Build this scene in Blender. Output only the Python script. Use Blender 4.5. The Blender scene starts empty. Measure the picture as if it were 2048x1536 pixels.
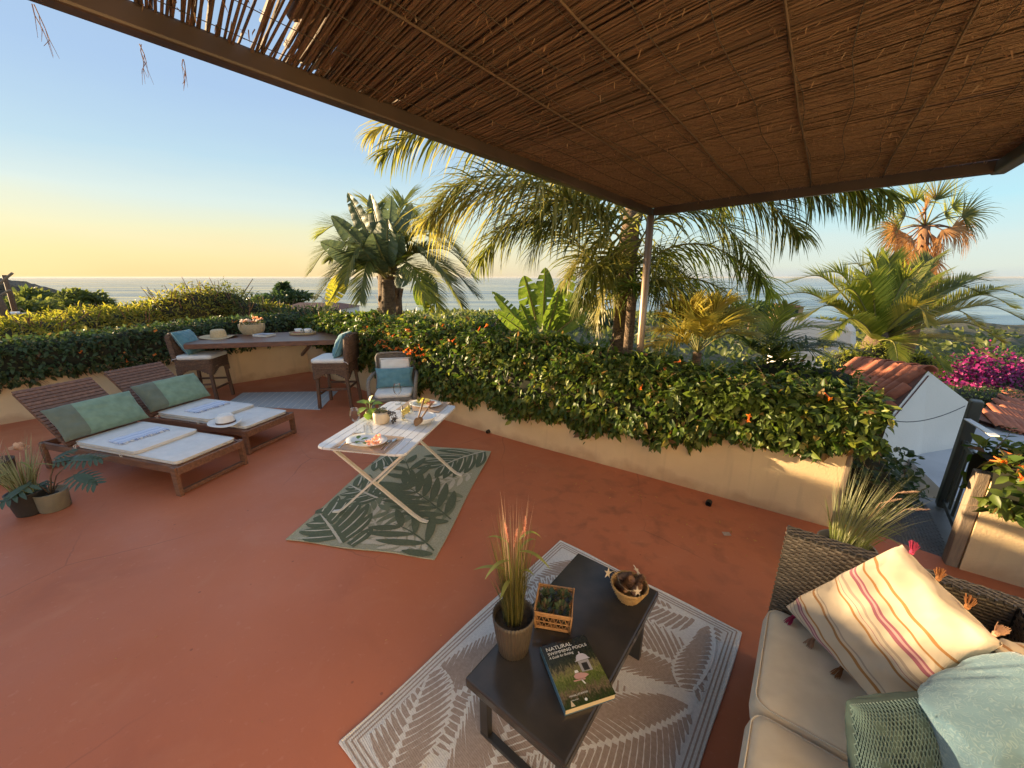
import bpy, math, random
import numpy as np
from mathutils import Vector as V, Matrix, Euler
R = math.radians
S = bpy.context.scene
COL = S.collection
rnd = random.Random(11)
nr = np.random.default_rng(11)

# ---------------------------------------------------------------- camera
FPX, PITCH, HC = 770.0, math.atan(214 / 770.0), 1.9
cd = bpy.data.cameras.new('camera'); cam = bpy.data.objects.new('camera', cd); COL.objects.link(cam)
cd.sensor_fit = 'HORIZONTAL'; cd.sensor_width = 36; cd.lens = 36 * FPX / 2048
cd.clip_start = 0.02; cd.clip_end = 250000
cam.location = (0, 0, HC); cam.rotation_euler = (R(90) - PITCH, 0, 0)
S.camera = cam

# ---------------------------------------------------------------- sky, sun, exposure
SUN_EL, SUN_AZ = 4.8, -70.0
SUND = V((math.sin(R(SUN_AZ)) * math.cos(R(SUN_EL)), math.cos(R(SUN_AZ)) * math.cos(R(SUN_EL)), math.sin(R(SUN_EL))))
S.view_settings.view_transform = 'Standard'; S.view_settings.look = 'None'
S.view_settings.exposure = 1.92; S.view_settings.gamma = 1; S.view_settings.use_curve_mapping = False
SKYK = 0.36           # sky brightness against the exposure
world = bpy.data.worlds.new('World'); S.world = world; world.use_nodes = True
nt = world.node_tree; bg = nt.nodes['Background']
def N(t, **k):
    n = nt.nodes.new(t)
    for a, b in k.items(): setattr(n, a, b)
    return n
def L(a, b): nt.links.new(a, b)
sky = N('ShaderNodeTexSky'); sky.sky_type = 'NISHITA'; sky.sun_disc = False
sky.sun_elevation = R(SUN_EL); sky.sun_rotation = R(SUN_AZ); sky.altitude = 60; sky.dust_density = 0.6; sky.ozone_density = 1.6
tc = N('ShaderNodeTexCoord')
sep = N('ShaderNodeSeparateXYZ'); L(tc.outputs['Generated'], sep.inputs[0])
# faint uneven layers of haze: the height is read through a little stretched noise
hmap = N('ShaderNodeMapping'); hmap.inputs['Scale'].default_value = (1.6, 1.6, 11); L(tc.outputs['Generated'], hmap.inputs[0])
hno = N('ShaderNodeTexNoise'); hno.inputs['Scale'].default_value = 1.5; hno.inputs['Detail'].default_value = 5; L(hmap.outputs[0], hno.inputs[0])
hz_ = N('ShaderNodeMath', operation='MULTIPLY_ADD'); L(hno.outputs[0], hz_.inputs[0]); hz_.inputs[1].default_value = .05; hz_.inputs[2].default_value = -.025
hsum = N('ShaderNodeMath', operation='ADD'); L(sep.outputs['Z'], hsum.inputs[0]); L(hz_.outputs[0], hsum.inputs[1])
def ramp(stops):
    r = N('ShaderNodeValToRGB'); e = r.color_ramp.elements
    while len(e) > 1: e.remove(e[-1])
    for i, (p, c) in enumerate(stops):
        q = e[0] if i == 0 else e.new(p)
        q.position = p; q.color = (*c, 1)
    r.color_ramp.interpolation = 'EASE' if False else 'LINEAR'
    L(hsum.outputs[0], r.inputs[0]); return r
# clear evening air: the colour by height above the horizon, towards the sun and away from it
r_sun = ramp([(0, (.80, .58, .28)), (.035, (.82, .66, .34)), (.09, (.74, .71, .46)), (.15, (.60, .70, .66)), (.21, (.43, .60, .70)), (.33, (.34, .49, .70)), (.5, (.31, .44, .64)), (1, (.31, .40, .56))])
r_opp = ramp([(0, (.52, .57, .58)), (.02, (.61, .68, .61)), (.06, (.58, .70, .68)), (.117, (.43, .70, .78)), (.25, (.40, .55, .72)), (.5, (.36, .45, .62)), (1, (.31, .40, .56))])
dot = N('ShaderNodeVectorMath', operation='DOT_PRODUCT'); L(tc.outputs['Generated'], dot.inputs[0])
dot.inputs[1].default_value = (math.sin(R(SUN_AZ)), math.cos(R(SUN_AZ)), 0)
mr = N('ShaderNodeMapRange'); mr.interpolation_type = 'SMOOTHSTEP'; L(dot.outputs['Value'], mr.inputs[0]); mr.inputs[1].default_value = -.45; mr.inputs[2].default_value = .95
mx = N('ShaderNodeMixRGB'); L(mr.outputs[0], mx.inputs[0]); L(r_opp.outputs[0], mx.inputs[1]); L(r_sun.outputs[0], mx.inputs[2])
gam = N('ShaderNodeGamma'); gam.inputs[1].default_value = .8; L(sky.outputs[0], gam.inputs[0])
sc1 = N('ShaderNodeMixRGB', blend_type='MULTIPLY'); sc1.inputs[0].default_value = 1; L(mx.outputs[0], sc1.inputs[1]); sc1.inputs[2].default_value = (8.6, 8.6, 8.6, 1)
sc2 = N('ShaderNodeMixRGB', blend_type='MULTIPLY'); sc2.inputs[0].default_value = 1; L(gam.outputs[0], sc2.inputs[1]); sc2.inputs[2].default_value = (.16, .16, .16, 1)
ad = N('ShaderNodeMixRGB', blend_type='ADD'); ad.inputs[0].default_value = 1; L(sc1.outputs[0], ad.inputs[1]); L(sc2.outputs[0], ad.inputs[2])
L(ad.outputs[0], bg.inputs['Color']); bg.inputs['Strength'].default_value = .1 * SKYK
sl = bpy.data.lights.new('sun', 'SUN'); sun = bpy.data.objects.new('sun', sl); COL.objects.link(sun)
sl.energy = 4.8; sl.angle = R(.53); sl.color = (1, .74, .42)
sun.rotation_euler = SUND.to_track_quat('Z', 'Y').to_euler(); sun.location = SUND * 50

# ---------------------------------------------------------------- helpers
_c, _s = math.cos(PITCH), math.sin(PITCH)
def ray(px, py):
    x = (px - 1024) / FPX; y = -(py - 768) / FPX
    return V((x, _c + y * _s, -_s + y * _c))
def G(px, py, z=0.0):
    d = ray(px, py); t = (z - HC) / d.z; return V((d.x * t, d.y * t, z))
def D(px, py, Y):
    d = ray(px, py); t = Y / d.y; return V((d.x * t, Y, HC + d.z * t))

class MB:
    def __init__(s): s.v = []; s.f = []; s.m = []
    def add(s, v, f, m=0):
        n = len(s.v); s.v += [tuple(p) for p in v]; s.f += [tuple(i + n for i in q) for q in f]; s.m += [m] * len(f); return s
    def box(s, c, d, rz=0, M=None, m=0):
        x, y, z = d[0] / 2, d[1] / 2, d[2] / 2
        P = [V(p) for p in ((-x, -y, -z), (x, -y, -z), (x, y, -z), (-x, y, -z), (-x, -y, z), (x, -y, z), (x, y, z), (-x, y, z))]
        Q = M if M is not None else Matrix.Rotation(rz, 3, 'Z')
        return s.add([Q @ p + V(c) for p in P], [(0, 3, 2, 1), (4, 5, 6, 7), (0, 1, 5, 4), (1, 2, 6, 5), (2, 3, 7, 6), (3, 0, 4, 7)], m)
    def bar(s, a, b, w, h, up=(0, 0, 1), m=0):
        a, b = V(a), V(b); d = (b - a); l = d.length; d.normalize(); u = V(up)
        if abs(d.dot(u)) > .98: u = V((0, 1, 0))
        sx = d.cross(u).normalized(); uz = sx.cross(d).normalized()
        M = Matrix((d, sx, uz)).transposed()
        return s.box((a + b) / 2, (l, w, h), M=M, m=m)
    def tube(s, pts, r, n=8, m=0, cap=True):
        pts = [V(p) for p in pts]; rs = r if isinstance(r, (list, tuple)) else [r] * len(pts)
        t0 = (pts[1] - pts[0]).normalized(); ref = V((0, 0, 1)) if abs(t0.z) < .9 else V((1, 0, 0))
        nn = t0.cross(ref).normalized(); vs = []
        for i, p in enumerate(pts):
            t = (pts[min(i + 1, len(pts) - 1)] - pts[max(i - 1, 0)]).normalized()
            nn = (nn - t * nn.dot(t)).normalized(); bb = t.cross(nn)
            for k in range(n):
                a = 2 * math.pi * k / n; vs.append(p + (nn * math.cos(a) + bb * math.sin(a)) * rs[i])
        f = []
        for i in range(len(pts) - 1):
            for k in range(n): f.append((i * n + k, i * n + (k + 1) % n, (i + 1) * n + (k + 1) % n, (i + 1) * n + k))
        if cap: f += [tuple(range(n - 1, -1, -1)), tuple(range((len(pts) - 1) * n, len(pts) * n))]
        return s.add(vs, f, m)
    def lathe(s, prof, n=32, c=(0, 0, 0), m=0, rib=0, ribn=0, sx=1, sy=1, rz=0):
        vs = []; c = V(c); cr, sr = math.cos(rz), math.sin(rz)
        for r, z in prof:
            for k in range(n):
                a = 2 * math.pi * k / n; q = r * (1 + (rib * math.cos(a * ribn) if rib else 0))
                x, y = q * math.cos(a) * sx, q * math.sin(a) * sy
                vs.append((c.x + x * cr - y * sr, c.y + x * sr + y * cr, c.z + z))
        f = []
        for i in range(len(prof) - 1):
            for k in range(n): f.append((i * n + k, i * n + (k + 1) % n, (i + 1) * n + (k + 1) % n, (i + 1) * n + k))
        return s.add(vs, f, m)
    def disc(s, c, r, n=24, m=0, sx=1, sy=1, rz=0):
        c = V(c); cr, sr = math.cos(rz), math.sin(rz)
        v = []
        for k in range(n):
            a = 2 * math.pi * k / n; x, y = r * sx * math.cos(a), r * sy * math.sin(a)
            v.append((c.x + x * cr - y * sr, c.y + x * sr + y * cr, c.z))
        return s.add(v, [tuple(range(n))], m)
    def poly(s, pts, m=0): return s.add(pts, [tuple(range(len(pts)))], m)
    def prism(s, pts, z0, z1, m=0):
        n = len(pts); v = [(p[0], p[1], z0) for p in pts] + [(p[0], p[1], z1) for p in pts]
        f = [tuple(range(n - 1, -1, -1)), tuple(range(n, 2 * n))] + [(i, (i + 1) % n, n + (i + 1) % n, n + i) for i in range(n)]
        return s.add(v, f, m)
    def grid(s, fn, nu, nv, m=0, wrapu=False):
        v = [fn(i / (nu if wrapu else nu), j / nv) for j in range(nv + 1) for i in range(nu + (0 if wrapu else 1))]
        w = nu if wrapu else nu + 1; f = []
        for j in range(nv):
            for i in range(nu):
                i2 = (i + 1) % w; f.append((j * w + i, j * w + i2, (j + 1) * w + i2, (j + 1) * w + i))
        return s.add(v, f, m)
    def cushion(s, c00, c10, c11, c01, th, nu=22, nv=22, pinch=.05, wr=.006, seed=0, box=0.0, fr=.3):
        """A pillow on four corner points: two bulging faces meeting in a seam that draws in between the corners."""
        c00, c10, c11, c01 = map(V, (c00, c10, c11, c01)); nn = (c10 - c00).cross(c01 - c00).normalized(); r0 = random.Random(seed)
        ph = [r0.uniform(0, 6.28) for _ in range(10)]; ce = (c00 + c10 + c11 + c01) / 4
        for sgn in (1, -1):
            def fn(u, v):
                p = (c00 * (1 - u) + c10 * u) * (1 - v) + (c01 * (1 - u) + c11 * u) * v
                a, b = 2 * u - 1, 2 * v - 1
                p = p + (ce - p) * pinch * ((1 - a * a) * b * b + (1 - b * b) * a * a)
                e = max(0, (1 - abs(a) ** 2.6) * (1 - abs(b) ** 2.6)) ** (fr if box == 0 else .16)
                h = th / 2 * e
                w = wr * (math.sin(7 * a + 3 * b + ph[0]) * math.sin(5 * b + ph[1]) + .6 * math.sin(13 * a - 9 * b + ph[2]) + .5 * math.sin(17 * b + 6 * a + ph[3])) * min(1, e * 1.5) * (1 if e > 0 else 0)
                w += wr * 1.6 * math.sin(26 * math.atan2(a, b + .01) + ph[4]) * max(0, abs(a * b) - .25) * e
                return p + nn * sgn * (h + w)
            n0 = len(s.f); s.grid(fn, nu, nv)
            if sgn < 0: s.f[n0:] = [q[::-1] for q in s.f[n0:]]
        return s
    def arr(s): return np.array(s.v, dtype=np.float32)

def link_mesh(name, v, f, mats, mi=None, smooth=False):
    me = bpy.data.meshes.new(name); me.from_pydata([tuple(p) for p in v], [], f)
    for q in (mats if isinstance(mats, (list, tuple)) else [mats]): me.materials.append(q)
    if mi and max(mi) > 0: me.polygons.foreach_set('material_index', mi)
    if smooth: me.polygons.foreach_set('use_smooth', [True] * len(me.polygons))
    me.update(); o = bpy.data.objects.new(name, me); COL.objects.link(o); return o
def obj(name, mb, mat, parent=None, smooth=False, world=False, kind=None, bevel=0):
    v = mb.v
    if world and parent is not None:
        off = V((0, 0, 0)); q = parent
        while q is not None: off += q.location; q = q.parent
        v = [(p[0] - off.x, p[1] - off.y, p[2] - off.z) for p in v]
    o = link_mesh(name, v, mb.f, mat, mb.m, smooth)
    if parent is not None: o.parent = parent
    if kind: o['kind'] = kind
    if bevel:
        b = o.modifiers.new('bevel', 'BEVEL'); b.width = bevel; b.segments = 2; b.limit_method = 'ANGLE'; b.angle_limit = R(40)
    return o
def npobj(name, vv, ff, mat, parent=None, smooth=False, kind=None, world=True, mi=None):
    """numpy verts (N,3) and faces (M,k)"""
    vv = np.asarray(vv, dtype=np.float32).copy(); ff = np.asarray(ff, dtype=np.int32)
    if world and parent is not None:
        q = parent
        while q is not None: vv -= np.array(q.location, dtype=np.float32); q = q.parent
    me = bpy.data.meshes.new(name); k = ff.shape[1]
    me.vertices.add(len(vv)); me.vertices.foreach_set('co', vv.ravel())
    me.loops.add(ff.size); me.loops.foreach_set('vertex_index', ff.ravel())
    me.polygons.add(len(ff)); me.polygons.foreach_set('loop_start', np.arange(0, ff.size, k, dtype=np.int32))
    for q in (mat if isinstance(mat, (list, tuple)) else [mat]): me.materials.append(q)
    if mi is not None: me.polygons.foreach_set('material_index', np.asarray(mi, dtype=np.int32))
    if smooth: me.polygons.foreach_set('use_smooth', np.ones(len(ff), dtype=bool))
    me.update(calc_edges=True); me.validate()
    o = bpy.data.objects.new(name, me); COL.objects.link(o)
    if parent is not None: o.parent = parent
    if kind: o['kind'] = kind
    return o
def tag(o, label, cat, group=None):
    o['label'] = label; o['category'] = cat
    if group: o['group'] = group
    return o
def thing(name, label, cat, loc=(0, 0, 0), rz=0, group=None):
    o = bpy.data.objects.new(name, None); COL.objects.link(o); o.empty_display_size = .1
    o.location = loc; o.rotation_euler = (0, 0, rz); return tag(o, label, cat, group)
def dup(root, loc=None, rz=None, label=None):
    def cp(o, par):
        c = o.copy(); COL.objects.link(c)
        if par is not None: c.parent = par
        for ch in o.children: cp(ch, c)
        return c
    r = cp(root, None)
    if loc is not None: r.location = loc
    if rz is not None: r.rotation_euler = (0, 0, rz)
    if label: r['label'] = label
    return r
def share(name, src, parent, loc=(0, 0, 0), rot=(0, 0, 0), scale=(1, 1, 1)):
    o = src.copy(); COL.objects.link(o); o.name = name; o.parent = parent; o.location = loc; o.rotation_euler = rot; o.scale = scale; return o

# ---------------------------------------------------------------- materials
def pm(name, col, col2=None, rough=.6, scale=6, bump=0, bscale=60, rand=0, spec=.5, metal=0, detail=5, stretch=(1, 1, 1), lo=.35, hi=.65, sheen=0, coat=0, bdist=.01, trans=0, island=False):
    m = bpy.data.materials.new(name); m.use_nodes = True; t = m.node_tree; p = t.nodes['Principled BSDF']
    n = t.nodes.new; l = t.links.new
    p.inputs['Roughness'].default_value = rough; p.inputs['Metallic'].default_value = metal; p.inputs['Specular IOR Level'].default_value = spec
    if sheen: p.inputs['Sheen Weight'].default_value = sheen
    if coat: p.inputs['Coat Weight'].default_value = coat; p.inputs['Coat Roughness'].default_value = .15
    tcn = n('ShaderNodeTexCoord'); mp = n('ShaderNodeMapping'); mp.inputs['Scale'].default_value = stretch; l(tcn.outputs['Object'], mp.inputs[0])
    co = None
    if col2 is not None:
        mix = n('ShaderNodeMixRGB'); mix.inputs[1].default_value = (*col, 1); mix.inputs[2].default_value = (*col2, 1)
        if island:
            ge = n('ShaderNodeNewGeometry'); l(ge.outputs['Random Per Island'], mix.inputs[0])
        else:
            no = n('ShaderNodeTexNoise'); no.inputs['Scale'].default_value = scale; no.inputs['Detail'].default_value = detail; l(mp.outputs[0], no.inputs[0])
            mr_ = n('ShaderNodeMapRange'); mr_.inputs[1].default_value = lo; mr_.inputs[2].default_value = hi; l(no.outputs[0], mr_.inputs[0]); l(mr_.outputs[0], mix.inputs[0])
        co = mix.outputs[0]
    if rand:
        oi = n('ShaderNodeObjectInfo'); hv = n('ShaderNodeHueSaturation'); mv = n('ShaderNodeMapRange'); mv.inputs[3].default_value = 1 - rand; mv.inputs[4].default_value = 1 + rand
        l(oi.outputs['Random'], mv.inputs[0]); l(mv.outputs[0], hv.inputs['Value'])
        if co: l(co, hv.inputs['Color'])
        else: hv.inputs['Color'].default_value = (*col, 1)
        co = hv.outputs[0]
    if co: l(co, p.inputs['Base Color'])
    else: p.inputs['Base Color'].default_value = (*col, 1)
    if bump:
        nb = n('ShaderNodeTexNoise'); nb.inputs['Scale'].default_value = bscale; nb.inputs['Detail'].default_value = 4; l(mp.outputs[0], nb.inputs[0])
        bp = n('ShaderNodeBump'); bp.inputs['Strength'].default_value = bump; bp.inputs['Distance'].default_value = bdist; l(nb.outputs[0], bp.inputs['Height']); l(bp.outputs[0], p.inputs['Normal'])
    if trans:
        tr = n('ShaderNodeBsdfTranslucent'); ms = n('ShaderNodeMixShader'); ms.inputs[0].default_value = trans
        if co:
            br = n('ShaderNodeHueSaturation'); br.inputs['Value'].default_value = 1.7; br.inputs['Saturation'].default_value = 1.1; l(co, br.inputs['Color']); l(br.outputs[0], tr.inputs[0])
        else: tr.inputs[0].default_value = (*[min(1, c * 1.7) for c in col], 1)
        out = t.nodes['Material Output']; l(p.outputs[0], ms.inputs[1]); l(tr.outputs[0], ms.inputs[2]); l(ms.outputs[0], out.inputs[0])
    return m
def leafmat(name, a, b, trans=.35, rough=.42, spec=.4): return pm(name, a, b, rough=rough, trans=trans, island=True, spec=spec)
def leaframp(name, stops, **k):
    m = pm(name, stops[0][1], stops[-1][1], island=True, **k); t = m.node_tree; mix = [q for q in t.nodes if q.type == 'MIX_RGB'][0]; src = mix.inputs[0].links[0].from_socket
    cr = t.nodes.new('ShaderNodeValToRGB'); e = cr.color_ramp.elements; e[0].position = stops[0][0]; e[0].color = (*stops[0][1], 1); e[1].position = stops[-1][0]; e[1].color = (*stops[-1][1], 1)
    for po, c in stops[1:-1]: q = e.new(po); q.color = (*c, 1)
    t.links.new(src, cr.inputs[0])
    for lk in list(mix.outputs[0].links): t.links.new(cr.outputs[0], lk.to_socket)
    return m
def fabric(name, col, col2=None, wv=220, bump=.25, stripes=None, axis=0, rough=.9):
    """woven cloth: fine crossed threads as relief, optional mottling"""
    m = pm(name, col, col2 or tuple(c * .85 for c in col), rough=rough, scale=14, spec=.2, sheen=.25, lo=.3, hi=.7)
    t = m.node_tree; n = t.nodes.new; l = t.links.new; p = t.nodes['Principled BSDF']; tcn = [q for q in t.nodes if q.type == 'TEX_COORD'][0]
    w1 = n('ShaderNodeTexWave'); w1.bands_direction = 'X'; w1.inputs['Scale'].default_value = wv / 6.28 * 2; w1.inputs['Distortion'].default_value = .6; l(tcn.outputs['Object'], w1.inputs[0])
    w2 = n('ShaderNodeTexWave'); w2.bands_direction = 'Y'; w2.inputs['Scale'].default_value = wv / 6.28 * 2; w2.inputs['Distortion'].default_value = .6; l(tcn.outputs['Object'], w2.inputs[0])
    ma = n('ShaderNodeMath'); ma.operation = 'MULTIPLY'; l(w1.outputs[1], ma.inputs[0]); l(w2.outputs[1], ma.inputs[1])
    bp = n('ShaderNodeBump'); bp.inputs['Strength'].default_value = bump; bp.inputs['Distance'].default_value = .003; l(ma.outputs[0], bp.inputs['Height']); l(bp.outputs[0], p.inputs['Normal'])
    return m
def glassmat(name, col=(1, 1, 1), rough=0.0):
    m = bpy.data.materials.new(name); m.use_nodes = True; p = m.node_tree.nodes['Principled BSDF']
    p.inputs['Base Color'].default_value = (*col, 1); p.inputs['Roughness'].default_value = rough; p.inputs['Transmission Weight'].default_value = 1; p.inputs['IOR'].default_value = 1.45
    return m
def thinglass(name, tint=(.97, .98, .98), gloss=1.0):
    m = bpy.data.materials.new(name); m.use_nodes = True; t = m.node_tree; n = t.nodes.new; l = t.links.new; out = t.nodes['Material Output']; t.nodes.remove(t.nodes['Principled BSDF'])
    a = n('ShaderNodeBsdfTransparent'); a.inputs[0].default_value = (*tint, 1); g = n('ShaderNodeBsdfGlossy'); g.inputs['Roughness'].default_value = .02; f0 = n('ShaderNodeFresnel'); f0.inputs[0].default_value = 1.35; f = n('ShaderNodeMath'); f.operation = 'MULTIPLY'; f.inputs[1].default_value = .45; l(f0.outputs[0], f.inputs[0])
    mx_ = n('ShaderNodeMixShader'); l(f.outputs[0], mx_.inputs[0]); l(a.outputs[0], mx_.inputs[1]); l(g.outputs[0], mx_.inputs[2]); l(mx_.outputs[0], out.inputs[0]); return m
def plaster_mat():
    m = pm('plaster', (.78, .58, .33), (.70, .51, .29), rough=.88, scale=2.2, bump=.35, bscale=90, bdist=.006); t = m.node_tree; n = t.nodes.new; l = t.links.new; p = t.nodes['Principled BSDF']; src = p.inputs['Base Color'].links[0].from_socket; tcn = [q for q in t.nodes if q.type == 'TEX_COORD'][0]
    ge = n('ShaderNodeNewGeometry'); s = n('ShaderNodeSeparateXYZ'); l(ge.outputs['Position'], s.inputs[0])
    no = n('ShaderNodeTexNoise'); no.inputs['Scale'].default_value = 5; no.inputs['Detail'].default_value = 8; l(tcn.outputs['Object'], no.inputs[0])
    # splash dirt rising from the floor in uneven tongues
    a = n('ShaderNodeMath'); a.operation = 'MULTIPLY_ADD'; a.inputs[1].default_value = -.34; l(no.outputs[0], a.inputs[0]); l(s.outputs['Z'], a.inputs[2])
    r_ = n('ShaderNodeMapRange'); r_.inputs[1].default_value = -.17; r_.inputs[2].default_value = -.06; r_.inputs[3].default_value = .5; r_.inputs[4].default_value = 0; l(a.outputs[0], r_.inputs[0])
    m1 = n('ShaderNodeMixRGB'); l(r_.outputs[0], m1.inputs[0]); l(src, m1.inputs[1]); m1.inputs[2].default_value = (.40, .20, .11, 1)
    mp = n('ShaderNodeMapping'); mp.inputs['Scale'].default_value = (14, 14, 1.3); l(tcn.outputs['Object'], mp.inputs[0]); n2 = n('ShaderNodeTexNoise'); n2.inputs['Scale'].default_value = 1; n2.inputs['Detail'].default_value = 6; l(mp.outputs[0], n2.inputs[0])
    r2 = n('ShaderNodeMapRange'); r2.inputs[1].default_value = .60; r2.inputs[2].default_value = .78; r2.inputs[4].default_value = .30; l(n2.outputs[0], r2.inputs[0])
    m2 = n('ShaderNodeMixRGB'); l(r2.outputs[0], m2.inputs[0]); l(m1.outputs[0], m2.inputs[1]); m2.inputs[2].default_value = (.42, .30, .19, 1); l(m2.outputs[0], p.inputs['Base Color']); return m
def wrinkle(m, sc, st, di, stretch=(1, 2.2, 1)):
    """soft creases in upholstery, under the weave relief"""
    t = m.node_tree; n = t.nodes.new; l = t.links.new; bp = [q for q in t.nodes if q.type == 'BUMP'][0]; tcn = [q for q in t.nodes if q.type == 'TEX_COORD'][0]
    mp = n('ShaderNodeMapping'); mp.inputs['Scale'].default_value = stretch; mp.inputs['Rotation'].default_value = (0, 0, .7); l(tcn.outputs['Object'], mp.inputs[0]); no = n('ShaderNodeTexNoise'); no.inputs['Scale'].default_value = sc; no.inputs['Detail'].default_value = 3; no.inputs['Distortion'].default_value = .35; l(mp.outputs[0], no.inputs[0])
    b = n('ShaderNodeBump'); b.inputs['Strength'].default_value = st; b.inputs['Distance'].default_value = di; l(no.outputs[0], b.inputs['Height']); l(b.outputs[0], bp.inputs['Normal'])
M = {}
M['plaster'] = plaster_mat() if True else pm('plaster', (.76, .56, .31), (.68, .49, .27), rough=.85, scale=2.2, bump=.35, bscale=90, bdist=.006)
M['white_plaster'] = pm('white_plaster', (.88, .82, .74), (.80, .75, .68), rough=.85, scale=1.2, bump=.4, bscale=40, bdist=.01)
M['house_plaster'] = pm('house_plaster', (.8, .72, .56), (.74, .66, .5), rough=.85, scale=1.5, bump=.3, bscale=80, bdist=.006)
M['teak'] = pm('teak', (.235, .115, .065), (.14, .065, .04), rough=.55, scale=5, stretch=(1, 9, 9), bump=.15, bscale=30, rand=.12)
M['bar_wood'] = pm('bar_wood', (.20, .085, .045), (.12, .05, .03), rough=.38, scale=4, stretch=(1, 10, 10), bump=.1, bscale=30)
M['stool_wood'] = pm('stool_wood', (.15, .075, .045), (.09, .05, .03), rough=.5, scale=8, stretch=(6, 6, 1))
M['grey_wood'] = pm('grey_wood', (.30, .22, .15), (.20, .15, .11), rough=.8, scale=8, stretch=(7, 7, 1), bump=.3, bscale=30)
M['white_paint'] = pm('white_paint', (.78, .78, .78), (.70, .70, .71), rough=.4, scale=3)
M['cream_metal'] = pm('cream_metal', (.72, .66, .58), rough=.45)
M['canvas'] = fabric('canvas', (.78, .76, .74), (.70, .68, .66), wv=300, bump=.12)
M['cream_piping'] = pm('cream_piping', (.70, .62, .50), rough=.9)
M['sofa_canvas'] = fabric('sofa_canvas', (.74, .61, .44), (.67, .54, .38), wv=260, bump=.1)
wrinkle(M['sofa_canvas'], 3.2, .30, .03, (.6, 2.6, 1))
M['sunlit_gold_leaf'] = leafmat('sunlit_gold_leaf', (.30, .27, .06), (.48, .38, .09), trans=.45)  # sunlight put into the colour: yellower and brighter than the plain leaf
M['seat_white'] = fabric('seat_white', (.80, .78, .74), (.72, .71, .69), wv=200, bump=.1)
wrinkle(M['canvas'], 4, .45, .025); wrinkle(M['seat_white'], 7, .3, .02)
M['green_cloth'] = fabric('green_cloth', (.24, .35, .25), (.17, .26, .185), wv=180, bump=.2)
M['grey_green_cloth'] = fabric('grey_green_cloth', (.17, .20, .15), (.14, .165, .125), wv=180, bump=.2)
M['teal_cloth'] = fabric('teal_cloth', (.14, .29, .34), (.09, .21, .26), wv=200, bump=.15)
M['teal_piping'] = pm('teal_piping', (.3, .5, .48), rough=.9)
M['dark_metal'] = pm('dark_metal', (.045, .047, .045), (.06, .06, .055), rough=.45, scale=9, bump=.05)
M['gate_metal'] = pm('gate_metal', (.12, .125, .11), (.085, .09, .08), rough=.5, scale=4, bump=.12, bscale=25, metal=.3)
M['steel'] = pm('steel', (.6, .6, .6), rough=.18, metal=1)
M['post_metal'] = pm('post_metal', (.30, .22, .15), (.22, .15, .10), rough=.42, scale=3, metal=.5, stretch=(1, 1, .3))
M['soil'] = pm('soil', (.03, .022, .016), (.06, .045, .03), rough=.95, scale=40, bump=.8, bscale=60)
M['charcoal_table'] = pm('charcoal_table', (.032, .029, .028), (.050, .043, .038), rough=.17, scale=7, bump=.06, bscale=25, spec=.5, bdist=.004)
M['porcelain'] = pm('porcelain', (.82, .81, .78), rough=.2, coat=.4)
M['straw'] = pm('straw', (.60, .46, .28), (.48, .35, .20), rough=.85, scale=40, stretch=(1, 1, 4), bump=.4, bscale=120, bdist=.004)
M['white_felt'] = pm('white_felt', (.80, .79, .77), (.74, .73, .71), rough=.9, scale=25, bump=.15, bscale=150, bdist=.002)
M['brown_ribbon'] = pm('brown_ribbon', (.10, .045, .025), rough=.5)
M['glass'] = thinglass('glass'); M['water'] = thinglass('water', (.97, .93, .80))
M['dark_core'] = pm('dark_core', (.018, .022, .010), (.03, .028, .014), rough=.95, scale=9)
M['stem_brown'] = pm('stem_brown', (.16, .10, .06), (.10, .06, .035), rough=.8, scale=30)
M['twig'] = pm('twig', (.22, .13, .08), (.14, .08, .05), rough=.85, scale=40)
M['vine_leaf'] = leaframp('vine_leaf', [(0, (.035, .068, .012)), (.45, (.075, .12, .02)), (.80, (.15, .18, .035)), (.93, (.24, .26, .05)), (.965, (.30, .20, .06)), (1, (.16, .08, .035))], trans=.36, rough=.45, spec=.35)
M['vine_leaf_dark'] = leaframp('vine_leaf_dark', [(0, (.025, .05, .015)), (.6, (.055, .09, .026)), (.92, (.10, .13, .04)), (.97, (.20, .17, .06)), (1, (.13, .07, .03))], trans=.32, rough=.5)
M['orange_flower'] = leafmat('orange_flower', (.75, .17, .03), (.80, .30, .06), trans=.35)
M['yellow_leaf'] = leafmat('yellow_leaf', (.14, .16, .025), (.36, .31, .06), trans=.5)
M['olive_leaf'] = leafmat('olive_leaf', (.06, .085, .022), (.17, .18, .045), trans=.42)
M['dark_leaf'] = leafmat('dark_leaf', (.035, .065, .022), (.08, .115, .036), trans=.35)
M['palm_leaf'] = leafmat('palm_leaf', (.085, .11, .025), (.21, .20, .05), trans=.45, rough=.45)
M['palm_sunlit'] = leafmat('palm_sunlit', (.22, .20, .05), (.38, .33, .10), trans=.5, rough=.45)  # sun on the left hand fronds, painted in as a golden leaf colour
M['phoenix_leaf'] = leafmat('phoenix_leaf', (.15, .19, .035), (.36, .35, .07), trans=.55, rough=.42)
M['dry_leaf'] = leafmat('dry_leaf', (.38, .19, .07), (.52, .28, .11), trans=.3, rough=.7)
M['banana_leaf'] = leafmat('banana_leaf', (.10, .16, .025), (.17, .22, .045), trans=.4, rough=.35)
M['strelitzia_leaf'] = leafmat('strelitzia_leaf', (.075, .105, .055), (.12, .15, .07), trans=.3, rough=.45)
M['rachis'] = pm('rachis', (.24, .22, .07), (.16, .15, .05), rough=.5, scale=10)
M['trunk'] = pm('trunk', (.20, .13, .08), (.10, .065, .04), rough=.9, scale=18, stretch=(1, 1, 3), bump=.8, bscale=22, bdist=.03)
M['magenta'] = leafmat('magenta', (.17, .008, .075), (.27, .018, .14), trans=.15)
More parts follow.
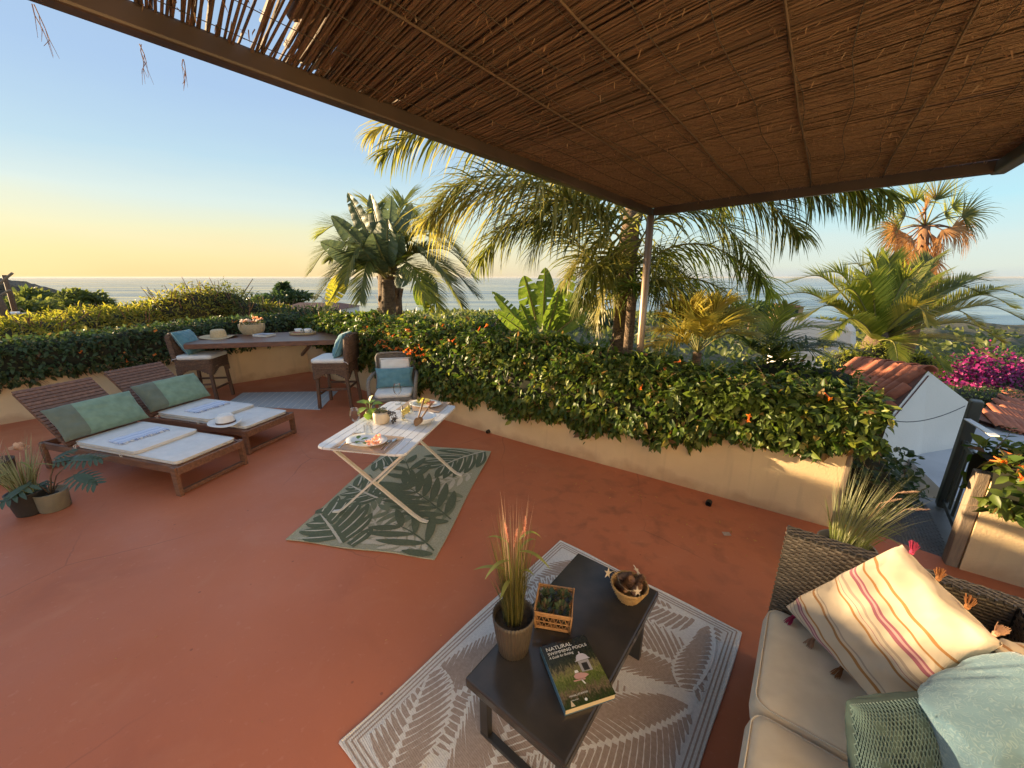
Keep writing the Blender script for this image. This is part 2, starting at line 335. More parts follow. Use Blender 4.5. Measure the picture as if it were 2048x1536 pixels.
M['roof_tile'] = pm('roof_tile', (.50, .17, .09), (.36, .11, .06), rough=.8, scale=9, bump=.3, bscale=40, rand=.16)
M['grey_slab'] = pm('grey_slab', (.50, .51, .53), (.38, .39, .41), rough=.75, scale=1.5, bump=.2, bscale=30)
M['tread_plate'] = pm('tread_plate', (.20, .19, .18), (.14, .135, .13), rough=.55, scale=3, metal=.3)
M['cable'] = pm('cable', (.015, .015, .015), rough=.5)
# ================================================================ SETTING
def struct(o): o['kind'] = 'structure'; return o
def offs(path, d):
    """the path moved sideways by d, mitred (positive = away from the terrace)"""
    P = [V((p[0], p[1])) for p in path]; out = []
    for i, p in enumerate(P):
        t = []
        if i > 0: t.append((P[i] - P[i - 1]).normalized())
        if i < len(P) - 1: t.append((P[i + 1] - P[i]).normalized())
        n = sum(((V((-q.y, q.x))) for q in t), V((0, 0))); n.normalize()
        k = 1 / max(.4, n.dot(V((-t[0].y, t[0].x)))); out.append(p + n * d * k)
    return out
PATH = [(-9.9, 1.0), (-6.82, 4.8), (-5.28, 6.7), (-4.22, 7.81), (-2.42, 6.29), (-.92, 4.98), (.2, 4.18), (1.24, 3.49), (2.5, 2.62)]
PATHR = [(3.02, 2.17), (3.3, 1.97), (4.9, .85)]

# --- floor: old terracotta paint, blotched, stained along the wall
def floor_mat():
    m = bpy.data.materials.new('terracotta_paint'); m.use_nodes = True; t = m.node_tree; p = t.nodes['Principled BSDF']; n = t.nodes.new; l = t.links.new
    tcn = n('ShaderNodeTexCoord')
    def noise(sc, det=5, dis=0):
        q = n('ShaderNodeTexNoise'); q.inputs['Scale'].default_value = sc; q.inputs['Detail'].default_value = det; q.inputs['Distortion'].default_value = dis; l(tcn.outputs['Object'], q.inputs[0]); return q
    def mapr(src, a, b, c=0, d=1):
        q = n('ShaderNodeMapRange'); q.inputs[1].default_value = a; q.inputs[2].default_value = b; q.inputs[3].default_value = c; q.inputs[4].default_value = d; l(src, q.inputs[0]); return q.outputs[0]
    def mix(f, a, b):
        q = n('ShaderNodeMixRGB'); l(f, q.inputs[0])
        for i, c in ((1, a), (2, b)):
            if isinstance(c, tuple): q.inputs[i].default_value = (*c, 1)
            else: l(c, q.inputs[i])
        return q.outputs[0]
    c = mix(mapr(noise(.7, 6, .4).outputs[0], .35, .68), (.56, .175, .080), (.475, .138, .060))
    c = mix(mapr(noise(3.2, 8, .8).outputs[0], .56, .74, 0, .38), c, (.58, .22, .11))
    c = mix(mapr(noise(1.6, 9, .5).outputs[0], .58, .74, 0, .30), c, (.30, .085, .045))
    # grime: dark damp blotches, gathered on the right hand third of the terrace by the low wall
    sp = n('ShaderNodeVectorMath'); sp.operation = 'DISTANCE'; l(tcn.outputs['Object'], sp.inputs[0]); sp.inputs[1].default_value = (.95, 2.75, 0)
    near = mapr(sp.outputs['Value'], .35, 1.5, 1, 0)
    g = n('ShaderNodeMath'); g.operation = 'MULTIPLY'; l(mapr(noise(6.5, 10, .3).outputs[0], .50, .70), g.inputs[0]); l(near, g.inputs[1])
    g2 = n('ShaderNodeMath'); g2.operation = 'MULTIPLY'; l(g.outputs[0], g2.inputs[0]); g2.inputs[1].default_value = .42
    c = mix(g2.outputs[0], c, (.10, .045, .03))
    sk = n('ShaderNodeTexVoronoi'); sk.inputs['Scale'].default_value = 5.5; sk.inputs['Randomness'].default_value = 1; l(tcn.outputs['Object'], sk.inputs[0])
    c = mix(mapr(sk.outputs['Distance'], .03, .05, .5, 0), c, (.16, .05, .03))
    # hairline cracks, only here and there, and pale scuffs
    wv = n('ShaderNodeTexNoise'); wv.inputs['Scale'].default_value = 2.5; wv.inputs['Detail'].default_value = 5; l(tcn.outputs['Object'], wv.inputs[0])
    wm = n('ShaderNodeMixRGB'); wm.inputs[0].default_value = .12; l(tcn.outputs['Object'], wm.inputs[1]); l(wv.outputs[1], wm.inputs[2])
    vc = n('ShaderNodeTexVoronoi'); vc.feature = 'DISTANCE_TO_EDGE'; vc.inputs['Scale'].default_value = .75; l(wm.outputs[0], vc.inputs[0])
    cg = n('ShaderNodeMath'); cg.operation = 'MULTIPLY'; l(mapr(vc.outputs['Distance'],   .0014, .0042, .36, 0), cg.inputs[0]); l(mapr(noise(.9, 3).outputs[0], .46, .55), cg.inputs[1])
    c = mix(cg.outputs[0], c, (.17, .06, .035))
    c = mix(mapr(noise(26, 6, .2).outputs[0], .62, .80, 0, .35), c, (.66, .30, .19))
    c = mix(mapr(noise(60, 3, .2).outputs[0], .68, .80, 0, .4), c, (.22, .07, .04))
    l(c, p.inputs['Base Color'])
    l(mapr(noise(2.2, 6).outputs[0], .3, .7, .38, .62), p.inputs['Roughness']); p.inputs['Specular IOR Level'].default_value = .35
    b1 = n('ShaderNodeBump'); b1.inputs['Strength'].default_value = .22; b1.inputs['Distance'].default_value = .012; l(noise(7, 9, .6).outputs[0], b1.inputs['Height'])
    b2 = n('ShaderNodeBump'); b2.inputs['Strength'].default_value = .14; b2.inputs['Distance'].default_value = .003; l(noise(150, 4).outputs[0], b2.inputs['Height']); l(b1.outputs[0], b2.inputs['Normal'])
    l(b2.outputs[0], p.inputs['Normal']); return m
M['floor'] = floor_mat()
fl = MB(); o1 = offs(PATH, .09); o2 = offs(PATHR, .09)
pts = [(p.x, p.y) for p in o1] + [(2.62, 2.70), (3.07, 2.24)] + [(p.x, p.y) for p in o2[1:]] + [(4.6, -3.6), (-9.9, -3.6)]
fl.prism(pts[::-1], -.35, 0)
struct(obj('terrace_floor', fl, M['floor']))

def wall_mesh(path, t, h, cap=.012):
    mb = MB(); A = offs(path, 0); B = offs(path, t); n = len(A); v = []
    for a, b in zip(A, B):
        for (q, z) in ((a, -.05), (a, h - cap), (a + (b - a).normalized() * cap, h), (b - (b - a).normalized() * cap, h), (b, h - cap), (b, -.9)): v.append((q.x, q.y, z))
    f = []
    for i in range(n - 1):
        for k in range(5): f.append((i * 6 + k, (i + 1) * 6 + k, (i + 1) * 6 + k + 1, i * 6 + k + 1))
    f += [tuple(range(5, -1, -1)), tuple(range((n - 1) * 6, n * 6))]
    return mb.add(v, [q[::-1] for q in f])
def sub(path, k=6):
    out = []
    for a, b in zip(path, path[1:]):
        for i in range(k): out.append((a[0] + (b[0] - a[0]) * i / k, a[1] + (b[1] - a[1]) * i / k))
    return out + [path[-1]]
w1 = obj('low_wall', wall_mesh(PATH[:4], .2, .74), M['plaster'])
tag(w1, 'low cream plastered wall behind the two sun loungers, under the dark ivy', 'wall')
wr = thing('low_wall', 'low cream plastered wall running from the bar top to the gate under the green hedge', 'wall', (*PATH[-1], 0))
obj('plaster_body', wall_mesh(PATH[3:], .2, .71), M['plaster'], wr, world=True)
mb = MB(); e = V((*PATH[-1], 0)); wd = V((1.26, -.87, 0)).normalized(); wn = V((.568, .823, 0))
mb.box(e + wd * .018 + wn * .10 + V((0, 0, .35)), (.032, .21, .72), rz=math.atan2(wd.y, wd.x)); obj('wooden_jamb', mb, M['grey_wood'], wr, world=True, bevel=.004)
wg = thing('low_wall', 'short piece of cream wall on the far side of the gate, with its wooden post', 'wall', (*PATHR[0], 0))
obj('plaster_body', wall_mesh(PATHR, .2, .66), M['plaster'], wg, world=True)
mb = MB(); e2 = V((*PATHR[0], 0)); mb.box(e2 - wd * .035 + wn * .05 + V((0, 0, .345)), (.06, .085, .70), rz=math.atan2(wd.y, wd.x)); obj('wooden_post', mb, M['grey_wood'], wg, world=True, bevel=.005)

# house behind and to the right of the camera, the wall that carries the pergola (out of frame; it throws warm light back)
mb = MB(); a = V((2.5, .92)); dd = V((-.617, -.787)); nn2 = V((.787, -.617)); q = a + dd * 5
mb.prism([(a.x, a.y), (q.x, q.y), (q.x + nn2.x * .3, q.y + nn2.y * .3), (a.x + nn2.x * .3, a.y + nn2.y * .3)][::-1], 0.001, 2.95)
struct(obj('house_wall', mb, M['house_plaster']))

# small drain mouths at the foot of the right wall
for (px, py, lab) in ((1417, 1010, 'black drain hole at the wall foot nearest the gate'), (977, 866, 'black drain hole at the wall foot beyond the white table')):
    g = G(px, py); mb = MB(); c = g + V((0, 0, .022)); n3 = -wn
    mb.tube([c - n3 * .02, c + n3 * .025], .024, 12, cap=False); mb.tube([c + n3 * .025, c - n3 * .02], .019, 12, cap=False)
    mb.tube([c - n3 * .019, c - n3 * .017], .019, 12)
    tag(obj('drain_hole', mb, M['cable']), lab, 'drain')

# --- terrain, sea
def tz(r, a):
    z = -1.7 - .081 * r
    return z
mb = MB(); rs = [4, 8, 12, 16, 22, 30, 40, 55, 75, 100, 130, 165, 200, 240, 290, 340, 400, 460, 520, 560, 590]; na = 160; vs = []
for i, r in enumerate(rs):
    for k in range(na + 1):
        a = R(-100 + 200 * k / na)
        rr = r * (1 + .22 * max(0, (math.degrees(a) - 20) / 40) * (r / 590) + .05 * math.sin(a * 9) * (r / 590) + .03 * math.sin(a * 23 + 1) * (r / 590))
        z = tz(r, a) + min(r ** .8, 45) * .03 * (math.sin(a * 37 + r * .11) * math.sin(r * .05 + a * 11) + .6 * math.sin(a * 90 + r * .2)) * (0 if r < 10 else 1)
        if i == len(rs) - 1: z = -60
        vs.append((rr * math.sin(a), rr * math.cos(a), z))
f = [(i * (na + 1) + k, i * (na + 1) + k + 1, (i + 1) * (na + 1) + k + 1, (i + 1) * (na + 1) + k) for i in range(len(rs) - 1) for k in range(na)]
mb.add(vs, [q[::-1] for q in f])
M['scrub'] = pm('scrub', (.035, .05, .018), (.15, .12, .06), rough=.95, scale=.12, detail=9, bump=1, bscale=.5, bdist=1.5)
struct(obj('hillside', mb, M['scrub'], smooth=True))
SEA = -46
def sea_mat():
    m = bpy.data.materials.new('sea_water'); m.use_nodes = True; t = m.node_tree; p = t.nodes['Principled BSDF']; n = t.nodes.new; l = t.links.new
    tcn = n('ShaderNodeTexCoord'); mp = n('ShaderNodeMapping'); mp.inputs['Scale'].default_value = (.0009, .008, 1); l(tcn.outputs['Object'], mp.inputs[0])
    no = n('ShaderNodeTexNoise'); no.inputs['Scale'].default_value = 1; no.inputs['Detail'].default_value = 6; no.inputs['Distortion'].default_value = .4; l(mp.outputs[0], no.inputs[0])
    r_ = n('ShaderNodeMapRange'); r_.inputs[1].default_value = .35; r_.inputs[2].default_value = .65; r_.inputs[3].default_value = .10; r_.inputs[4].default_value = .30; l(no.outputs[0], r_.inputs[0]); l(r_.outputs[0], p.inputs['Roughness'])
    p.inputs['Base Color'].default_value = (.07, .13, .18, 1); p.inputs['IOR'].default_value = 1.33
    mp2 = n('ShaderNodeMapping'); mp2.inputs['Scale'].default_value = (.02, .06, 1); l(tcn.outputs['Object'], mp2.inputs[0])
    n2 = n('ShaderNodeTexNoise'); n2.inputs['Scale'].default_value = 1; n2.inputs['Detail'].default_value = 8; l(mp2.outputs[0], n2.inputs[0])
    bp = n('ShaderNodeBump'); bp.inputs['Strength'].default_value = .30; bp.inputs['Distance'].default_value = 1.6; l(n2.outputs[0], bp.inputs['Height']); l(bp.outputs[0], p.inputs['Normal'])
    return m
M['sea'] = sea_mat()
mb = MB(); mb.poly([(-60000, 200, SEA), (60000, 200, SEA), (60000, 70000, SEA), (-60000, 70000, SEA)]); struct(obj('sea', mb, M['sea']))
# headland at the left and a rock off it
def mound(name, pts, base, depth, mat, seed=1):
    """ridge through points, falling away to both sides"""
    r0 = random.Random(seed); n = len(pts)
    def fn(u, v):
        x = u * (n - 1); i = min(int(x), n - 2); p = V(pts[i]).lerp(V(pts[i + 1]), x - i); b = 2 * v - 1
        h = (p.z - base) * (1 - b * b) ** 1.0
        jit = (p.z - base) * .10 * math.sin(u * 57 + seed) * math.sin(v * 23 + seed)
        return V((p.x, p.y + b * depth, base + max(0, h + jit * (1 - b * b))))
    q = MB(); q.grid(fn, 60, 14); return obj(name, q, mat, smooth=True)
M['rock'] = pm('rock', (.06, .055, .045), (.11, .095, .07), rough=.95, scale=.05, detail=9, bump=1, bscale=.08, bdist=6)
struct(mound('headland', [D(-260, 540, 420), D(-100, 552, 470), D(-10, 561, 540), D(22, 570, 560), D(48, 596, 585), D(75, 612, 600), D(120, 632, 610)], SEA - 3, 110, M['rock'], 3))
tag(mound('sea_rock', [D(72, 588, 1150), D(77, 579, 1150), D(82, 581, 1150), D(90, 588, 1150)], SEA - 1, 30, M['rock'], 5), 'small dark rock standing in the sea off the headland', 'rock')

# ---------------------------------------------------------------- pergola
PC = V((1.34, 4.03, 2.47)); PL = V((-.617, -.787, 0)); PR = V((.66, -.751, 0)); SL, SW = 4.5, 2.15
M['pergola_steel'] = pm('pergola_steel', (.075, .05, .035), (.05, .034, .025), rough=.45, scale=5, metal=.3, bump=.06, bscale=30)
M['reed'] = pm('reed', (.165, .097, .050), (.085, .048, .024), rough=.75, scale=14, stretch=(.5, 6, 6), rand=.26, lo=.3, hi=.7, bump=.5, bscale=60)
M['reed_upper'] = pm('reed_upper', (.10, .058, .03), (.06, .035, .018), rough=.7, scale=9)
M['reed_husk'] = leafmat('reed_husk', (.26, .16, .085), (.12, .07, .035), trans=.2)
pg = thing('pergola', 'steel pergola with a brown reed mat roof overhead', 'pergola', (1.37, 4.05, 0))
mb = MB(); mb.tube([(1.37, 4.05, -.3), (1.36, 4.04, 1.3), (1.345, 4.035, 2.47)], .036, 14); obj('post', mb, M['post_metal'], pg, smooth=True, world=True)
mb = MB(); mb.bar(PC + V((0, 0, .035)) - PL * .06, PC + PL * 5.2 + V((0, 0, .035)), .055, .06); obj('beam', mb, M['pergola_steel'], pg, world=True, bevel=.008)
mb = MB(); mb.bar(PC + V((0, 0, .033)) + PR * .04, PC + PR * SW + V((0, 0, .033)), .055, .07); obj('beam', mb, M['pergola_steel'], pg, world=True, bevel=.008)
mb = MB(); e = PC + PR * SW; mb.bar(e + V((0, 0, .03)) - PL * .05, e + PL * 3.3 + V((0, 0, .03)), .06, .07); obj('beam', mb, M['gate_metal'], pg, world=True, bevel=.008)
for a in (.50, .86, 1.27, 1.64):
    mb = MB(); pts = []
    for k in range(9): pts.append(PC + PR * (a + .006 * math.sin(k * 1.9 + a * 9)) + PL * (.03 + (SL - .03) * k / 8) + V((0, 0, .052 + .004 * math.sin(k * 2.3))))
    mb.tube(pts, .0035, 6); obj('batten', mb, M['reed_upper'], pg, world=True, smooth=True)
for k in range(15):
    a = .09 + k * .148
    mb = MB(); mb.tube([PC + PR * (a + .012 * math.sin(i * 1.3 + k)) + PL * (.03 + (SL - .04) * i / 24) + V((0, 0, .056 + .0015 * math.sin(i * 3.1 + k))) for i in range(25)], .0013, 4)
    obj('binding_wire', mb, M['soil'], pg, world=True)
# reeds: six cut lengths, shared; the 290 nearest ones are objects of their own
def reed_mesh(seed, w=SW + .1, r=.0031):
    q = MB(); r0 = random.Random(seed); pts = []; rr = []; ph = [r0.uniform(0, 6) for _ in range(3)]; amp = .006
    for i in range(9):
        u = i / 8; pts.append(V((u * w - .05 - r0.uniform(0, .03) * (i == 0), amp * math.sin(3.3 * u + ph[0]) + .004 * math.sin(11 * u + ph[1]), .0025 * math.sin(7 * u + ph[2])))); rr.append(r * (1.12 - .32 * u) * (1 + .1 * (i % 3 == 0)))
    q.tube(pts, rr, 5, cap=False); return q
proto = []
rest = MB(); cand = []; s = .05; i = 0
gap = lambda s: s > 3.25
while s < SL:
    if s > 3.32 and rnd.random() < .42: s += .0058; i += 1; continue
    cand.append((s, i % 10, rnd.uniform(-.0035, .0035), rnd.uniform(-.03, .03))); s += .0053 + rnd.uniform(-.0010, .0010); i += 1
def reed_place(c): return PC + PL * c[0] + V((0, 0, .066 + c[2])) + PR * c[3]
rz0 = math.atan2(PR.y, PR.x)
order = sorted(range(len(cand)), key=lambda k: min((PC + PL * cand[k][0] + PR * a + V((0, 0, .06)) - V((0, 0, HC))).length + (0 if (PC + PL * cand[k][0] + PR * a).y > .9 else 9) for a in (0, .7, 1.4, 2.1)))
single = set(order[:290]); meshes = {}
for k, c in enumerate(cand):
    rzz = rz0 + rnd.uniform(-.004, .004) + (rnd.uniform(-.02, .02) if gap(c[0]) else 0)
    if k in single:
        if c[1] not in meshes: meshes[c[1]] = obj('reed', reed_mesh(c[1]), M['reed'], pg, smooth=True); o = meshes[c[1]]
        else: o = meshes[c[1]].copy(); COL.objects.link(o); o.parent = pg; o.name = 'reed'
        o.location = reed_place(c) - pg.location; o.rotation_euler = (rnd.uniform(0, 6), 0, rzz)
    else:
        q = reed_mesh(c[1]); Q = Matrix.Rotation(rzz, 3, 'Z'); o0 = reed_place(c)
        rest.add([Q @ V(p) + o0 for p in q.v], q.f)
obj('reed_mat', rest, M['reed'], pg, smooth=True, world=True, kind='stuff')
up = MB(); s = .04
while s < SL:
    st = 0 if s < 3.2 else .10 + min(.34, (s - 3.2) * .8) + rnd.uniform(-.10, .16)
    a0 = PC + PL * s + V((0, 0, .083)) + PR * (st - .04); a1 = PC + PL * (s + rnd.uniform(-.01, .01)) + V((0, 0, .083)) + PR * (SW + .05)
    up.tube([a0, a0.lerp(a1, .5) + V((0, 0, rnd.uniform(-.003, .003))), a1], .0085, 5, cap=False); s += .0125
obj('upper_reed_mat', up, M['reed_upper'], pg, smooth=True, world=True, kind='stuff')
hk = MB()
for k in range(5200):
    s = rnd.uniform(.03, SL); a = rnd.uniform(0, SW); p = PC + PL * s + PR * a + V((0, 0, .061)); l_ = rnd.uniform(.008, .028); d = V((rnd.uniform(-1, 1), rnd.uniform(-1, 1), rnd.uniform(-.9, .0))).normalized(); sd = d.cross(V((0, 0, 1))).normalized() * rnd.uniform(.0008, .0022)
    q = p + d * l_ + V((rnd.uniform(-1, 1), rnd.uniform(-1, 1), -.3)) * l_ * .4
    hk.add([p - sd, p + sd, p.lerp(q, .5) + d * l_ * .1 + sd, p.lerp(q, .5) + d * l_ * .1 - sd, q], [(0, 1, 2, 3), (3, 2, 4)])
obj('husk', hk, M['reed_husk'], pg, world=True, kind='stuff')
for (px, py, px2, py2, lab) in ((66, 8, 96, 98, 'dry vine wisp hanging from the beam end, longest of three'), (281, 88, 291, 156, 'dry vine wisp hanging from the beam, middle one of three'), (366, 118, 372, 172, 'short dry vine wisp hanging from the beam, nearest the palm of three')):
    p = G(px, py, 2.46); le = p.y / ray(px, py).y; q = D(px2, py2, p.y); mb = MB(); r0 = random.Random(px)
    for b in range(2):
        pts = [p.lerp(q, u) + V((r0.uniform(-.007, .007), r0.uniform(-.008, .008), 0)) * (1 if 0 < u < 1 else .3) for u in (0, .25, .5, .75, .9 + .05 * b)]
        mb.tube(pts, [.0013, .0012, .001, .0008, .0005], 4)
        for k in (1, 2, 3): mb.tube([pts[k], pts[k] + V((r0.uniform(-.008, .008), r0.uniform(-.008, .008), -r0.uniform(.02, .05)))], [.0007, .0003], 3)
    tag(obj('dry_vine', mb, M['twig']), lab, 'vine')

# ---------------------------------------------------------------- gate, landing
mb = MB(); A = G(1668, 1052, -.03); B = G(1912, 1128, -.03); nout = V((.60, .80, 0))
mb.prism([(A.x - .02, A.y - .03), (B.x + .05, B.y - .04), (B.x + nout.x * 1.0 + .3, B.y + nout.y * .95), (A.x + nout.x * .82, A.y + nout.y * .82)], -.12, -.028)
struct(obj('landing', mb, M['tread_plate']))
# raised lozenges of the tread plate
tp = MB()
for i in range(30):
    for j in range(34):
        u, v = (i + .5) / 30, (j + .5) / 34
        p = (A.lerp(B, u)) + nout * (v * .86 + .04); rz = R(35 if (i + j) % 2 else -55)
        dx, dy = V((math.cos(rz), math.sin(rz), 0)) * .014, V((-math.sin(rz), math.cos(rz), 0)) * .005
        tp.add([p - dx + V((0, 0, .003)), p - dy + V((0, 0, .003)), p + dx + V((0, 0, .003)), p + dy + V((0, 0, .003)), p + V((0, 0, .0085))], [(0, 1, 4), (1, 2, 4), (2, 3, 4), (3, 0, 4)])
to = obj('tread_relief', tp, M['tread_plate']); to['kind'] = 'stuff'; lo = bpy.data.objects['landing']; to.parent = lo
H0 = G(1928, 1122); H1 = G(1884, 1012); gd = (H1 - H0); gd.z = 0; glen = gd.length; gd.normalize()
gate = thing('metal_gate', 'grey green metal bar gate standing open beside the low wall', 'gate', tuple(H0))
mb = MB(); mb.box((H0 + gd * (glen + .02)) + V((0, 0, .47)), (.10, .07, .96), rz=math.atan2(gd.y, gd.x)); obj('gate_post', mb, M['gate_metal'], gate, world=True, bevel=.01)
for z in (.06, .60):
    mb = MB(); mb.bar(H0 + V((0, 0, z)), H0 + gd * glen + V((0, 0, z)), .03, .04); obj('rail', mb, M['gate_metal'], gate, world=True, bevel=.003)
for k in range(7):
    mb = MB(); mb.box(H0 + gd * (glen * (k + .35) / 7) + V((0, 0, .33)), (.04, .012, .60), rz=math.atan2(gd.y, gd.x)); obj('bar', mb, M['gate_metal'], gate, world=True, bevel=.002)
mb = MB(); mb.bar(D(1934, 838, H1.y * .985), D(1990, 872, 2.15), .035, .008, up=(.3, .6, 1)); obj('brace', mb, M['white_paint'], gate, world=True)
# ================================================================ BUILDINGS BELOW
def plane_tiles(name, par, o, ridge, slope, nc, nrw, r, mat, skip=None, under=True):
    """barrel tiles on the plane o + u*ridge + v*slope; every tile is an object sharing one mesh"""
    o, ridge, slope = V(o), V(ridge), V(slope); cw = ridge.length / nc; rl = slope.length / nrw; e1 = ridge.normalized(); e2 = (slope - e1 * slope.dot(e1)).normalized(); n = e1.cross(e2)
    if n.z < 0: n = -n
    Mx = Matrix((e2, e1, n)).transposed(); q = MB(); seg = 8; v = []
    for (x, rr, dz) in ((-.02, r * .86, .012), (rl * 1.14, r, .0)):
        for t in (1, .86):
            for k in range(seg + 1):
                a = math.pi * k / seg; v.append((x, -math.cos(a) * rr * t, math.sin(a) * rr * t * .8 + dz))
    w = seg + 1; f = []
    for k in range(seg): f += [(k, k + 1, 2 * w + k + 1, 2 * w + k), (w + k + 1, w + k, 3 * w + k, 3 * w + k + 1), (2 * w + k, 2 * w + k + 1, 3 * w + k + 1, 3 * w + k)]
    q.add(v, [t[::-1] for t in f]); first = None
    for i in range(nc):
        for j in range(nrw):
            if skip and skip(i, j): continue
            p = o + e1 * cw * (i + .5) + slope * (j / nrw) + n * (.012 + .002 * rnd.random())
            if first is None: t = obj('tile', q, mat, par, smooth=True); first = t
            else: t = first.copy(); COL.objects.link(t); t.parent = par; t.name = 'tile'
            off = V(par.location); t.location = p - off; t.rotation_euler = (Mx @ Matrix.Rotation(rnd.uniform(-.02, .02), 3, 'Z')).to_euler()
    if under:
        ub = MB(); ub.poly([o, o + ridge, o + ridge + slope, o + slope]); ub.poly([o - n * .05, o + slope - n * .05, o + ridge + slope - n * .05, o + ridge - n * .05]); obj('roof_deck', ub, M['roof_under'], par, world=True)
M['roof_under'] = pm('roof_under', (.20, .07, .04), (.12, .05, .03), rough=.9, scale=12)
A = D(1856, 746, 4.5); Bq = D(1934, 806, 4.75); F = D(1772, 846, 4.15); RF = D(1716, 722, 6.3)
hut = thing('white_outbuilding', 'white gabled outbuilding with red barrel tiles just below the terrace hedge', 'building', (A.x, A.y, -2))
mb = MB(); rd = RF - A; bot = -2.2
fr = [F, A, Bq, V((Bq.x, Bq.y, bot)), V((F.x, F.y, bot))]; bk = [p + V((rd.x, rd.y, rd.z if i < 3 else 0)) for i, p in enumerate(fr)]; bk[2] = bk[2] + V((0, 0, -1.1))
mb.add([*fr, *bk], [(0, 1, 2, 3, 4)[::-1], (5, 6, 7, 8, 9), (1, 6, 7, 2), (2, 7, 8, 3), (0, 4, 9, 5), (0, 5, 6, 1)]); obj('wall', mb, M['white_plaster'], hut, world=True, bevel=.02)
sl_ = F - A
nv = rd.cross(sl_).normalized(); nv = nv if nv.z > 0 else -nv
plane_tiles('tile', hut, A + nv * .02 + sl_ * .02, rd, sl_ * 1.04, 11, 3, .082, M['roof_tile'])
rm = MB(); seg = 8; e1 = rd.normalized(); L_ = rd.length / 6
for k in range(6):
    q = MB(); p0 = A + e1 * (L_ * k - .01) + V((0, 0, .015)); p1 = A + e1 * (L_ * (k + 1) + .03) + V((0, 0, .0)); sd = e1.cross(V((0, 0, 1))).normalized(); v = []
    for (p, rr) in ((p0, .085), (p1, .07)):
        for t in (1, .84):
            for i in range(seg + 1):
                a = math.pi * i / seg; v.append(p + sd * math.cos(a) * rr * t + V((0, 0, math.sin(a) * rr * t)))
    w = seg + 1; f = []
    for i in range(seg): f += [(i, i + 1, 2 * w + i + 1, 2 * w + i), (w + i + 1, w + i, 3 * w + i, 3 * w + i + 1), (i + 1, i, w + i, w + i + 1)]
    q.add(v, f); obj('ridge_tile', q, M['roof_tile'], hut, smooth=True, world=True)
mb = MB(); c0 = D(1764, 834, 3.75); c1 = D(1840, 842, 3.9); c2 = D(1930, 812, 4.2); mb.tube([c0.lerp(c1, .5) + V((0, 0, -.004)) if k < 0 else c0 * (1 - k / 12) ** 2 + (c1 + (c1 - c0.lerp(c2, .5))) * 2 * (k / 12) * (1 - k / 12) + c2 * (k / 12) ** 2 for k in range(13)], .0045, 6)
tag(obj('cable', mb, M['cable']), 'black cable sagging across the white gable wall', 'cable')
fr_ = thing('flat_roof', 'pale grey flat roof slab between the white gable and the gate', 'roof', (*D(1860, 880, 4.0)[:2], -1))
mb = MB(); zz = -.32; q4 = [G(1770, 872, zz), G(1960, 815, zz), G(2110, 860, zz), G(1905, 1000, zz)]; mb.prism([(p.x, p.y) for p in q4][::-1], zz - .5, zz); obj('slab', mb, M['grey_slab'], fr_, world=True)
# red tiled roof at the right edge
tr = thing('tiled_roof', 'low red barrel tiled roof under the bougainvillea', 'roof', (*D(2040, 800, 7.0)[:2], -3))
o = D(1948, 836, 5.6); rdg = D(2140, 900, 5.0) - o; slp = D(2010, 778, 8.2) - o
# eave -> ridge: tiles run up the slope
plane_tiles('tile', tr, o + slp, rdg * 1.0, -slp, 15, 6, .062, M['roof_tile'])
mb = MB(); mb.prism([((o + k).x, (o + k).y) for k in (V((.1, .1, 0)), rdg, rdg + slp, slp)], -3.2, min(o.z, (o + rdg).z) - .12); obj('wall', mb, M['white_plaster'], tr, world=True)
# white rounded building behind the dark palm fronds
wb = thing('white_vaulted_house', 'white vaulted house roof seen behind the dark palm fronds', 'building', (*D(1620, 660, 14)[:2], -3))
y0 = 14; a = D(1541, 690, y0); b = D(1700, 700, y0); mb = MB()
pf = []; zt = D(1600, 638, y0).z
for (px, py) in ((1541, 712), (1541, 652), (1547, 642), (1560, 637), (1600, 638), (1680, 648), (1693, 653), (1701, 664), (1702, 712)): pf.append(D(px, py, y0))
n = len(pf); v = pf + [p + V((1.6, 1.6, -.12)) for p in pf]
mb.add(v, [tuple(range(n))[::-1], tuple(range(n, 2 * n))] + [(i, i + 1, n + i + 1, n + i) for i in range(n - 1)]); obj('vault', mb, M['white_plaster'], wb, world=True)
mb = MB(); mb.box((a + b) / 2 + V((.8, .8, -1.7)), (b.x - a.x - .3, 1.3, 3.2)); obj('wall', mb, M['white_plaster'], wb, world=True)

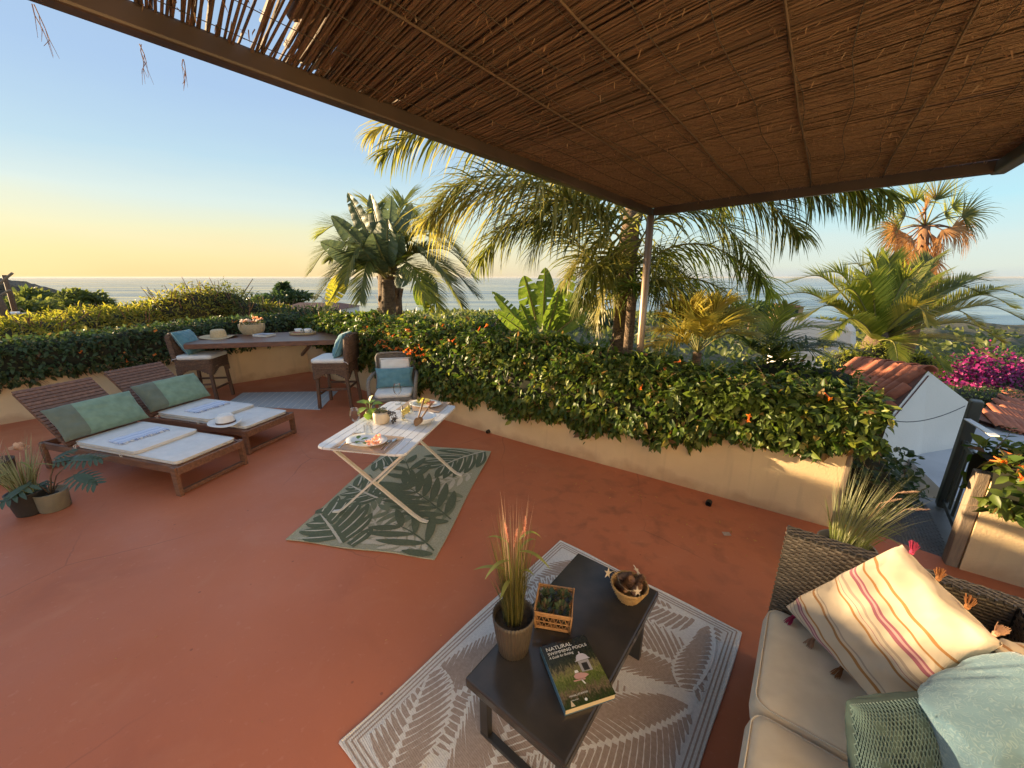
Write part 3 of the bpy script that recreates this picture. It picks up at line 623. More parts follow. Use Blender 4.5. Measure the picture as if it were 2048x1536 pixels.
M['far_roof'] = pm('far_roof', (.26, .12, .08), (.20, .10, .07), rough=.9, scale=2)
M['orange_wall'] = pm('orange_wall', (.55, .32, .18), (.48, .28, .16), rough=.9, scale=.5)
M['shutter'] = pm('shutter', (.05, .05, .05), rough=.5)
def hipped(name, label, px0, px1, pyt, pye, pyb, Y, wm, rm_, hip=.25, white_left=False, win=2):
    eL, eR = D(px0, pye, Y), D(px1, pye, Y); rt = D((px0 + px1) / 2, pyt, Y + 4).z; zb = min(D(px0, pyb, Y).z, eL.z - 3.0); dp = 8
    h = thing(name, label, 'house', (eL.x, eL.y, zb)); w = eR.x - eL.x
    mb = MB(); mb.box(((eL.x + eR.x) / 2, Y + dp / 2, (zb + eL.z) / 2), (w * .94, dp * .9, eL.z - zb)); obj('wall', mb, wm, h, world=True)
    mb = MB(); e = [(eL.x, Y, eL.z), (eR.x, Y, eL.z), (eR.x, Y + dp, eL.z), (eL.x, Y + dp, eL.z), (eL.x + w * hip, Y + dp / 2, rt), (eR.x - w * hip, Y + dp / 2, rt)]
    mb.add(e, [(0, 1, 5, 4), (1, 2, 5), (2, 3, 4, 5), (3, 0, 4), (3, 2, 1, 0)], 0)
    mb.m[-2] = 1 if white_left else 0
    obj('roof', mb, [rm_, M['white_plaster']], h, world=True)
    for k in range(win):
        q = MB(); q.box((eL.x + w * (k + .8) / (win + .6), Y + dp * .05 - .03, eL.z - 1.3), (.9, .08, 1.2)); obj('window', q, M['shutter'], h, world=True)
    mb = MB(); mb.box((eL.x + w * .6, Y + dp * .5, rt + .1), (.5, .5, .9)); obj('chimney', mb, wm, h, world=True)
    return h
hipped('distant_house', 'far house with a flat brown roof and white gable by the pine tree', 541, 668, 605, 622, 640, 42, M['white_plaster'], M['far_roof'], hip=.16, white_left=True)
hipped('distant_house', 'far orange house with a red roof left of the spreading palm', 1563, 1612, 607, 614, 632, 95, M['orange_wall'], M['roof_tile'], hip=.2)
hipped('distant_house', 'far red roofed house in the gap between palm and banana plant', 985, 1040, 652, 662, 680, 26, M['orange_wall'], M['far_roof'], hip=.15)
hipped('distant_house', 'far pale house on the coast beside the tall shaggy palm', 1806, 1838, 622, 628, 640, 190, M['white_plaster'], M['roof_tile'], hip=.2)
# ================================================================ FURNITURE
def local(root, p):
    q = V(p) - root.location; a = -root.rotation_euler.z
    return V((q.x * math.cos(a) - q.y * math.sin(a), q.x * math.sin(a) + q.y * math.cos(a), q.z))
def rrect(w, l, r, n=5, cx=0, cy=0):
    out = []
    for (sx, sy, a0) in ((1, 1, 0), (-1, 1, 90), (-1, -1, 180), (1, -1, 270)):
        for k in range(n + 1):
            a = R(a0 + 90 * k / n); out.append((cx + sx * (w / 2 - r) + r * math.cos(a), cy + sy * (l / 2 - r) + r * math.sin(a)))
    return out
def soft_pad(mb, w, l, t, r=.04, c=(0, 0, 0), wr=.003, m=0, n=5):
    """flat upholstered pad with rolled edges, lying at c (base)"""
    out = rrect(w, l, r, n); k = len(out); rings = [(1, 0), (1, 0)]
    prof = [(-.35, 0), (-.08, .12), (0, .5), (-.08, .88), (-.35, 1.0)]
    vs = []; c = V(c)
    for (d, h) in prof:
        s = d * t
        for (x, y) in out:
            q = V((x, y)); le = q.length; q2 = q * (1 + s / max(.05, le)); vs.append((c.x + q2.x, c.y + q2.y, c.z + h * t + (wr * math.sin(x * 31 + y * 17) if h > .8 else 0)))
    f = []
    for i in range(len(prof) - 1):
        for j in range(k): f.append((i * k + j, i * k + (j + 1) % k, (i + 1) * k + (j + 1) % k, (i + 1) * k + j))
    base = (len(prof) - 1) * k
    ns = len(vs)
    for fr in (.66, .33):
        for (x, y) in out: vs.append((c.x + x * fr, c.y + y * fr, c.z + t * (1.0 + .05 * (1 - fr)) + wr * math.sin(x * fr * 40 + 1) * math.sin(y * fr * 33)))
    vs.append((c.x, c.y, c.z + t * 1.05))
    for j in range(k):
        j2 = (j + 1) % k
        f.append((base + j, base + j2, ns + j2, ns + j)); f.append((ns + j, ns + j2, ns + k + j2, ns + k + j)); f.append((ns + k + j, ns + k + j2, ns + 2 * k))
    f.append(tuple(range(k - 1, -1, -1)))
    mb.add(vs, f, m); return mb
def piping(mb, w, l, r, z, c, rad=.004):
    p = [V((x + c[0], y + c[1], z + c[2])) for x, y in rrect(w, l, r, 5)]; mb.tube(p + [p[0]], rad, 5, cap=False)

# ---------------------------------------------------------------- sun loungers
LA = math.atan2(.28, -.96)
def make_lounger():
    t = thing('sun_lounger', 'teak sun lounger nearest the potted plants, folded towel on its white pad', 'sun lounger', (-2.974, 3.077, 0), LA, 'teak sun loungers by the left wall')
    W, HX, ZR = .62, 1.47, .245
    for y in (-.015, -W + .015):
        mb = MB(); mb.box((.96, y, ZR), (1.92, .03, .07)); obj('side_rail', mb, M['teak'], t, bevel=.004)
    for x in (-.017, 1.90):
        mb = MB(); mb.box((x, -W / 2, ZR), (.03, W + .004, .07)); obj('end_rail', mb, M['teak'], t, bevel=.004)
    for x in (.015, 1.86):
        for y in (.004, -W - .004):
            mb = MB(); mb.box((x, y, .14), (.06, .035, .28)); obj('leg', mb, M['teak'], t, bevel=.004)
        mb = MB(); mb.box((x, -W / 2, .03), (.04, W - .03, .035)); obj('floor_rail', mb, M['teak'], t, bevel=.003)
    for k in range(16):
        mb = MB(); mb.box((.06 + k * .086, -W / 2, ZR + .027), (.07, W - .062, .015)); obj('slat', mb, M['teak'], t, bevel=.003)
    ca, sa = math.cos(R(39)), math.sin(R(39)); BL = .80
    def bp(s, y, o=0): return V((HX + s * ca - o * sa, y, ZR + .035 + s * sa + o * ca))
    for y in (-.025, -W + .025):
        mb = MB(); mb.bar(bp(0, y, -.012), bp(BL, y, -.012), .035, .03, up=(-sa, 0, ca)); obj('back_stile', mb, M['teak'], t, bevel=.003)
    for k in range(18):
        s = .02 + k * (BL - .03) / 17; mb = MB(); mb.bar(bp(s, -.004, .010), bp(s, -W + .004, .010), .0375, .014, up=(-sa, 0, ca)); obj('back_slat', mb, M['teak'], t, bevel=.003)
    mb = MB(); mb.bar(bp(.45, -.12, -.03), V((1.84, -.12, ZR)), .03, .02); mb.bar(bp(.45, -W + .12, -.03), V((1.84, -W + .12, ZR)), .03, .02); obj('prop', mb, M['teak'], t)
    return t
lg = make_lounger()
lg2 = dup(lg, (-2.914, 3.917, 0), LA, 'teak sun lounger nearer the bar top, white hat lying on its pad')
def lounger_set(root, who, seed, towel_px, hat_px=None):
    W = .62; x0 = root.location; Q = Matrix.Rotation(LA, 4, 'Z')
    def wloc(x, y, z): return tuple(V(root.location) + Matrix.Rotation(LA, 3, 'Z') @ V((x, y, z)))
    c = thing('lounger_pad', 'white folded pad with cream edging on the lounger %s' % who, 'pad', wloc(.70, -.31, .281), LA, 'white lounger pads')
    mb = MB(); soft_pad(mb, 1.36, .56, .032, .05, (0, 0, 0)); lo = obj('lower_layer', mb, M['canvas'], c, smooth=True)
    mb = MB(); piping(mb, 1.365, .565, .05, .030, (0, 0, 0)); obj('piping', mb, M['cream_piping'], lo, smooth=True)
    mb = MB(); soft_pad(mb, .86, .565, .03, .05, (.26, 0, .036)); up = obj('upper_layer', mb, M['canvas'], c, smooth=True)
    mb = MB(); piping(mb, .865, .57, .05, .062, (.26, 0, 0)); piping(mb, .865, .57, .05, .040, (.26, 0, 0)); obj('piping', mb, M['cream_piping'], up, smooth=True)
    for (x, dz) in ((.02, .07), (.68, .05)):
        mb = MB(); mb.tube([(x, .28, .035), (x + .01, .30, .02), (x - .02, .305, -.02), (x + .015, .305, -dz)], .003, 5); mb.tube([(x, .28, .035), (x - .02, .30, .01), (x - .04, .305, -dz + .01)], .003, 5)
        obj('tie', mb, M['cream_piping'], c, smooth=True)
    # pillow against the slats
    p = thing('pillow', 'long green pillow with a grey green end, leaning on the lounger %s' % who, 'pillow', wloc(1.3, -.3, .33), LA, 'green pillows on the loungers')
    lx = lambda x, y, z: V((x - 1.3, y + .3, z - .33)); mb = MB()
    y0, y1 = .045, -.66
    mb.cushion(lx(1.36, y0, .37), lx(1.36, y1, .37), lx(1.60, y1 - .01, .665), lx(1.60, y0, .665), .17, 34, 20, .05, .004, seed)
    nu, nv = 34, 20; mi = []
    for s in (0, 1):
        for j in range(nv):
            for i in range(nu): mi.append(1 if i < 9 else 0)
    mb.m = mi; obj('pillow_cover', mb, [M['green_cloth'], M['grey_green_cloth']], p, smooth=True)
    # towel with tassel fringe
    tw = thing('towel', 'white and blue striped fringed towel folded on the lounger %s' % who, 'towel', wloc(*towel_px, .350), LA + R(-8 + seed * 3), 'folded towels on the lounger pads')
    mb = MB(); ln, wd = .40, .20
    mb.grid(lambda u, v: V(((v - .5) * wd, (u - .5) * ln, .0135 + .0025 * math.sin(u * 19 + v * 5) + .002 * math.sin(v * 23))), 26, 12)
    mb.grid(lambda u, v: V(((v - .5) * wd * 1.03, (u - .5) * ln * 1.01, .006 + .002 * math.sin(u * 17))), 20, 8)
    rim = [V(((-.5) * wd, (u / 20 - .5) * ln, 0)) for u in range(21)]
    for sx in (-.5, .5): mb.grid(lambda u, v: V((sx * wd * 1.02, (u - .5) * ln, v * .0135 + .002 * math.sin(u * 19) * v)), 20, 2)
    for sy in (-.5, .5): mb.grid(lambda u, v: V(((u - .5) * wd, sy * ln, v * .0135)), 8, 2)
    obj('cloth', mb, M['towel'], tw, smooth=True)
    fr = MB(); fb = MB(); r0 = random.Random(seed)
    for k in range(44):
        y = (k / 43 - .5) * ln * .98 + r0.uniform(-.003, .003); x = -.5 * wd; a = r0.uniform(-.9, .9)
        q = fr if r0.random() < .6 else fb
        q.tube([(x, y, .011), (x - .014, y + a * .008, .009), (x - r0.uniform(.026, .04), y + a * .02, .004)], [.0024, .0036, .003], 5)
    obj('fringe', fr, M['canvas'], tw, smooth=True, kind='stuff'); obj('fringe', fb, M['dark_blue_thread'], tw, smooth=True, kind='stuff')
def towel_mat():
    m = fabric('towel', (.62, .67, .80), (.55, .61, .76), wv=240, bump=.2); t = m.node_tree; n = t.nodes.new; l = t.links.new; p = t.nodes['Principled BSDF']
    tcn = [q for q in t.nodes if q.type == 'TEX_COORD'][0]; s = n('ShaderNodeSeparateXYZ'); l(tcn.outputs['Object'], s.inputs[0])
    w = n('ShaderNodeMath'); w.operation = 'MULTIPLY_ADD'; w.inputs[1].default_value = 5; w.inputs[2].default_value = .5; l(s.outputs['X'], w.inputs[0])
    cr = n('ShaderNodeValToRGB'); cr.color_ramp.interpolation = 'CONSTANT'; e = cr.color_ramp.elements; e[0].position = 0; e[0].color = (.62, .68, .84, 1); e[1].position = .1; e[1].color = (.12, .2, .42, 1)
    for po, c in ((.15, (.66, .71, .84)), (.22, (.12, .2, .42)), (.25, (.66, .71, .84)), (.55, (.3, .4, .62)), (.60, (.66, .71, .84)), (.68, (.3, .4, .62)), (.71, (.66, .71, .84))):
        q = e.new(po); q.color = (*c, 1)
    l(w.outputs[0], cr.inputs[0]); l(cr.outputs[0], p.inputs['Base Color']); return m
M['towel'] = towel_mat(); M['dark_blue_thread'] = pm('dark_blue_thread', (.28, .34, .52), rough=.9)
lounger_set(lg, 'nearest the potted plants', 1, (.93, -.30))
lounger_set(lg2, 'nearer the bar top', 2, (.98, -.33))
def hat(name, label, loc, rz, br, cr, ch, mat, band=None, tilt=(0, 0), dent=False):
    t = thing(name, label, 'hat', loc, rz)
    def brim(u, v):
        a = 2 * math.pi * u; r = cr + (br - cr) * v
        z = .006 + .018 * v * v * math.cos(2 * a) + .010 * v * math.sin(3 * a + 1) * v
        return V((r * math.cos(a) * 1.06, r * math.sin(a), max(.003, z + .012 * v)))
    mb = MB(); mb.grid(brim, 40, 8, wrapu=True); o = obj('brim', mb, mat, t, smooth=True); s = o.modifiers.new('thick', 'SOLIDIFY'); s.thickness = .003; s.offset = 1
    prof = [(1, 0), (.99, .2), (.965, .45), (.93, .7), (.86, .87), (.70, .97), (.42, 1.0), (.0, 1.0)]
    def crown(u, v):
        i = v * (len(prof) - 1); k = min(int(i), len(prof) - 2); f_ = i - k; rr = (prof[k][0] * (1 - f_) + prof[k + 1][0] * f_) * cr; zz = (prof[k][1] * (1 - f_) + prof[k + 1][1] * f_) * ch; a = 2 * math.pi * u
        x, y = rr * math.cos(a) * 1.08, rr * math.sin(a)
        if dent and zz > ch * .6:
            zz -= .03 * math.exp(-(y / .022) ** 2) * (zz / ch - .6) / .4; s_ = 1 - .22 * max(0, x / cr) * (zz / ch); y *= s_
        return V((x, y, .006 + zz))
    mb = MB(); mb.grid(crown, 36, 16, wrapu=True); obj('crown', mb, mat, t, smooth=True)
    if band is not None:
        mb = MB(); mb.grid(lambda u, v: V((1.012 * cr * 1.08 * math.cos(6.2832 * u), 1.012 * cr * math.sin(6.2832 * u), .008 + .018 * v)), 36, 2, wrapu=True); obj('ribbon', mb, band, t, smooth=True)
    return t
hp = V(lg2.location) + Matrix.Rotation(LA, 3, 'Z') @ V((.55, -.34, .345))
hat('fedora', 'white felt fedora with a brown ribbon lying on the lounger pad', tuple(G(452, 846, .35)), R(20), .155, .085, .10, M['white_felt'], M['brown_ribbon'], dent=True)

# ---------------------------------------------------------------- dining table
TA = R(-11.6); TZ = .72
tb = thing('folding_table', 'white slatted folding table set for two on the green leaf rug', 'table', (-.975, 3.02, 0), TA)
TW, TL_ = .70, 1.09; ns = 11; sw = TW / ns
for k in range(ns):
    x0 = -TW / 2 + k * sw + .0022; x1 = x0 + sw - .0045; y = TL_ / 2; mb = MB(); c = .05
    if k == 0: p2 = [(x0, -y + c), (x0 + .015, -y + .015), (x1, -y), (x1, y), (x0 + .015, y - .015), (x0, y - c)]
    elif k == ns - 1: p2 = [(x0, -y), (x1 - .015, -y + .015), (x1, -y + c), (x1, y - c), (x1 - .015, y - .015), (x0, y)]
    else: p2 = [(x0, -y), (x1, -y), (x1, y), (x0, y)]
    mb.prism(p2, TZ - .018, TZ); obj('slat', mb, M['white_slat'] if 'white_slat' in M else M.setdefault('white_slat', pm('white_slat', (.76, .77, .80), (.70, .71, .74), rough=.38, scale=5, rand=.04)), tb, bevel=.002)
for yy in (-.40, 0, .40):
    mb = MB(); mb.box((0, yy, TZ - .029), (TW - .06, .03, .018)); obj('cross_rail', mb, M['cream_metal'], tb)
def tl(px, py, z=.725): return local(tb, G(px, py, z))
fl_ = {k: local(tb, G(*p)) for k, p in dict(nl=(680, 1028), nr=(842, 1046), fr=(913, 952)).items()}
fl_['fl'] = fl_['nl'] + (fl_['fr'] - fl_['nr'])
for (f0, sx, yt) in (('nl', 1, -.40), ('nr', -1, -.385), ('fl', 1, .40), ('fr', -1, .385)):
    p = fl_[f0]; yt2 = yt; q = V((sx * TW * .44, yt2 - .06 * (1 if yt < 0 else 0), TZ - .03)); mb = MB()
    d = (q - p).normalized(); out = V((-sx, 0, 0)); pts = [p + V((-sx * .045, 0, .018)), p + V((0, 0, .03)), p + d * .08 + V((0, 0, .02))]
    n_ = 8
    for k in range(1, n_ + 1): pts.append((p + d * .08 + V((0, 0, .02))).lerp(q, k / n_))
    for a_, b_ in zip(pts, pts[1:]): mb.bar(a_, b_ + (b_ - a_).normalized() * .004, .016, .026, up=(0, 1, 0))
    mb.box(p + V((-sx * .05, 0, .012)), (.02, .03, .024)); obj('leg', mb, M['cream_metal'], tb)
mb = MB(); mb.tube([V((0, fl_['nl'].y * .5 - .2, .36)), V((0, .40, .37))], .008, 8); obj('tie_rod', mb, M['cream_metal'], tb, smooth=True)

# on the table
def on_table(px, py): return tuple(G(px, py, TZ + .003))
M['placemat'] = pm('placemat', (.50, .36, .27), (.42, .30, .22), rough=.85, scale=60, bump=.3, bscale=200, bdist=.002)
def placemat(label, loc, w, l):
    t = MB(); t.box((0, 0, .0015), (w, l, .003)); o = obj('placemat', t, M['placemat']); o.location = loc; o.rotation_euler = (0, 0, TA); return tag(o, label, 'placemat', 'placemats on the white table')
placemat('pinkish brown placemat under the near plate with the rose sprig', on_table(737, 886), .42, .30)
placemat('pinkish brown placemat under the far plate of food', on_table(848, 812), .42, .30)
M['leaf_plain'] = leafmat('leaf_plain', (.08, .15, .03), (.13, .20, .05), trans=.35)
M['rose_pink'] = leafmat('rose_pink', (.72, .33, .23), (.80, .50, .36), trans=.3)
def plate(label, loc, r):
    mb = MB(); mb.lathe([(0, .006), (r * .55, .006), (r * .68, .010), (r * .98, .019), (r, .021), (r * .99, .0225), (r * .68, .0145), (r * .55, .011), (0, .011)], 40, sx=1.28, sy=.92); o = obj('plate', mb, M['porcelain'], smooth=True); o.location = loc; o.rotation_euler = (0, 0, TA - .1); return tag(o, label, 'plate', 'oval white plates')
p1 = V(on_table(734, 885)) + V((0, 0, .003)); p2 = V(on_table(851, 811)) + V((0, 0, .003))
plate('white oval plate with a pink rose sprig lying on it', p1, .125); plate('white oval plate with lemon and greens, on the far side of the table', p2, .125)
def leaf_blade(mb, p, d, l, w, n=(0, 0, 1), m=0, curl=.15):
    """one folded leaf, base p, direction d"""
    p, d, n = V(p), V(d).normalized(), V(n); s = d.cross(n).normalized(); n = s.cross(d)
    pts = [(0, 0), (.25, .8), (.55, 1), (.82, .6), (1, 0)]; c = []
    for (t, k) in pts: c.append((p + d * l * t - n * curl * l * t * t, s * w / 2 * k, n * (w * .12 * k)))
    v = []; 
    for (a, b, u) in c: v += [a + b + u, a, a - b + u]
    f = []
    for i in range(4): f += [(3 * i, 3 * i + 1, 3 * i + 4, 3 * i + 3), (3 * i + 1, 3 * i + 2, 3 * i + 5, 3 * i + 4)]
    mb.add(v, f, m)
def petal_ball(mb, c, r, n, seed, m=0, sq=.8):
    r0 = random.Random(seed); c = V(c)
    for k in range(n):
        d = V((r0.gauss(0, 1), r0.gauss(0, 1), abs(r0.gauss(.3, .8)))).normalized(); q = c + d * r * r0.uniform(.2, .8); leaf_blade(mb, q, d + V((r0.uniform(-.6, .6), r0.uniform(-.6, .6), 0)), r * r0.uniform(.6, .9), r * .75, n=V((r0.uniform(-1, 1), r0.uniform(-1, 1), 1)), m=m, curl=-.3)
ro = thing('rose_sprig', 'pink rose sprig with green leaves lying across the near plate', 'flower', tuple(p1 + V((0, 0, .022))))
a = local(ro, G(669, 895, .75)); b = local(ro, G(742, 880, .76)); c_ = local(ro, G(752, 884, .765)); mb = MB(); mb.tube([a, a.lerp(b, .5) + V((0, 0, .008)), b], .0022, 5); obj('stem', mb, M['stem_brown'], ro)
for (px, py, dx, dy) in ((716, 878, -.2, 1), (716, 882, .2, -.9), (722, 880, .9, .5), (728, 884, .5, -.8)):
    mb = MB(); leaf_blade(mb, local(ro, G(px, py, .765)), (dx, dy, .25), .055, .034); obj('leaf', mb, M['leaf_plain'], ro, smooth=True)
for k, (px, py) in enumerate(((738, 887), (750, 882), (757, 877), (745, 890), (754, 888))):
    mb = MB(); petal_ball(mb, local(ro, G(px, py, .765)), .026, 16, k); obj('blossom', mb, M['rose_pink'], ro, smooth=True)
sa = thing('salad', 'lemon slice and green salad served on the far plate', 'food', tuple(p2 + V((0, 0, .014))))
M['lemon'] = pm('lemon', (.75, .55, .08), (.80, .66, .2), rough=.4, scale=60); M['salmon'] = pm('salmon', (.70, .26, .14), (.62, .20, .10), rough=.45, scale=60)
mb = MB()
for k in range(16): leaf_blade(mb, (rnd.uniform(-.07, .05), rnd.uniform(-.03, .05), .004), (rnd.uniform(-1, 1), rnd.uniform(-1, 1), .5), .05, .035)
obj('greens', mb, M['yellow_leaf'], sa, smooth=True)
for k in range(3):
    mb = MB(); mb.lathe([(0, 0), (.024, 0), (.026, .003), (.024, .006), (0, .006)], 20); o = obj('lemon_slice', mb, M['lemon'], sa, smooth=True); o.location = (-.03 + k * .025, .02 - k * .012, .018 + .006 * k); o.rotation_euler = (R(28 + 20 * k), R(18 * k), 0)
mb = MB()
for k in range(7): mb.tube([(.04 + rnd.uniform(-.03, .03), -.01 + rnd.uniform(-.03, .03), .008), (.06 + rnd.uniform(-.02, .03), rnd.uniform(-.03, .03), .02)], .009, 8)
obj('salmon_piece', mb, M['salmon'], sa, smooth=True)
def wine_glass(label, loc, s=1.0):
    prof = [(.034, 0), (.033, .002), (.010, .005), (.0042, .012), (.0036, .05), (.004, .088), (.014, .096), (.030, .112), (.038, .135), (.0385, .155), (.034, .180), (.030, .203), (.0288, .2035), (.0328, .180), (.0372, .155), (.0366, .135), (.0288, .1135), (.012, .099), (.0, .0965)]
    mb = MB(); mb.lathe([(0, 0)] + [(r * s, z * s) for r, z in prof], 28); o = obj('wine_glass', mb, M['glass'], smooth=True); o.location = loc; return tag(o, label, 'wine glass', 'wine glasses on the white table')
wine_glass('empty stemmed wine glass at the near end of the white table', on_table(714, 866)); wine_glass('empty stemmed wine glass in front of the blue chair pillow', on_table(797, 808))
mb = MB(); mb.lathe([(0, 0), (.030, 0), (.031, .002), (.034, .10), (.0328, .10), (.0295, .006), (0, .006)], 26); o = obj('tumbler', mb, M['glass'], smooth=True); o.location = on_table(738, 872); tag(o, 'clear straight water tumbler behind the near plate', 'glass')
def cutlery(name, label, ax, bx, kind):
    A_, B_ = G(*ax, TZ + .008), G(*bx, TZ + .008); d = B_ - A_; L0 = d.length; rz = math.atan2(d.y, d.x); mb = MB()
    if kind == 'knife':
        mb.prism([(0, -.006), (L0 * .45, -.005), (L0 * .47, -.008), (L0 * .9, -.008), (L0, .004), (L0 * .45, .005), (0, .006)], 0, .003)
    else:
        mb.tube([(0, 0, .003), (L0 * .3, 0, .003), (L0 * .66, 0, .006), (L0 * .7, 0, .004)], [.0042, .0036, .0026, .003], 6)
        if kind == 'spoon': mb.grid(lambda u, v: V((L0 * .69 + L0 * .31 * u, .0205 * math.sin(math.pi * u) ** .6 * (2 * v - 1), .002 + .005 * ((2 * v - 1) ** 2) * math.sin(math.pi * u))), 12, 8)
        else:
            mb.box((L0 * .75, 0, .004), (L0 * .1, .02, .002))
            for k in range(4): mb.box((L0 * .89, -.009 + .006 * k, .004), (L0 * .2, .003, .002))
    o = obj(name, mb, M['steel'], smooth=(kind == 'spoon')); o.location = A_; o.rotation_euler = (0, 0, rz); return tag(o, label, kind)
cutlery('knife', 'steel knife laid left of the near plate', (677, 897), (703, 872), 'knife')
cutlery('spoon', 'steel spoon laid right of the near plate', (768, 902), (794, 877), 'spoon')
cutlery('fork', 'steel fork beside the spoon at the near plate', (762, 900), (781, 880), 'fork')
cutlery('butter_knife', 'steel knife laid right of the far plate', (868, 815), (884, 802), 'knife')
bo = thing('salad_bowl', 'white oval salad bowl near the right edge of the table', 'bowl', on_table(842, 846), TA)
mb = MB(); mb.lathe([(0, .004), (.06, .004), (.085, .025), (.108, .058), (.112, .066), (.109, .067), (.103, .057), (.08, .028), (.056, .010), (0, .010)], 40, sx=1.2, sy=.95); obj('bowl_body', mb, M['porcelain'], bo, smooth=True)
M['server_wood'] = pm('server_wood', (.22, .13, .07), (.15, .08, .045), rough=.6, scale=20, stretch=(1, 1, .3))
for k, (lab, a, b, tw_) in enumerate((('wooden salad server leaning up to the right out of the bowl', (838, 842, .785), (864, 806, .87), .3), ('wooden salad server standing most upright in the bowl', (834, 844, .785), (848, 798, .88), -.2))):
    A_ = G(*a); B_ = D(b[0], b[1], A_.y + .03); mb = MB(); d = (B_ - A_).normalized(); mb.tube([A_ + d * .02, A_.lerp(B_, .4), B_], [.006, .0065, .0085], 8)
    sd = d.cross(V((.3, -1, .2))).normalized(); mb.grid(lambda u, v: A_ + d * (.035 - .075 * u) + sd * (.026 * math.sin(math.pi * (u * .85 + .15)) ** .7) * (2 * v - 1) + V((0, 0, .0)), 8, 6)
    tag(obj('salad_server', mb, M['server_wood'], smooth=True), lab, 'server', 'wooden salad servers')
jg = thing('lemonade_jug', 'clear glass jug of water with lemon slices', 'jug', on_table(815, 838))
mb = MB(); mb.lathe([(0, 0), (.05, 0), (.052, .004), (.053, .05), (.051, .10), (.046, .135), (.052, .152), (.050, .153), (.0435, .135), (.048, .10), (.0495, .05), (.048, .007), (0, .006)], 30); obj('glass_body', mb, M['glass'], jg, smooth=True)
mb = MB(); mb.tube([(.043, -.01, .13), (.08, -.02, .135), (.092, -.022, .10), (.08, -.02, .055), (.048, -.012, .045)], .006, 8); obj('handle', mb, M['glass'], jg, smooth=True)
M['water'] = glassmat('water', (.98, .93, .78)); mb = MB(); mb.lathe([(0, .008), (.0465, .008), (.0478, .05), (.0474, .088), (0, .088)], 28); obj('lemon_water', mb, M['water'], jg, smooth=True)
for k in range(3):
    mb = MB(); mb.lathe([(0, 0), (.026, 0), (.028, .003), (.026, .006), (0, .006)], 20); o = obj('lemon_slice', mb, M['lemon'], jg, smooth=True); o.location = (-.012 + .012 * k, -.014 + .012 * k, .07 + .012 * k); o.rotation_euler = (R(58 + 12 * k), R(15 * k), R(40 * k))
# two small potted plants
M['cream_pot'] = pm('cream_pot', (.66, .53, .38), (.60, .48, .34), rough=.5, scale=20)
M['gold_pot'] = pm('gold_pot', (.45, .36, .14), (.38, .3, .1), rough=.5, scale=20)
M['succulent'] = leafmat('succulent', (.06, .075, .025), (.14, .12, .05), trans=.15)
M['purple_leaf'] = leafmat('purple_leaf', (.05, .04, .035), (.08, .06, .05), trans=.1)
M['lime_leaf'] = leafmat('lime_leaf', (.13, .22, .035), (.19, .28, .06), trans=.45)
pt = thing('potted_succulent', 'cream pot of brown green succulents trailing over the right side', 'potted plant', on_table(764, 845))
mb = MB(); mb.lathe([(0, 0), (.050, 0), (.062, .012), (.068, .045), (.066, .085), (.056, .098), (.052, .096), (.058, .082), (.05, .08), (0, .08)], 32); obj('pot', mb, M['cream_pot'], pt, smooth=True)
mb = MB()
for k in range(90):
    a = rnd.uniform(0, 6.28); r_ = .05 * math.sqrt(rnd.random()); leaf_blade(mb, (r_ * math.cos(a), r_ * math.sin(a), .085 + rnd.uniform(0, .055) * (1 - r_ / .07)), (math.cos(a), math.sin(a), rnd.uniform(.1, 1.2)), rnd.uniform(.014, .026), .013)
obj('foliage', mb, M['succulent'], pt, smooth=True, kind='stuff')
mb = MB(); tmb = MB()
for k in range(3):
    st = [V((.045, -.02 + .02 * k, .092)), V((.08 + .01 * k, -.02 + .02 * k, .09)), V((.095 + .008 * k, -.02 + .02 * k, .04)), V((.10 + .01 * k, -.025 + .02 * k, -.0 + .012 * k))]
    tmb.tube(st, .002, 4)
    for i in range(30):
        u = rnd.random() * 2.99; j = int(u); q = st[j].lerp(st[j + 1], u - j); leaf_blade(mb, q, (rnd.uniform(-1, 1), rnd.uniform(-1, 1), rnd.uniform(-.5, .6)), .02, .015)
obj('stem', tmb, M['stem_brown'], pt); obj('trailing_leaves', mb, M['purple_leaf'], pt, smooth=True, kind='stuff')
pt = thing('potted_plant', 'small gold pot with big lime green round leaves on the white table', 'potted plant', on_table(741, 836))
mb = MB(); mb.lathe([(0, 0), (.028, 0), (.036, .05), (.038, .058), (.034, .058), (.032, .05), (0, .048)], 24); obj('pot', mb, M['gold_pot'], pt, smooth=True)
for (dx, dy, z, l_, w_, tz_) in ((-.9, .1, .13, .085, .085, .35), (-.6, -.5, .10, .09, .085, -.2), (.5, -.5, .09, .085, .08, -.1), (.8, .2, .12, .09, .085, .2), (-.2, .8, .12, .08, .08, .3), (.1, -.9, .06, .07, .07, -.5), (.2, .1, .14, .07, .07, .8)):
    mb = MB(); d = V((dx, dy, 0)).normalized(); tip = V((dx * .03, dy * .03, z)); mb.tube([(0, 0, .045), tip * .6 + V((0, 0, .02)), tip], .002, 4)
    leaf_blade(mb, tip, (dx, dy, tz_), l_, w_ * 1.15, n=(0, 0, 1), curl=.25); obj('leaf', mb, M['lime_leaf'], pt, smooth=True)

# ---------------------------------------------------------------- dining chair
M['grey_wicker'] = pm('grey_wicker', (.26, .22, .18), (.16, .135, .11), rough=.7, scale=30, stretch=(1, 1, 6), bump=.7, bscale=70, bdist=.008)
ch = thing('wicker_armchair', 'grey wicker dining armchair with white back pad behind the table', 'chair', (-1.53, 4.83, 0), R(-170 + 360))
def ch_part(n, mb, m='grey_wicker', **k): return obj(n, mb, M[m], ch, **k)
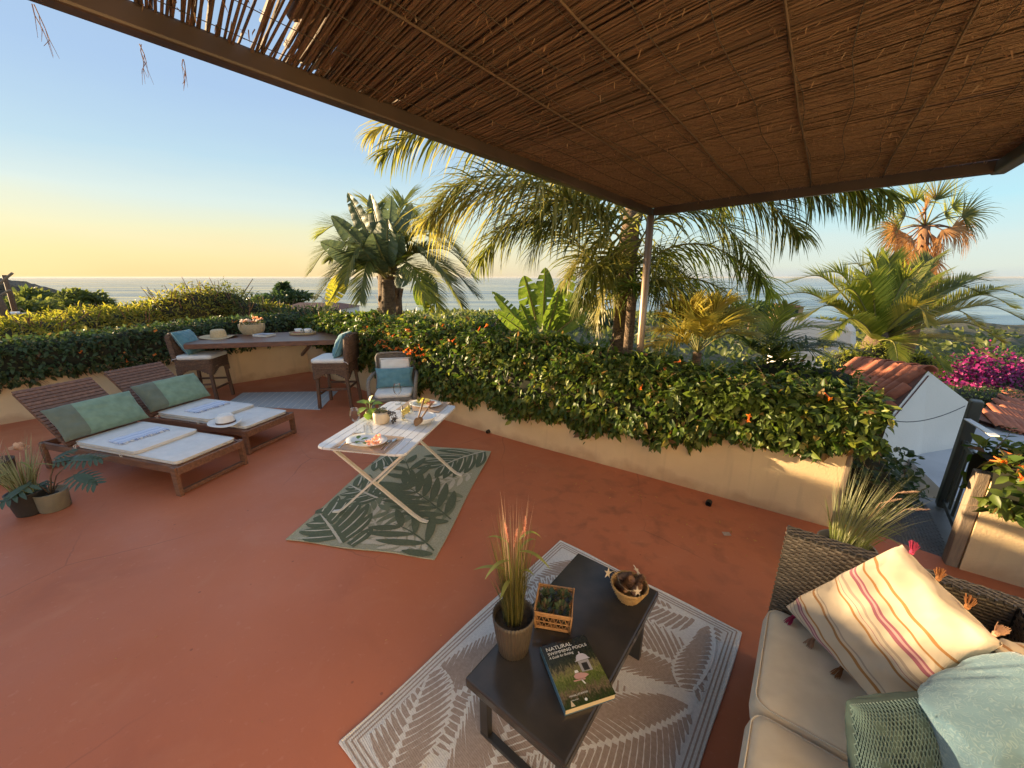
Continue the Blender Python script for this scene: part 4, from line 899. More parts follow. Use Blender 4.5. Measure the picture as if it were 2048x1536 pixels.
# local: x right, y forward (towards the table)
mb = MB(); soft_pad(mb, .52, .50, .05, .08, (0, 0, .385)); ch_part('seat', mb, smooth=True)
mb = MB(); soft_pad(mb, .46, .46, .06, .07, (0, .01, .436)); ch_part('seat_pad', mb, 'seat_white', smooth=True)
rows = MB()
def backp(u, z, o=0): y = -.22 - .22 * (z - .42) - .05 * (1 - (2 * u - 1) ** 2) + o; return V(((u - .5) * .50, y, z))
for k in range(34):
    z = .42 + k * .0138; rows.tube([backp(i / 10, z + .001 * (i % 2)) + V((0, .004 * (1 if (i + k) % 2 else -1), 0)) for i in range(11)], .0075, 5)
ch_part('woven_back', rows, smooth=True, kind='stuff')
mb = MB(); mb.tube([backp(0, .42), backp(0, .65), backp(0, .86), backp(.04, .895), backp(.12, .90), backp(.5, .905), backp(.88, .90), backp(.96, .895), backp(1, .86), backp(1, .65), backp(1, .42)], .017, 8); ch_part('back_frame', mb, smooth=True)
mb = MB(); mb.cushion(backp(.1, .47, .06), backp(.9, .47, .06), backp(.9, .85, .06), backp(.1, .85, .06), .07, 20, 20, .0, .003, 3, box=1); ch_part('back_pad', mb, 'seat_white', smooth=True)
mb = MB(); P_ = [backp(u, z, .085) for u, z in ((.12, .49), (.88, .49), (.88, .84), (.12, .84))]; mb.tube(P_ + [P_[0]], .005, 5); ch_part('piping', mb, 'grey_wicker', smooth=True)
for sx in (-1, 1):
    mb = MB(); mb.tube([(sx * .255, -.28, .66), (sx * .285, -.1, .665), (sx * .29, .12, .655), (sx * .285, .22, .61), (sx * .275, .25, .5), (sx * .265, .25, .38)], .024, 10); ch_part('armrest', mb, smooth=True)
    for y in (-.22, .24):
        mb = MB(); mb.tube([(sx * .24, y, .40), (sx * .25, y * 1.04, 0)], [.02, .016], 8); ch_part('leg', mb, smooth=True)
pl = thing('pillow', 'small blue pillow standing on the grey wicker dining chair', 'pillow', tuple(V(ch.location) + Matrix.Rotation(ch.rotation_euler.z, 3, 'Z') @ V((0, .02, .5))), ch.rotation_euler.z)
mb = MB(); mb.cushion((-.24, -.05, .0), (.24, -.05, .0), (.245, -.14, .25), (-.245, -.14, .25), .13, 28, 18, .08, .004, 9); obj('pillow_cover', mb, M['teal_cloth'], pl, smooth=True)

# ---------------------------------------------------------------- bar top and stools
BZ = .945
bt = thing('bar_counter', 'long dark wooden bar top fixed across the corner of the low wall', 'bar', tuple(G(530, 678, 0) * 0 + V((-3.9, 6.4, BZ))))
q4 = [G(366, 689, BZ), G(693, 679, BZ), G(648, 661, BZ), G(386, 672, BZ)]
mb = MB(); mb.prism([(p.x, p.y) for p in q4], BZ - .075, BZ)
obj('plank', mb, M['bar_wood'], bt, world=True, bevel=.006)
for (u, w_) in ((.2, .1), (.8, .1)):
    a = q4[0].lerp(q4[1], u); b = q4[3].lerp(q4[2], u); mb = MB(); mb.bar(a.lerp(b, .3) + V((0, 0, -.10)), b + V((0, 0, -.10)), .05, .05); mb.bar(a.lerp(b, .35) + V((0, 0, -.12)), b + (b - a) * .1 + V((0, 0, -.45)), .04, .04); obj('bracket', mb, M['bar_wood'], bt, world=True)
M['seagrass'] = pm('seagrass', (.22, .125, .075), (.10, .055, .035), rough=.8, scale=45, stretch=(1, 1, 2), bump=.8, bscale=110, bdist=.006)
def make_stool(label, loc, rz):
    t = thing('bar_stool', label, 'bar stool', loc, rz, 'woven bar stools at the bar top')
    r0 = random.Random(5)
    for (x, y) in ((.20, .20), (.20, -.20), (-.20, .20), (-.20, -.20)):
        mb = MB(); k = 1.12 if x > 0 else 1.2; a = V((x, y, .66)); b = V((x * k, y * 1.1, 0)); mb.bar(a, b, .040, .042, up=(1, 0, 0)); obj('leg', mb, M['stool_wood'], t, bevel=.004)
    for (a, b) in (((.212, .205, .22), (.212, -.205, .22)), ((-.215, .205, .30), (-.215, -.205, .30)), ((.21, .21, .30), (-.215, .21, .30)), ((.21, -.21, .30), (-.215, -.21, .30))):
        mb = MB(); mb.bar(a, b, .022, .03); obj('stretcher', mb, M['stool_wood'], t, bevel=.003)
    ro = MB()
    for k in range(13):
        z = .685 - k * .0172
        if k < 9: pts = [V((x, y, z + r0.uniform(-.002, .002))) + V((0, 0, 0)) for x, y in rrect(.50, .48, .04, 3)]; sub_ = []
        else: continue
        m_ = []
        for i in range(len(pts)):
            a, b = pts[i], pts[(i + 1) % len(pts)]; n_ = max(1, int((b - a).length / .05))
            for j in range(n_): m_.append(a.lerp(b, j / n_) + V((r0.uniform(-.004, .004), r0.uniform(-.004, .004), r0.uniform(-.003, .003))))
        ro.tube(m_ + [m_[0]], .0105, 5, cap=False)
    # arched lower edge: short ropes hugging the legs
    for k in range(9, 14):
        z = .685 - k * .0172; ln = .20 - (k - 8) * .030
        for sx in (-1, 1):
            for sy in (-1, 1):
                ro.tube([(sx * .25, sy * (.24 - ln), z), (sx * .25, sy * .22, z), (sx * .235, sy * .24, z), (sx * (.25 - ln), sy * .24, z)], .0105, 5)
    obj('woven_apron', ro, M['seagrass'], t, smooth=True, kind='stuff')
    mb = MB(); mb.box((0, 0, .62), (.46, .44, .10)); obj('seat_frame', mb, M['stool_wood'], t)
    ba = MB()
    for k in range(23):
        z = .70 + k * .0175; x0 = -.235 - .10 * (z - .70); cr = .02 if k < 20 else .02 * (23 - k) / 3
        w_ = .225 if k < 20 else .225 - .02 * (k - 19) ** 1.5
        loop = [V((x0 + dx, y, z + r0.uniform(-.0025, .0025))) for dx, y in ((.032, -w_), (.036, -w_ * .5), (.030, 0), (.036, w_ * .5), (.032, w_), (0, w_ + .01), (-.034, w_), (-.036, 0), (-.034, -w_), (0, -w_ - .01))]
        ba.tube(loop + [loop[0]], .0108, 5, cap=False)
    obj('woven_back', ba, M['seagrass'], t, smooth=True, kind='stuff')
    mb = MB(); mb.box((-.255, 0, .89), (.05, .42, .38), M=Matrix.Rotation(-.10, 3, 'Y')); obj('back_core', mb, M['stool_wood'], t)
    mb = MB(); soft_pad(mb, .50, .49, .065, .06, (.02, 0, .694)); obj('seat_cushion', mb, M['seat_white'], t, smooth=True)
    for sy in (1, -1):
        mb = MB(); mb.tube([(-.2, sy * .24, .72), (-.25, sy * .255, .71), (-.27, sy * .25, .68)], .004, 4); obj('tie', mb, M['seat_white'], t)
    return t
s1 = make_stool('woven bar stool beside the loungers, facing right along the bar top', (-4.86, 5.92, 0), R(8))
s2 = dup(s1, (-2.66, 5.68, 0), R(184), 'woven bar stool by the dining chair, facing left along the bar top')
def stool_pillow(st, lab, seed, flip):
    Q = Matrix.Rotation(st.rotation_euler.z, 3, 'Z'); t = thing('pillow', lab, 'pillow', tuple(V(st.location) + Q @ V((-.14, 0, .765))), st.rotation_euler.z, 'teal pillows on the bar stools')
    mb = MB(); mb.cushion((.09, .19, .0), (.09, -.19, .0), (-.075, -.20, .34), (-.075, .20, .34), .15, 24, 22, .06, .004, seed); o = obj('pillow_cover', mb, M['teal_cloth'], t, smooth=True)
    mb = MB(); mb.tube([(.09, .19, .0), (.09, 0, .004), (.09, -.19, 0), (.0, -.185, .17), (-.075, -.20, .34), (-.07, 0, .335), (-.075, .20, .34), (.0, .185, .17), (.09, .19, 0)], .005, 5); obj('piping', mb, M['teal_piping'], t, smooth=True)
stool_pillow(s1, 'teal pillow on the bar stool beside the loungers', 21, 0); stool_pillow(s2, 'teal pillow on the bar stool by the dining chair', 22, 1)
M['straw_hat'] = pm('straw_hat', (.62, .47, .28), (.52, .38, .21), rough=.85, scale=50, bump=.5, bscale=140, bdist=.004)
hat('straw_hat', 'wide brimmed straw hat lying on the bar top', tuple(G(438, 675, BZ)), R(10), .25, .105, .13, M['straw_hat'])
# flower basket
fb = thing('flower_basket', 'round straw basket of peach flowers on the bar top', 'basket', tuple(G(506, 668, BZ + .002)))
mb = MB()
for k in range(9):
    z = .012 + k * .019; r_ = .135 + .045 * math.sin(min(1, k / 7) * 1.7); mb.tube([(r_ * math.cos(a) * 1.15, r_ * math.sin(a) * .8, z) for a in [6.2832 * i / 28 for i in range(29)]], .0105, 5, cap=False)
obj('woven_side', mb, M['straw'], fb, smooth=True)
mb = MB(); mb.disc((0, 0, .005), .13, 24, sx=1.15, sy=.8); obj('base', mb, M['straw'], fb)
mb = MB(); mb.tube([(-.10, -.13, .12), (-.09, -.15, .19), (-.06, -.16, .225), (-.02, -.15, .19), (-.01, -.13, .12)], .007, 6); obj('handle', mb, M['straw'], fb, smooth=True)
M['peach'] = leafmat('peach', (.72, .36, .20), (.78, .48, .30), trans=.3); M['pale_flower'] = leafmat('pale_flower', (.62, .52, .46), (.7, .6, .52), trans=.3)
mb = MB(); gr = MB()
for k in range(90): leaf_blade(gr, (rnd.uniform(-.17, .17), rnd.uniform(-.1, .1), .15 + rnd.uniform(0, .06)), (rnd.uniform(-1, 1), rnd.uniform(-1, 1), rnd.uniform(-.2, 1)), .05, .022)
obj('greenery', gr, M['olive_leaf'], fb, smooth=True, kind='stuff')
for k in range(9):
    mb = MB(); x = -.14 + .036 * k; petal_ball(mb, (x + .02, rnd.uniform(-.09, .05), .20 + rnd.uniform(0, .035) + (.04 if k > 6 else 0)), .036, 16, 50 + k); obj('flower', mb, M['peach'] if k in (2, 5, 7, 8) else M['pale_flower'], fb, smooth=True)
# magazine
mg = thing('magazine', 'thin stack of magazines with a pale cover on the bar top', 'magazine', tuple(G(529, 672, BZ + .002)), R(-12))
M['print'] = pm('print', (.55, .60, .66), (.22, .22, .27), rough=.35, scale=9, lo=.42, hi=.58); M['paper'] = pm('paper', (.72, .68, .62), rough=.8)
mb = MB(); mb.box((0, 0, .016), (.27, .20, .03)); obj('pages', mb, M['paper'], mg); mb = MB(); mb.box((0, 0, .0335), (.276, .206, .004)); obj('cover', mb, M['print'], mg)
# tray with cups
ty = thing('wicker_tray', 'round wicker tray holding two cups on the bar top', 'tray', tuple(G(606, 668, BZ + .002)))
mb = MB(); mb.disc((0, 0, .008), .19, 32, sx=1.12, sy=.75); mb.disc((0, 0, .001), .185, 32, sx=1.12, sy=.75); obj('base', mb, M['bar_wood'], ty)
mb = MB()
for k in range(3): mb.tube([((.19 + .003 * k) * math.cos(a) * 1.12, (.19 + .003 * k) * math.sin(a) * .75, .008 + .012 * k) for a in [6.2832 * i / 36 for i in range(37)]], .007, 5, cap=False)
obj('rim', mb, M['straw'], ty, smooth=True)
for (dx, lab) in ((-.075, 'white coffee cup standing left on the wicker tray'), (.085, 'white coffee cup standing right on the wicker tray')):
    c = thing('coffee_cup', lab, 'cup', tuple(V(ty.location) + V((dx, .0, .010))), 0, 'white cups on the tray')
    mb = MB(); mb.lathe([(0, 0), (.032, 0), (.040, .01), (.052, .05), (.057, .082), (.054, .082), (.048, .05), (.036, .014), (0, .008)], 28); obj('body', mb, M['porcelain'], c, smooth=True)
    mb = MB(); mb.tube([(.05, 0, .068), (.075, 0, .07), (.082, 0, .05), (.07, 0, .028), (.045, 0, .025)], .006, 7); obj('handle', mb, M['porcelain'], c, smooth=True)
mb = MB(); mb.prism([(-.12, -.11), (.0, -.14), (.02, -.09), (-.10, -.06)], .0, .012); o = obj('napkin', mb, M['bar_wood'] if False else pm('rust_napkin', (.30, .08, .05), rough=.9)); o.location = tuple(V(ty.location) + V((-.02, .02, .048))); o.rotation_euler = (R(14), 0, 0); tag(o, 'rust coloured napkin leaning against the left coffee cup', 'napkin')
# ================================================================ RUGS
def ripple(x, y): return .0032 * (1 + math.sin(6.1 * x + 2.0 * y) * math.sin(4.3 * y - 1.2 * x + .7))
def rug_weave(name, col, col2):
    m = pm(name, col, col2, rough=.85, scale=90, spec=.2, detail=2); t = m.node_tree; n = t.nodes.new; l = t.links.new; p = t.nodes['Principled BSDF']; tcn = [q for q in t.nodes if q.type == 'TEX_COORD'][0]
    w1 = n('ShaderNodeTexWave'); w1.bands_direction = 'DIAGONAL'; w1.inputs['Scale'].default_value = 55; w1.inputs['Distortion'].default_value = .8; l(tcn.outputs['Object'], w1.inputs[0])
    bp = n('ShaderNodeBump'); bp.inputs['Strength'].default_value = .5; bp.inputs['Distance'].default_value = .003; l(w1.outputs[1], bp.inputs['Height']); l(bp.outputs[0], p.inputs['Normal']); return m
M['sage'] = rug_weave('rug_sage', (.47, .44, .31), (.36, .34, .23)); M['rug_green'] = rug_weave('rug_green', (.150, .170, .105), (.12, .14, .085)); M['rug_cream'] = rug_weave('rug_cream', (.66, .60, .47), (.58, .52, .40)); M['rug_mid'] = rug_weave('rug_mid', (.26, .275, .17), (.2, .22, .14))
M['rug_white'] = rug_weave('rug_white', (.82, .77, .71), (.72, .67, .62)); M['rug_brown'] = rug_weave('rug_brown', (.47, .355, .285), (.39, .29, .23)); M['rug_grey'] = rug_weave('rug_grey', (.52, .55, .56), (.42, .45, .47))
def ribbon(mb, pts, w, z, m=0, jag=0, seed=0, ends=(.15, 0)):
    """flat tapering strip along pts (world xy) at height z; w = half width, widest in the middle"""
    pts = [V((p[0], p[1], 0)) for p in pts]; r0 = random.Random(seed); n = len(pts); Lf, Rt = [], []
    for i, p in enumerate(pts):
        t = (pts[min(i + 1, n - 1)] - pts[max(i - 1, 0)]).normalized(); s = V((-t.y, t.x, 0)); u = i / (n - 1)
        k = max(ends[0] if u < .5 else ends[1], math.sin(math.pi * (u * .92 + .06)) ** .75) * w
        Lf.append(p + s * (k + r0.uniform(-jag, jag))); Rt.append(p - s * (k + r0.uniform(-jag, jag)))
    v = [(q.x, q.y, z) for q in Lf] + [(q.x, q.y, z) for q in Rt]
    mb.add(v, [(i, n + i, n + i + 1, i + 1) for i in range(n - 1)], m)
def bez(a, b, c, n=10): return [a * (1 - t) ** 2 + b * 2 * t * (1 - t) + c * t * t for t in [i / (n - 1) for i in range(n)]]
def inside_clip(fr, p):
    A_, ex, ey, w, l, mg = fr; q = p - A_; return mg < q.dot(ex) < w - mg and mg < q.dot(ey) < l - mg
def clip_line(fr, pts):
    out = []
    for p in pts:
        if inside_clip(fr, p): out.append(p)
        else:
            if len(out) >= 3: return out
            out = []
    return out
def rug(name, label, A_, B_, l, mat, cat='rug'):
    ex = (B_ - A_).normalized(); ey = V((-ex.y, ex.x, 0)); w = (B_ - A_).length
    t = thing(name, label, cat, (A_.x, A_.y, 0)); mb = MB()
    nx, ny = 30, 40
    def rp(u, v):
        q = A_ + ex * (u * w + .006 * math.sin(v * 9)) + ey * (v * l + .006 * math.sin(u * 11)); q.z = .0066 + ripple(q.x, q.y); return q
    mb.grid(rp, nx, ny)
    for (a, b) in ((0, 1), (1, 2), (2, 3), (3, 0)):
        c = [A_, A_ + ex * w, A_ + ex * w + ey * l, A_ + ey * l]; e_ = [((0, 0), (1, 0)), ((1, 0), (1, 1)), ((1, 1), (0, 1)), ((0, 1), (0, 0))][a]; mb.tube([rp(e_[0][0] + (e_[1][0] - e_[0][0]) * i / 20, e_[0][1] + (e_[1][1] - e_[0][1]) * i / 20) + V((0, 0, -.002)) for i in range(21)], .0055, 6)
    obj('weave', mb, mat, t, world=True)
    return t, (A_, ex, ey, w, l, .018)
# --- green leaf rug
A_, B_ = G(573, 1081), G(869, 1119); rt, fr = rug('leaf_rug', 'sage green rug with dark palm leaf pattern under the white table', A_, B_, 1.74, M['sage'])
Z2 = lambda x, y: G(560 + .3255 * x, 640 + .3255 * y)
pz = [.0082]
def motif(nm, mat, fn, par=None):
    mb = MB(); fn(mb, pz[0]); pz[0] += .00022; mb.v = [(p[0], p[1], p[2] + ripple(p[0], p[1])) for p in mb.v]
    if mb.f: obj(nm, mb, M[mat], par or rt, world=True)
def palm_leaf(stem, nl, ln, w, ang=48, mat='rug_green', curve=.15, stemmat=None, seed=0, both=True, prof=lambda u: .55 + .6 * math.sin(math.pi * min(1, u * 1.05))):
    st = bez(*stem, 24)
    def fn(mb, z):
        for k in range(nl):
            u = (k + .4) / nl; i = min(int(u * 23), 22); p = st[i].lerp(st[i + 1], u * 23 - i); t = (st[i + 1] - st[i]).normalized()
            for s in ((1, -1) if both else (1,)):
                a = R(ang) * s * (1 - .35 * u); d = V((t.x * math.cos(a) - t.y * math.sin(a), t.x * math.sin(a) + t.y * math.cos(a), 0)); L0 = ln * prof(u)
                c = p + d * L0 * .55 + t * curve * L0 * -.4; pts = clip_line(fr, bez(p + d * .012, c, p + d * L0 + t * curve * L0 * .3, 12))
                if len(pts) > 3: ribbon(mb, pts, w * 1.15, z + (2 * k + (s > 0)) * 4e-6, 0, .0012, k + seed)
    motif('leaf_motif', mat, fn)
    def fs(mb, z):
        pts = clip_line(fr, st)
        if len(pts) > 2: ribbon(mb, pts, .007, z + .0001, 0, .0005, 1, (1, .4))
    motif('stem_motif', stemmat or mat, fs)
def monstera(stem, ln, seed=0, n=6, mat='rug_green', w=.052):
    """broad split leaf: overlapping lobes swept back from a pale midrib, pale veins between"""
    st = bez(*stem, 24); pr = lambda u: .35 + .75 * math.sin(math.pi * (u * .85 + .12))
    lob = []
    for k in range(n):
        u = (k + .3) / n; i = min(int(u * 23), 22); p = st[i]; t = (st[i + 1] - st[i]).normalized()
        for s in (1, -1):
            a = R(78 - 40 * u) * s; d = V((t.x * math.cos(a) - t.y * math.sin(a), t.x * math.sin(a) + t.y * math.cos(a), 0)); L0 = ln * pr(u); lob.append((bez(p, p + d * L0 * .6, p + d * L0 + t * L0 * .28, 14), k + (.5 if s > 0 else 0)))
    def fn(mb, z):
        for pts, k in lob:
            q = clip_line(fr, pts)
            if len(q) > 3: ribbon(mb, q, w, z + k * 6e-6, 0, .0012, int(k * 2) + seed, (.8, 0))
    motif('leaf_motif', mat, fn)
    def fv(mb, z):
        for pts, k in lob:
            off = [p + V((.012, .016, 0)) * (1 if int(k) % 2 else .5) for p in pts[1:11]]
            q = clip_line(fr, off)
            if len(q) > 3: ribbon(mb, q, .0066, z + k * 6e-6, 0, .001, int(k * 2) + seed, (.6, 0))
        q = clip_line(fr, st)
        if len(q) > 2: ribbon(mb, q, .010, z + .0002, 0, .0008, 3, (1, .3))
    motif('vein_motif', 'rug_cream', fv)
palm_leaf((Z2(700, 1480), Z2(620, 1300), Z2(500, 1120)), 9, .30, .022, 55, 'rug_cream', seed=3)
palm_leaf((Z2(1250, 1080), Z2(900, 1180), Z2(640, 1180)), 9, .26, .026, 60, 'rug_mid', seed=5)
palm_leaf((Z2(1180, 950), Z2(1000, 1000), Z2(760, 1100)), 8, .20, .020, 55, 'rug_cream', seed=8)
palm_leaf((Z2(640, 1060), Z2(520, 1120), Z2(330, 1290)), 8, .18, .022, 60, 'rug_mid', seed=9)
palm_leaf((Z2(900, 1440), Z2(800, 1400), Z2(620, 1330)), 6, .16, .020, 55, 'rug_cream', seed=10)
monstera((Z2(395, 1415), Z2(330, 1290), Z2(220, 1170)), .36, 1, 7)
monstera((Z2(600, 1100), Z2(490, 1060), Z2(400, 1000)), .24, 4, 5, w=.045)
monstera((Z2(1300, 805), Z2(1120, 840), Z2(960, 920)), .34, 7, 6)
monstera((Z2(720, 790), Z2(640, 850), Z2(560, 900)), .24, 5, 5, w=.045)
palm_leaf((Z2(1085, 1265), Z2(900, 1100), Z2(745, 1010)), 8, .36, .034, 50, seed=11, prof=lambda u: .75 + .45 * math.sin(math.pi * u))
palm_leaf((Z2(850, 1050), Z2(800, 950), Z2(770, 860)), 4, .26, .034, 58, seed=13)
palm_leaf((Z2(990, 1480), Z2(880, 1330), Z2(700, 1260)), 4, .34, .030, 48, seed=14)

# --- brown fern rug
pz[0] = .0082
A_ = G(680, 1487); T_ = G(1120, 1083); R_ = G(1483, 1258); ey0 = (T_ - A_).normalized(); wv_ = (R_ - T_).length
B_ = A_ + V((ey0.y, -ey0.x, 0)) * wv_
ft, fr = rug('fern_rug', 'white and brown fern pattern rug under the dark coffee table', A_, B_, (T_ - A_).length, M['rug_white'])
fr = (*fr[:5], .070)
ex, ey, w, l = fr[1:5]
for k in range(3):
    mb = MB(); d = .016 + .018 * k; c = [A_ + ex * d + ey * d, A_ + ex * (w - d) + ey * d, A_ + ex * (w - d) + ey * (l - d), A_ + ex * d + ey * (l - d)]
    for i in range(4):
        a, b = c[i], c[(i + 1) % 4]; t = (b - a).normalized(); s = V((-t.y, t.x, 0)) * .0035; sg_ = [a.lerp(b, j / 16) for j in range(17)]; mb.add([V((p.x, p.y, .0079 + ripple(p.x, p.y))) + s * k2 for p in sg_ for k2 in (-1, 1)], [(2 * j, 2 * j + 2, 2 * j + 3, 2 * j + 1) for j in range(16)])
    obj('border_stripe', mb, M['rug_brown'], ft, world=True)
def fern(stem, ln, wid=.0112, pitch=.0305, ang=60, seed=0, prof=lambda u: math.sin(math.pi * (u * .80 + .14)) ** .8):
    P0, P1, P2 = [A_ + ex * q[0] + ey * q[1] for q in stem]; st = bez(P0, P1, P2, 40); Ls = sum((a - b).length for a, b in zip(st, st[1:])); n = int(Ls / pitch); lob = []
    for k in range(n):
        u = (k + .5) / n; i = min(int(u * 39), 38); p = st[i].lerp(st[i + 1], u * 39 - i); t = (st[i + 1] - st[i]).normalized()
        for s in (1, -1):
            a = R(ang) * s * (1 - .22 * u); d = V((t.x * math.cos(a) - t.y * math.sin(a), t.x * math.sin(a) + t.y * math.cos(a), 0)); L0 = ln * prof(u)
            lob.append((bez(p + d * .013, p + d * L0 * .55, p + d * L0 + t * L0 * .14, 16), k + (.5 if s > 0 else 0)))
    def back(mb, z):
        for pts, k in lob:
            q = clip_line(fr, pts + [pts[-1] + (pts[-1] - pts[-2]) * 1.2])
            if len(q) > 3: ribbon(mb, q, wid + .008, z + k * 1.5e-6, 0, 0, int(k), (1, .6))
        q = clip_line(fr, st)
        if len(q) > 2: ribbon(mb, q, .012, z + .00011, 0, 0, 0, (1, .6))
    motif('leaf_ground', 'rug_white', back, ft)
    def fn(mb, z):
        for pts, k in lob:
            q = clip_line(fr, pts)
            if len(q) > 3: ribbon(mb, q, wid, z + k * 1.5e-6, 0, .0014, int(k * 2) + seed, (.95, .35))
    motif('leaf_motif', 'rug_brown', fn, ft)
for k, (st, ln) in enumerate((
        (((.30, 1.62), (.22, 1.35), (.06, 1.02)), .20), (((.98, 1.62), (.7, 1.5), (.40, 1.62)), .22), (((1.16, 1.25), (.9, 1.3), (.62, 1.16)), .20),
        (((.36, .98), (.26, 1.14), (.30, 1.34)), .17), (((.02, .10), (.30, .38), (.30, .86)), .23), (((.55, .0), (.62, .35), (.40, .72)), .24), (((1.16, .50), (.95, .72), (.60, .84)), .24),
        (((1.10, 1.10), (1.0, .85), (.72, .55)), .22), (((1.15, .0), (.95, .25), (.66, .36)), .26), (((.30, .0), (.2, .15), (.06, .42)), .18), (((1.05, 1.62), (1.14, 1.45), (1.08, 1.18)), .16))):
    fern(st, ln * 1.12, seed=k * 31)
# --- pale grey rug by the bar
A2, B2 = G(447, 815), G(640, 820)
gr_ = thing('grey_rug', 'pale grey woven rug on the floor between the two bar stools', 'rug', (A2.x, A2.y, 0)); q4 = [G(446, 812), G(640, 820), G(676, 783), G(486, 786)]
mb = MB(); mb.prism([(p.x, p.y) for p in q4], .001, .008); obj('weave', mb, M['rug_grey'], gr_, world=True)
mb = MB()
for i in range(1, 14):
    for (a, b, c, d) in ((q4[0], q4[1], q4[3], q4[2]), (q4[0], q4[3], q4[1], q4[2])):
        p, q = a.lerp(b, i / 14), c.lerp(d, i / 14); t = (q - p).normalized(); s = V((-t.y, t.x, 0)) * .006; z = V((0, 0, .0088)); mb.add([p - s + z, q - s + z, q + s + z, p + s + z], [(0, 1, 2, 3)])
obj('lattice_motif', mb, M['rug_white'], gr_, world=True)

# ================================================================ COFFEE TABLE
CA = R(-38.3); CZ = .36
ct = thing('coffee_table', 'low charcoal coffee table with sled legs on the fern rug', 'table', (.28, 1.385, 0), CA)
mb = MB(); mb.box((0, 0, CZ - .024), (.465, .925, .048)); obj('top', mb, M['charcoal_table'], ct, bevel=.009)
M['table_leg'] = pm('table_leg', (.03, .027, .025), (.045, .04, .036), rough=.4, scale=9)
for y in (-.395, .345):
    for x in (-.185, .185):
        mb = MB(); mb.box((x, y, (CZ - .05) / 2 + .012), (.045, .03, CZ - .074)); obj('leg', mb, M['table_leg'], ct, bevel=.003)
    mb = MB(); mb.box((0, y, .018), (.415, .032, .022)); obj('floor_bar', mb, M['table_leg'], ct, bevel=.003)
    mb = MB(); mb.box((0, y, CZ - .06), (.415, .028, .022)); obj('apron', mb, M['table_leg'], ct, bevel=.003)
for x in (-.20, .20):
    mb = MB(); mb.box((x, -.02, CZ - .058), (.022, .70, .018)); obj('side_apron', mb, M['table_leg'], ct)
mb = MB(); mb.box((-.02, -.4105, CZ - .062), (.075, .003, .017)); obj('maker_plate', mb, M['gate_metal'], ct)
def on_ct(px, py, z=0): return tuple(G(px, py, CZ + .001 + z))
def ribbon3(mb, pts, w, up=V((0, 0, 1)), m=0, prof=None):
    n = len(pts); v = []
    for i, p in enumerate(pts):
        t = (pts[min(i + 1, n - 1)] - pts[max(i - 1, 0)]).normalized(); s = t.cross(up)
        s = s.normalized() if s.length > .05 else V((1, 0, 0)); u = i / (n - 1); k = w * (prof(u) if prof else (1 - u) ** .6); v += [p + s * k, p - s * k]
    mb.add(v, [(2 * i, 2 * i + 1, 2 * i + 3, 2 * i + 2) for i in range(n - 1)], m)
def blades(mb, n, r, h, spread, w, seed, lean=(0, 0), droop=.1, z0=0, hv=.35):
    r0 = random.Random(seed)
    for k in range(n):
        a = r0.uniform(0, 6.283); q = r * math.sqrt(r0.random()); b = V((q * math.cos(a), q * math.sin(a), z0)); L0 = h * r0.uniform(1 - hv, 1); o = V((math.cos(a), math.sin(a), 0)) * spread * r0.uniform(.1, 1) + V((lean[0], lean[1], 0)) * r0.uniform(.7, 1.15)
        dr = droop * r0.uniform(0, 1.4); pts = []
        for i in range(6):
            u = i / 5; pts.append(b + V((o.x * u ** 1.5, o.y * u ** 1.5, 0)) * L0 + V((0, 0, L0 * (u - dr * u * u))))
        aa = r0.uniform(0, 6.28); ribbon3(mb, pts, w * r0.uniform(.6, 1.2), V((math.cos(aa), math.sin(aa), .1)))
def arch_leaf(mb, b, d, L0, rise, w, n=9, fall=1.0):
    d = V((d[0], d[1], 0)).normalized(); pts = [V(b) + d * L0 * u + V((0, 0, rise * (u * 2 - u * u * (1 + fall)))) for u in [i / (n - 1) for i in range(n)]]
    ribbon3(mb, pts, w, V((0, 0, 1)), prof=lambda u: max(.05, math.sin(math.pi * (u * .9 + .1)) ** .7))
def plume(mb, b, d, L0, r, seed, n=140):
    r0 = random.Random(seed); b, d = V(b), V(d).normalized()
    for k in range(n):
        u = r0.random(); q = b + d * L0 * u; s = V((r0.gauss(0, 1), r0.gauss(0, 1), r0.gauss(0, 1))).normalized(); rr = r * math.sin(math.pi * (u * .85 + .1)) ** .7; e = q + s * rr + d * rr * .8; m_ = s.cross(d).normalized() * .0011; mb.add([q - m_, q + m_, e], [(0, 1, 2)])
M['grass_blade'] = leafmat('grass_blade', (.085, .085, .022), (.20, .17, .055), trans=.35); M['grass_dark'] = leafmat('grass_dark', (.04, .05, .02), (.10, .10, .04), trans=.3); M['grass_pale'] = leafmat('grass_pale', (.22, .24, .12), (.42, .40, .22), trans=.35); M['lime_blade'] = leafmat('lime_blade', (.16, .20, .05), (.26, .28, .08), trans=.4)
M['plume'] = leafmat('plume', (.62, .28, .20), (.70, .40, .28), trans=.35); M['plume_tan'] = leafmat('plume_tan', (.55, .36, .24), (.62, .44, .32), trans=.35)
M['brown_pot'] = pm('brown_pot', (.085, .066, .050), (.06, .046, .036), rough=.5, scale=10)
gp = thing('potted_grass', 'ribbed grey brown pot of tall grass with pink plumes on the coffee table', 'potted plant', on_ct(1027, 1296))
mb = MB(); mb.lathe([(0, 0), (.058, 0), (.064, .006), (.074, .07), (.086, .165), (.088, .188), (.084, .189), (.081, .165), (.078, .14), (0, .14)], 192, rib=.016, ribn=38); obj('pot', mb, M['brown_pot'], gp, smooth=True)
mb = MB(); mb.disc((0, 0, .155), .078, 24); obj('soil', mb, M['soil'], gp)
mb = MB(); blades(mb, 190, .040, .50, .17, .0019, 4, (-.03, .02), .04, .15, .45); obj('grass', mb, M['grass_blade'], gp, kind='stuff')
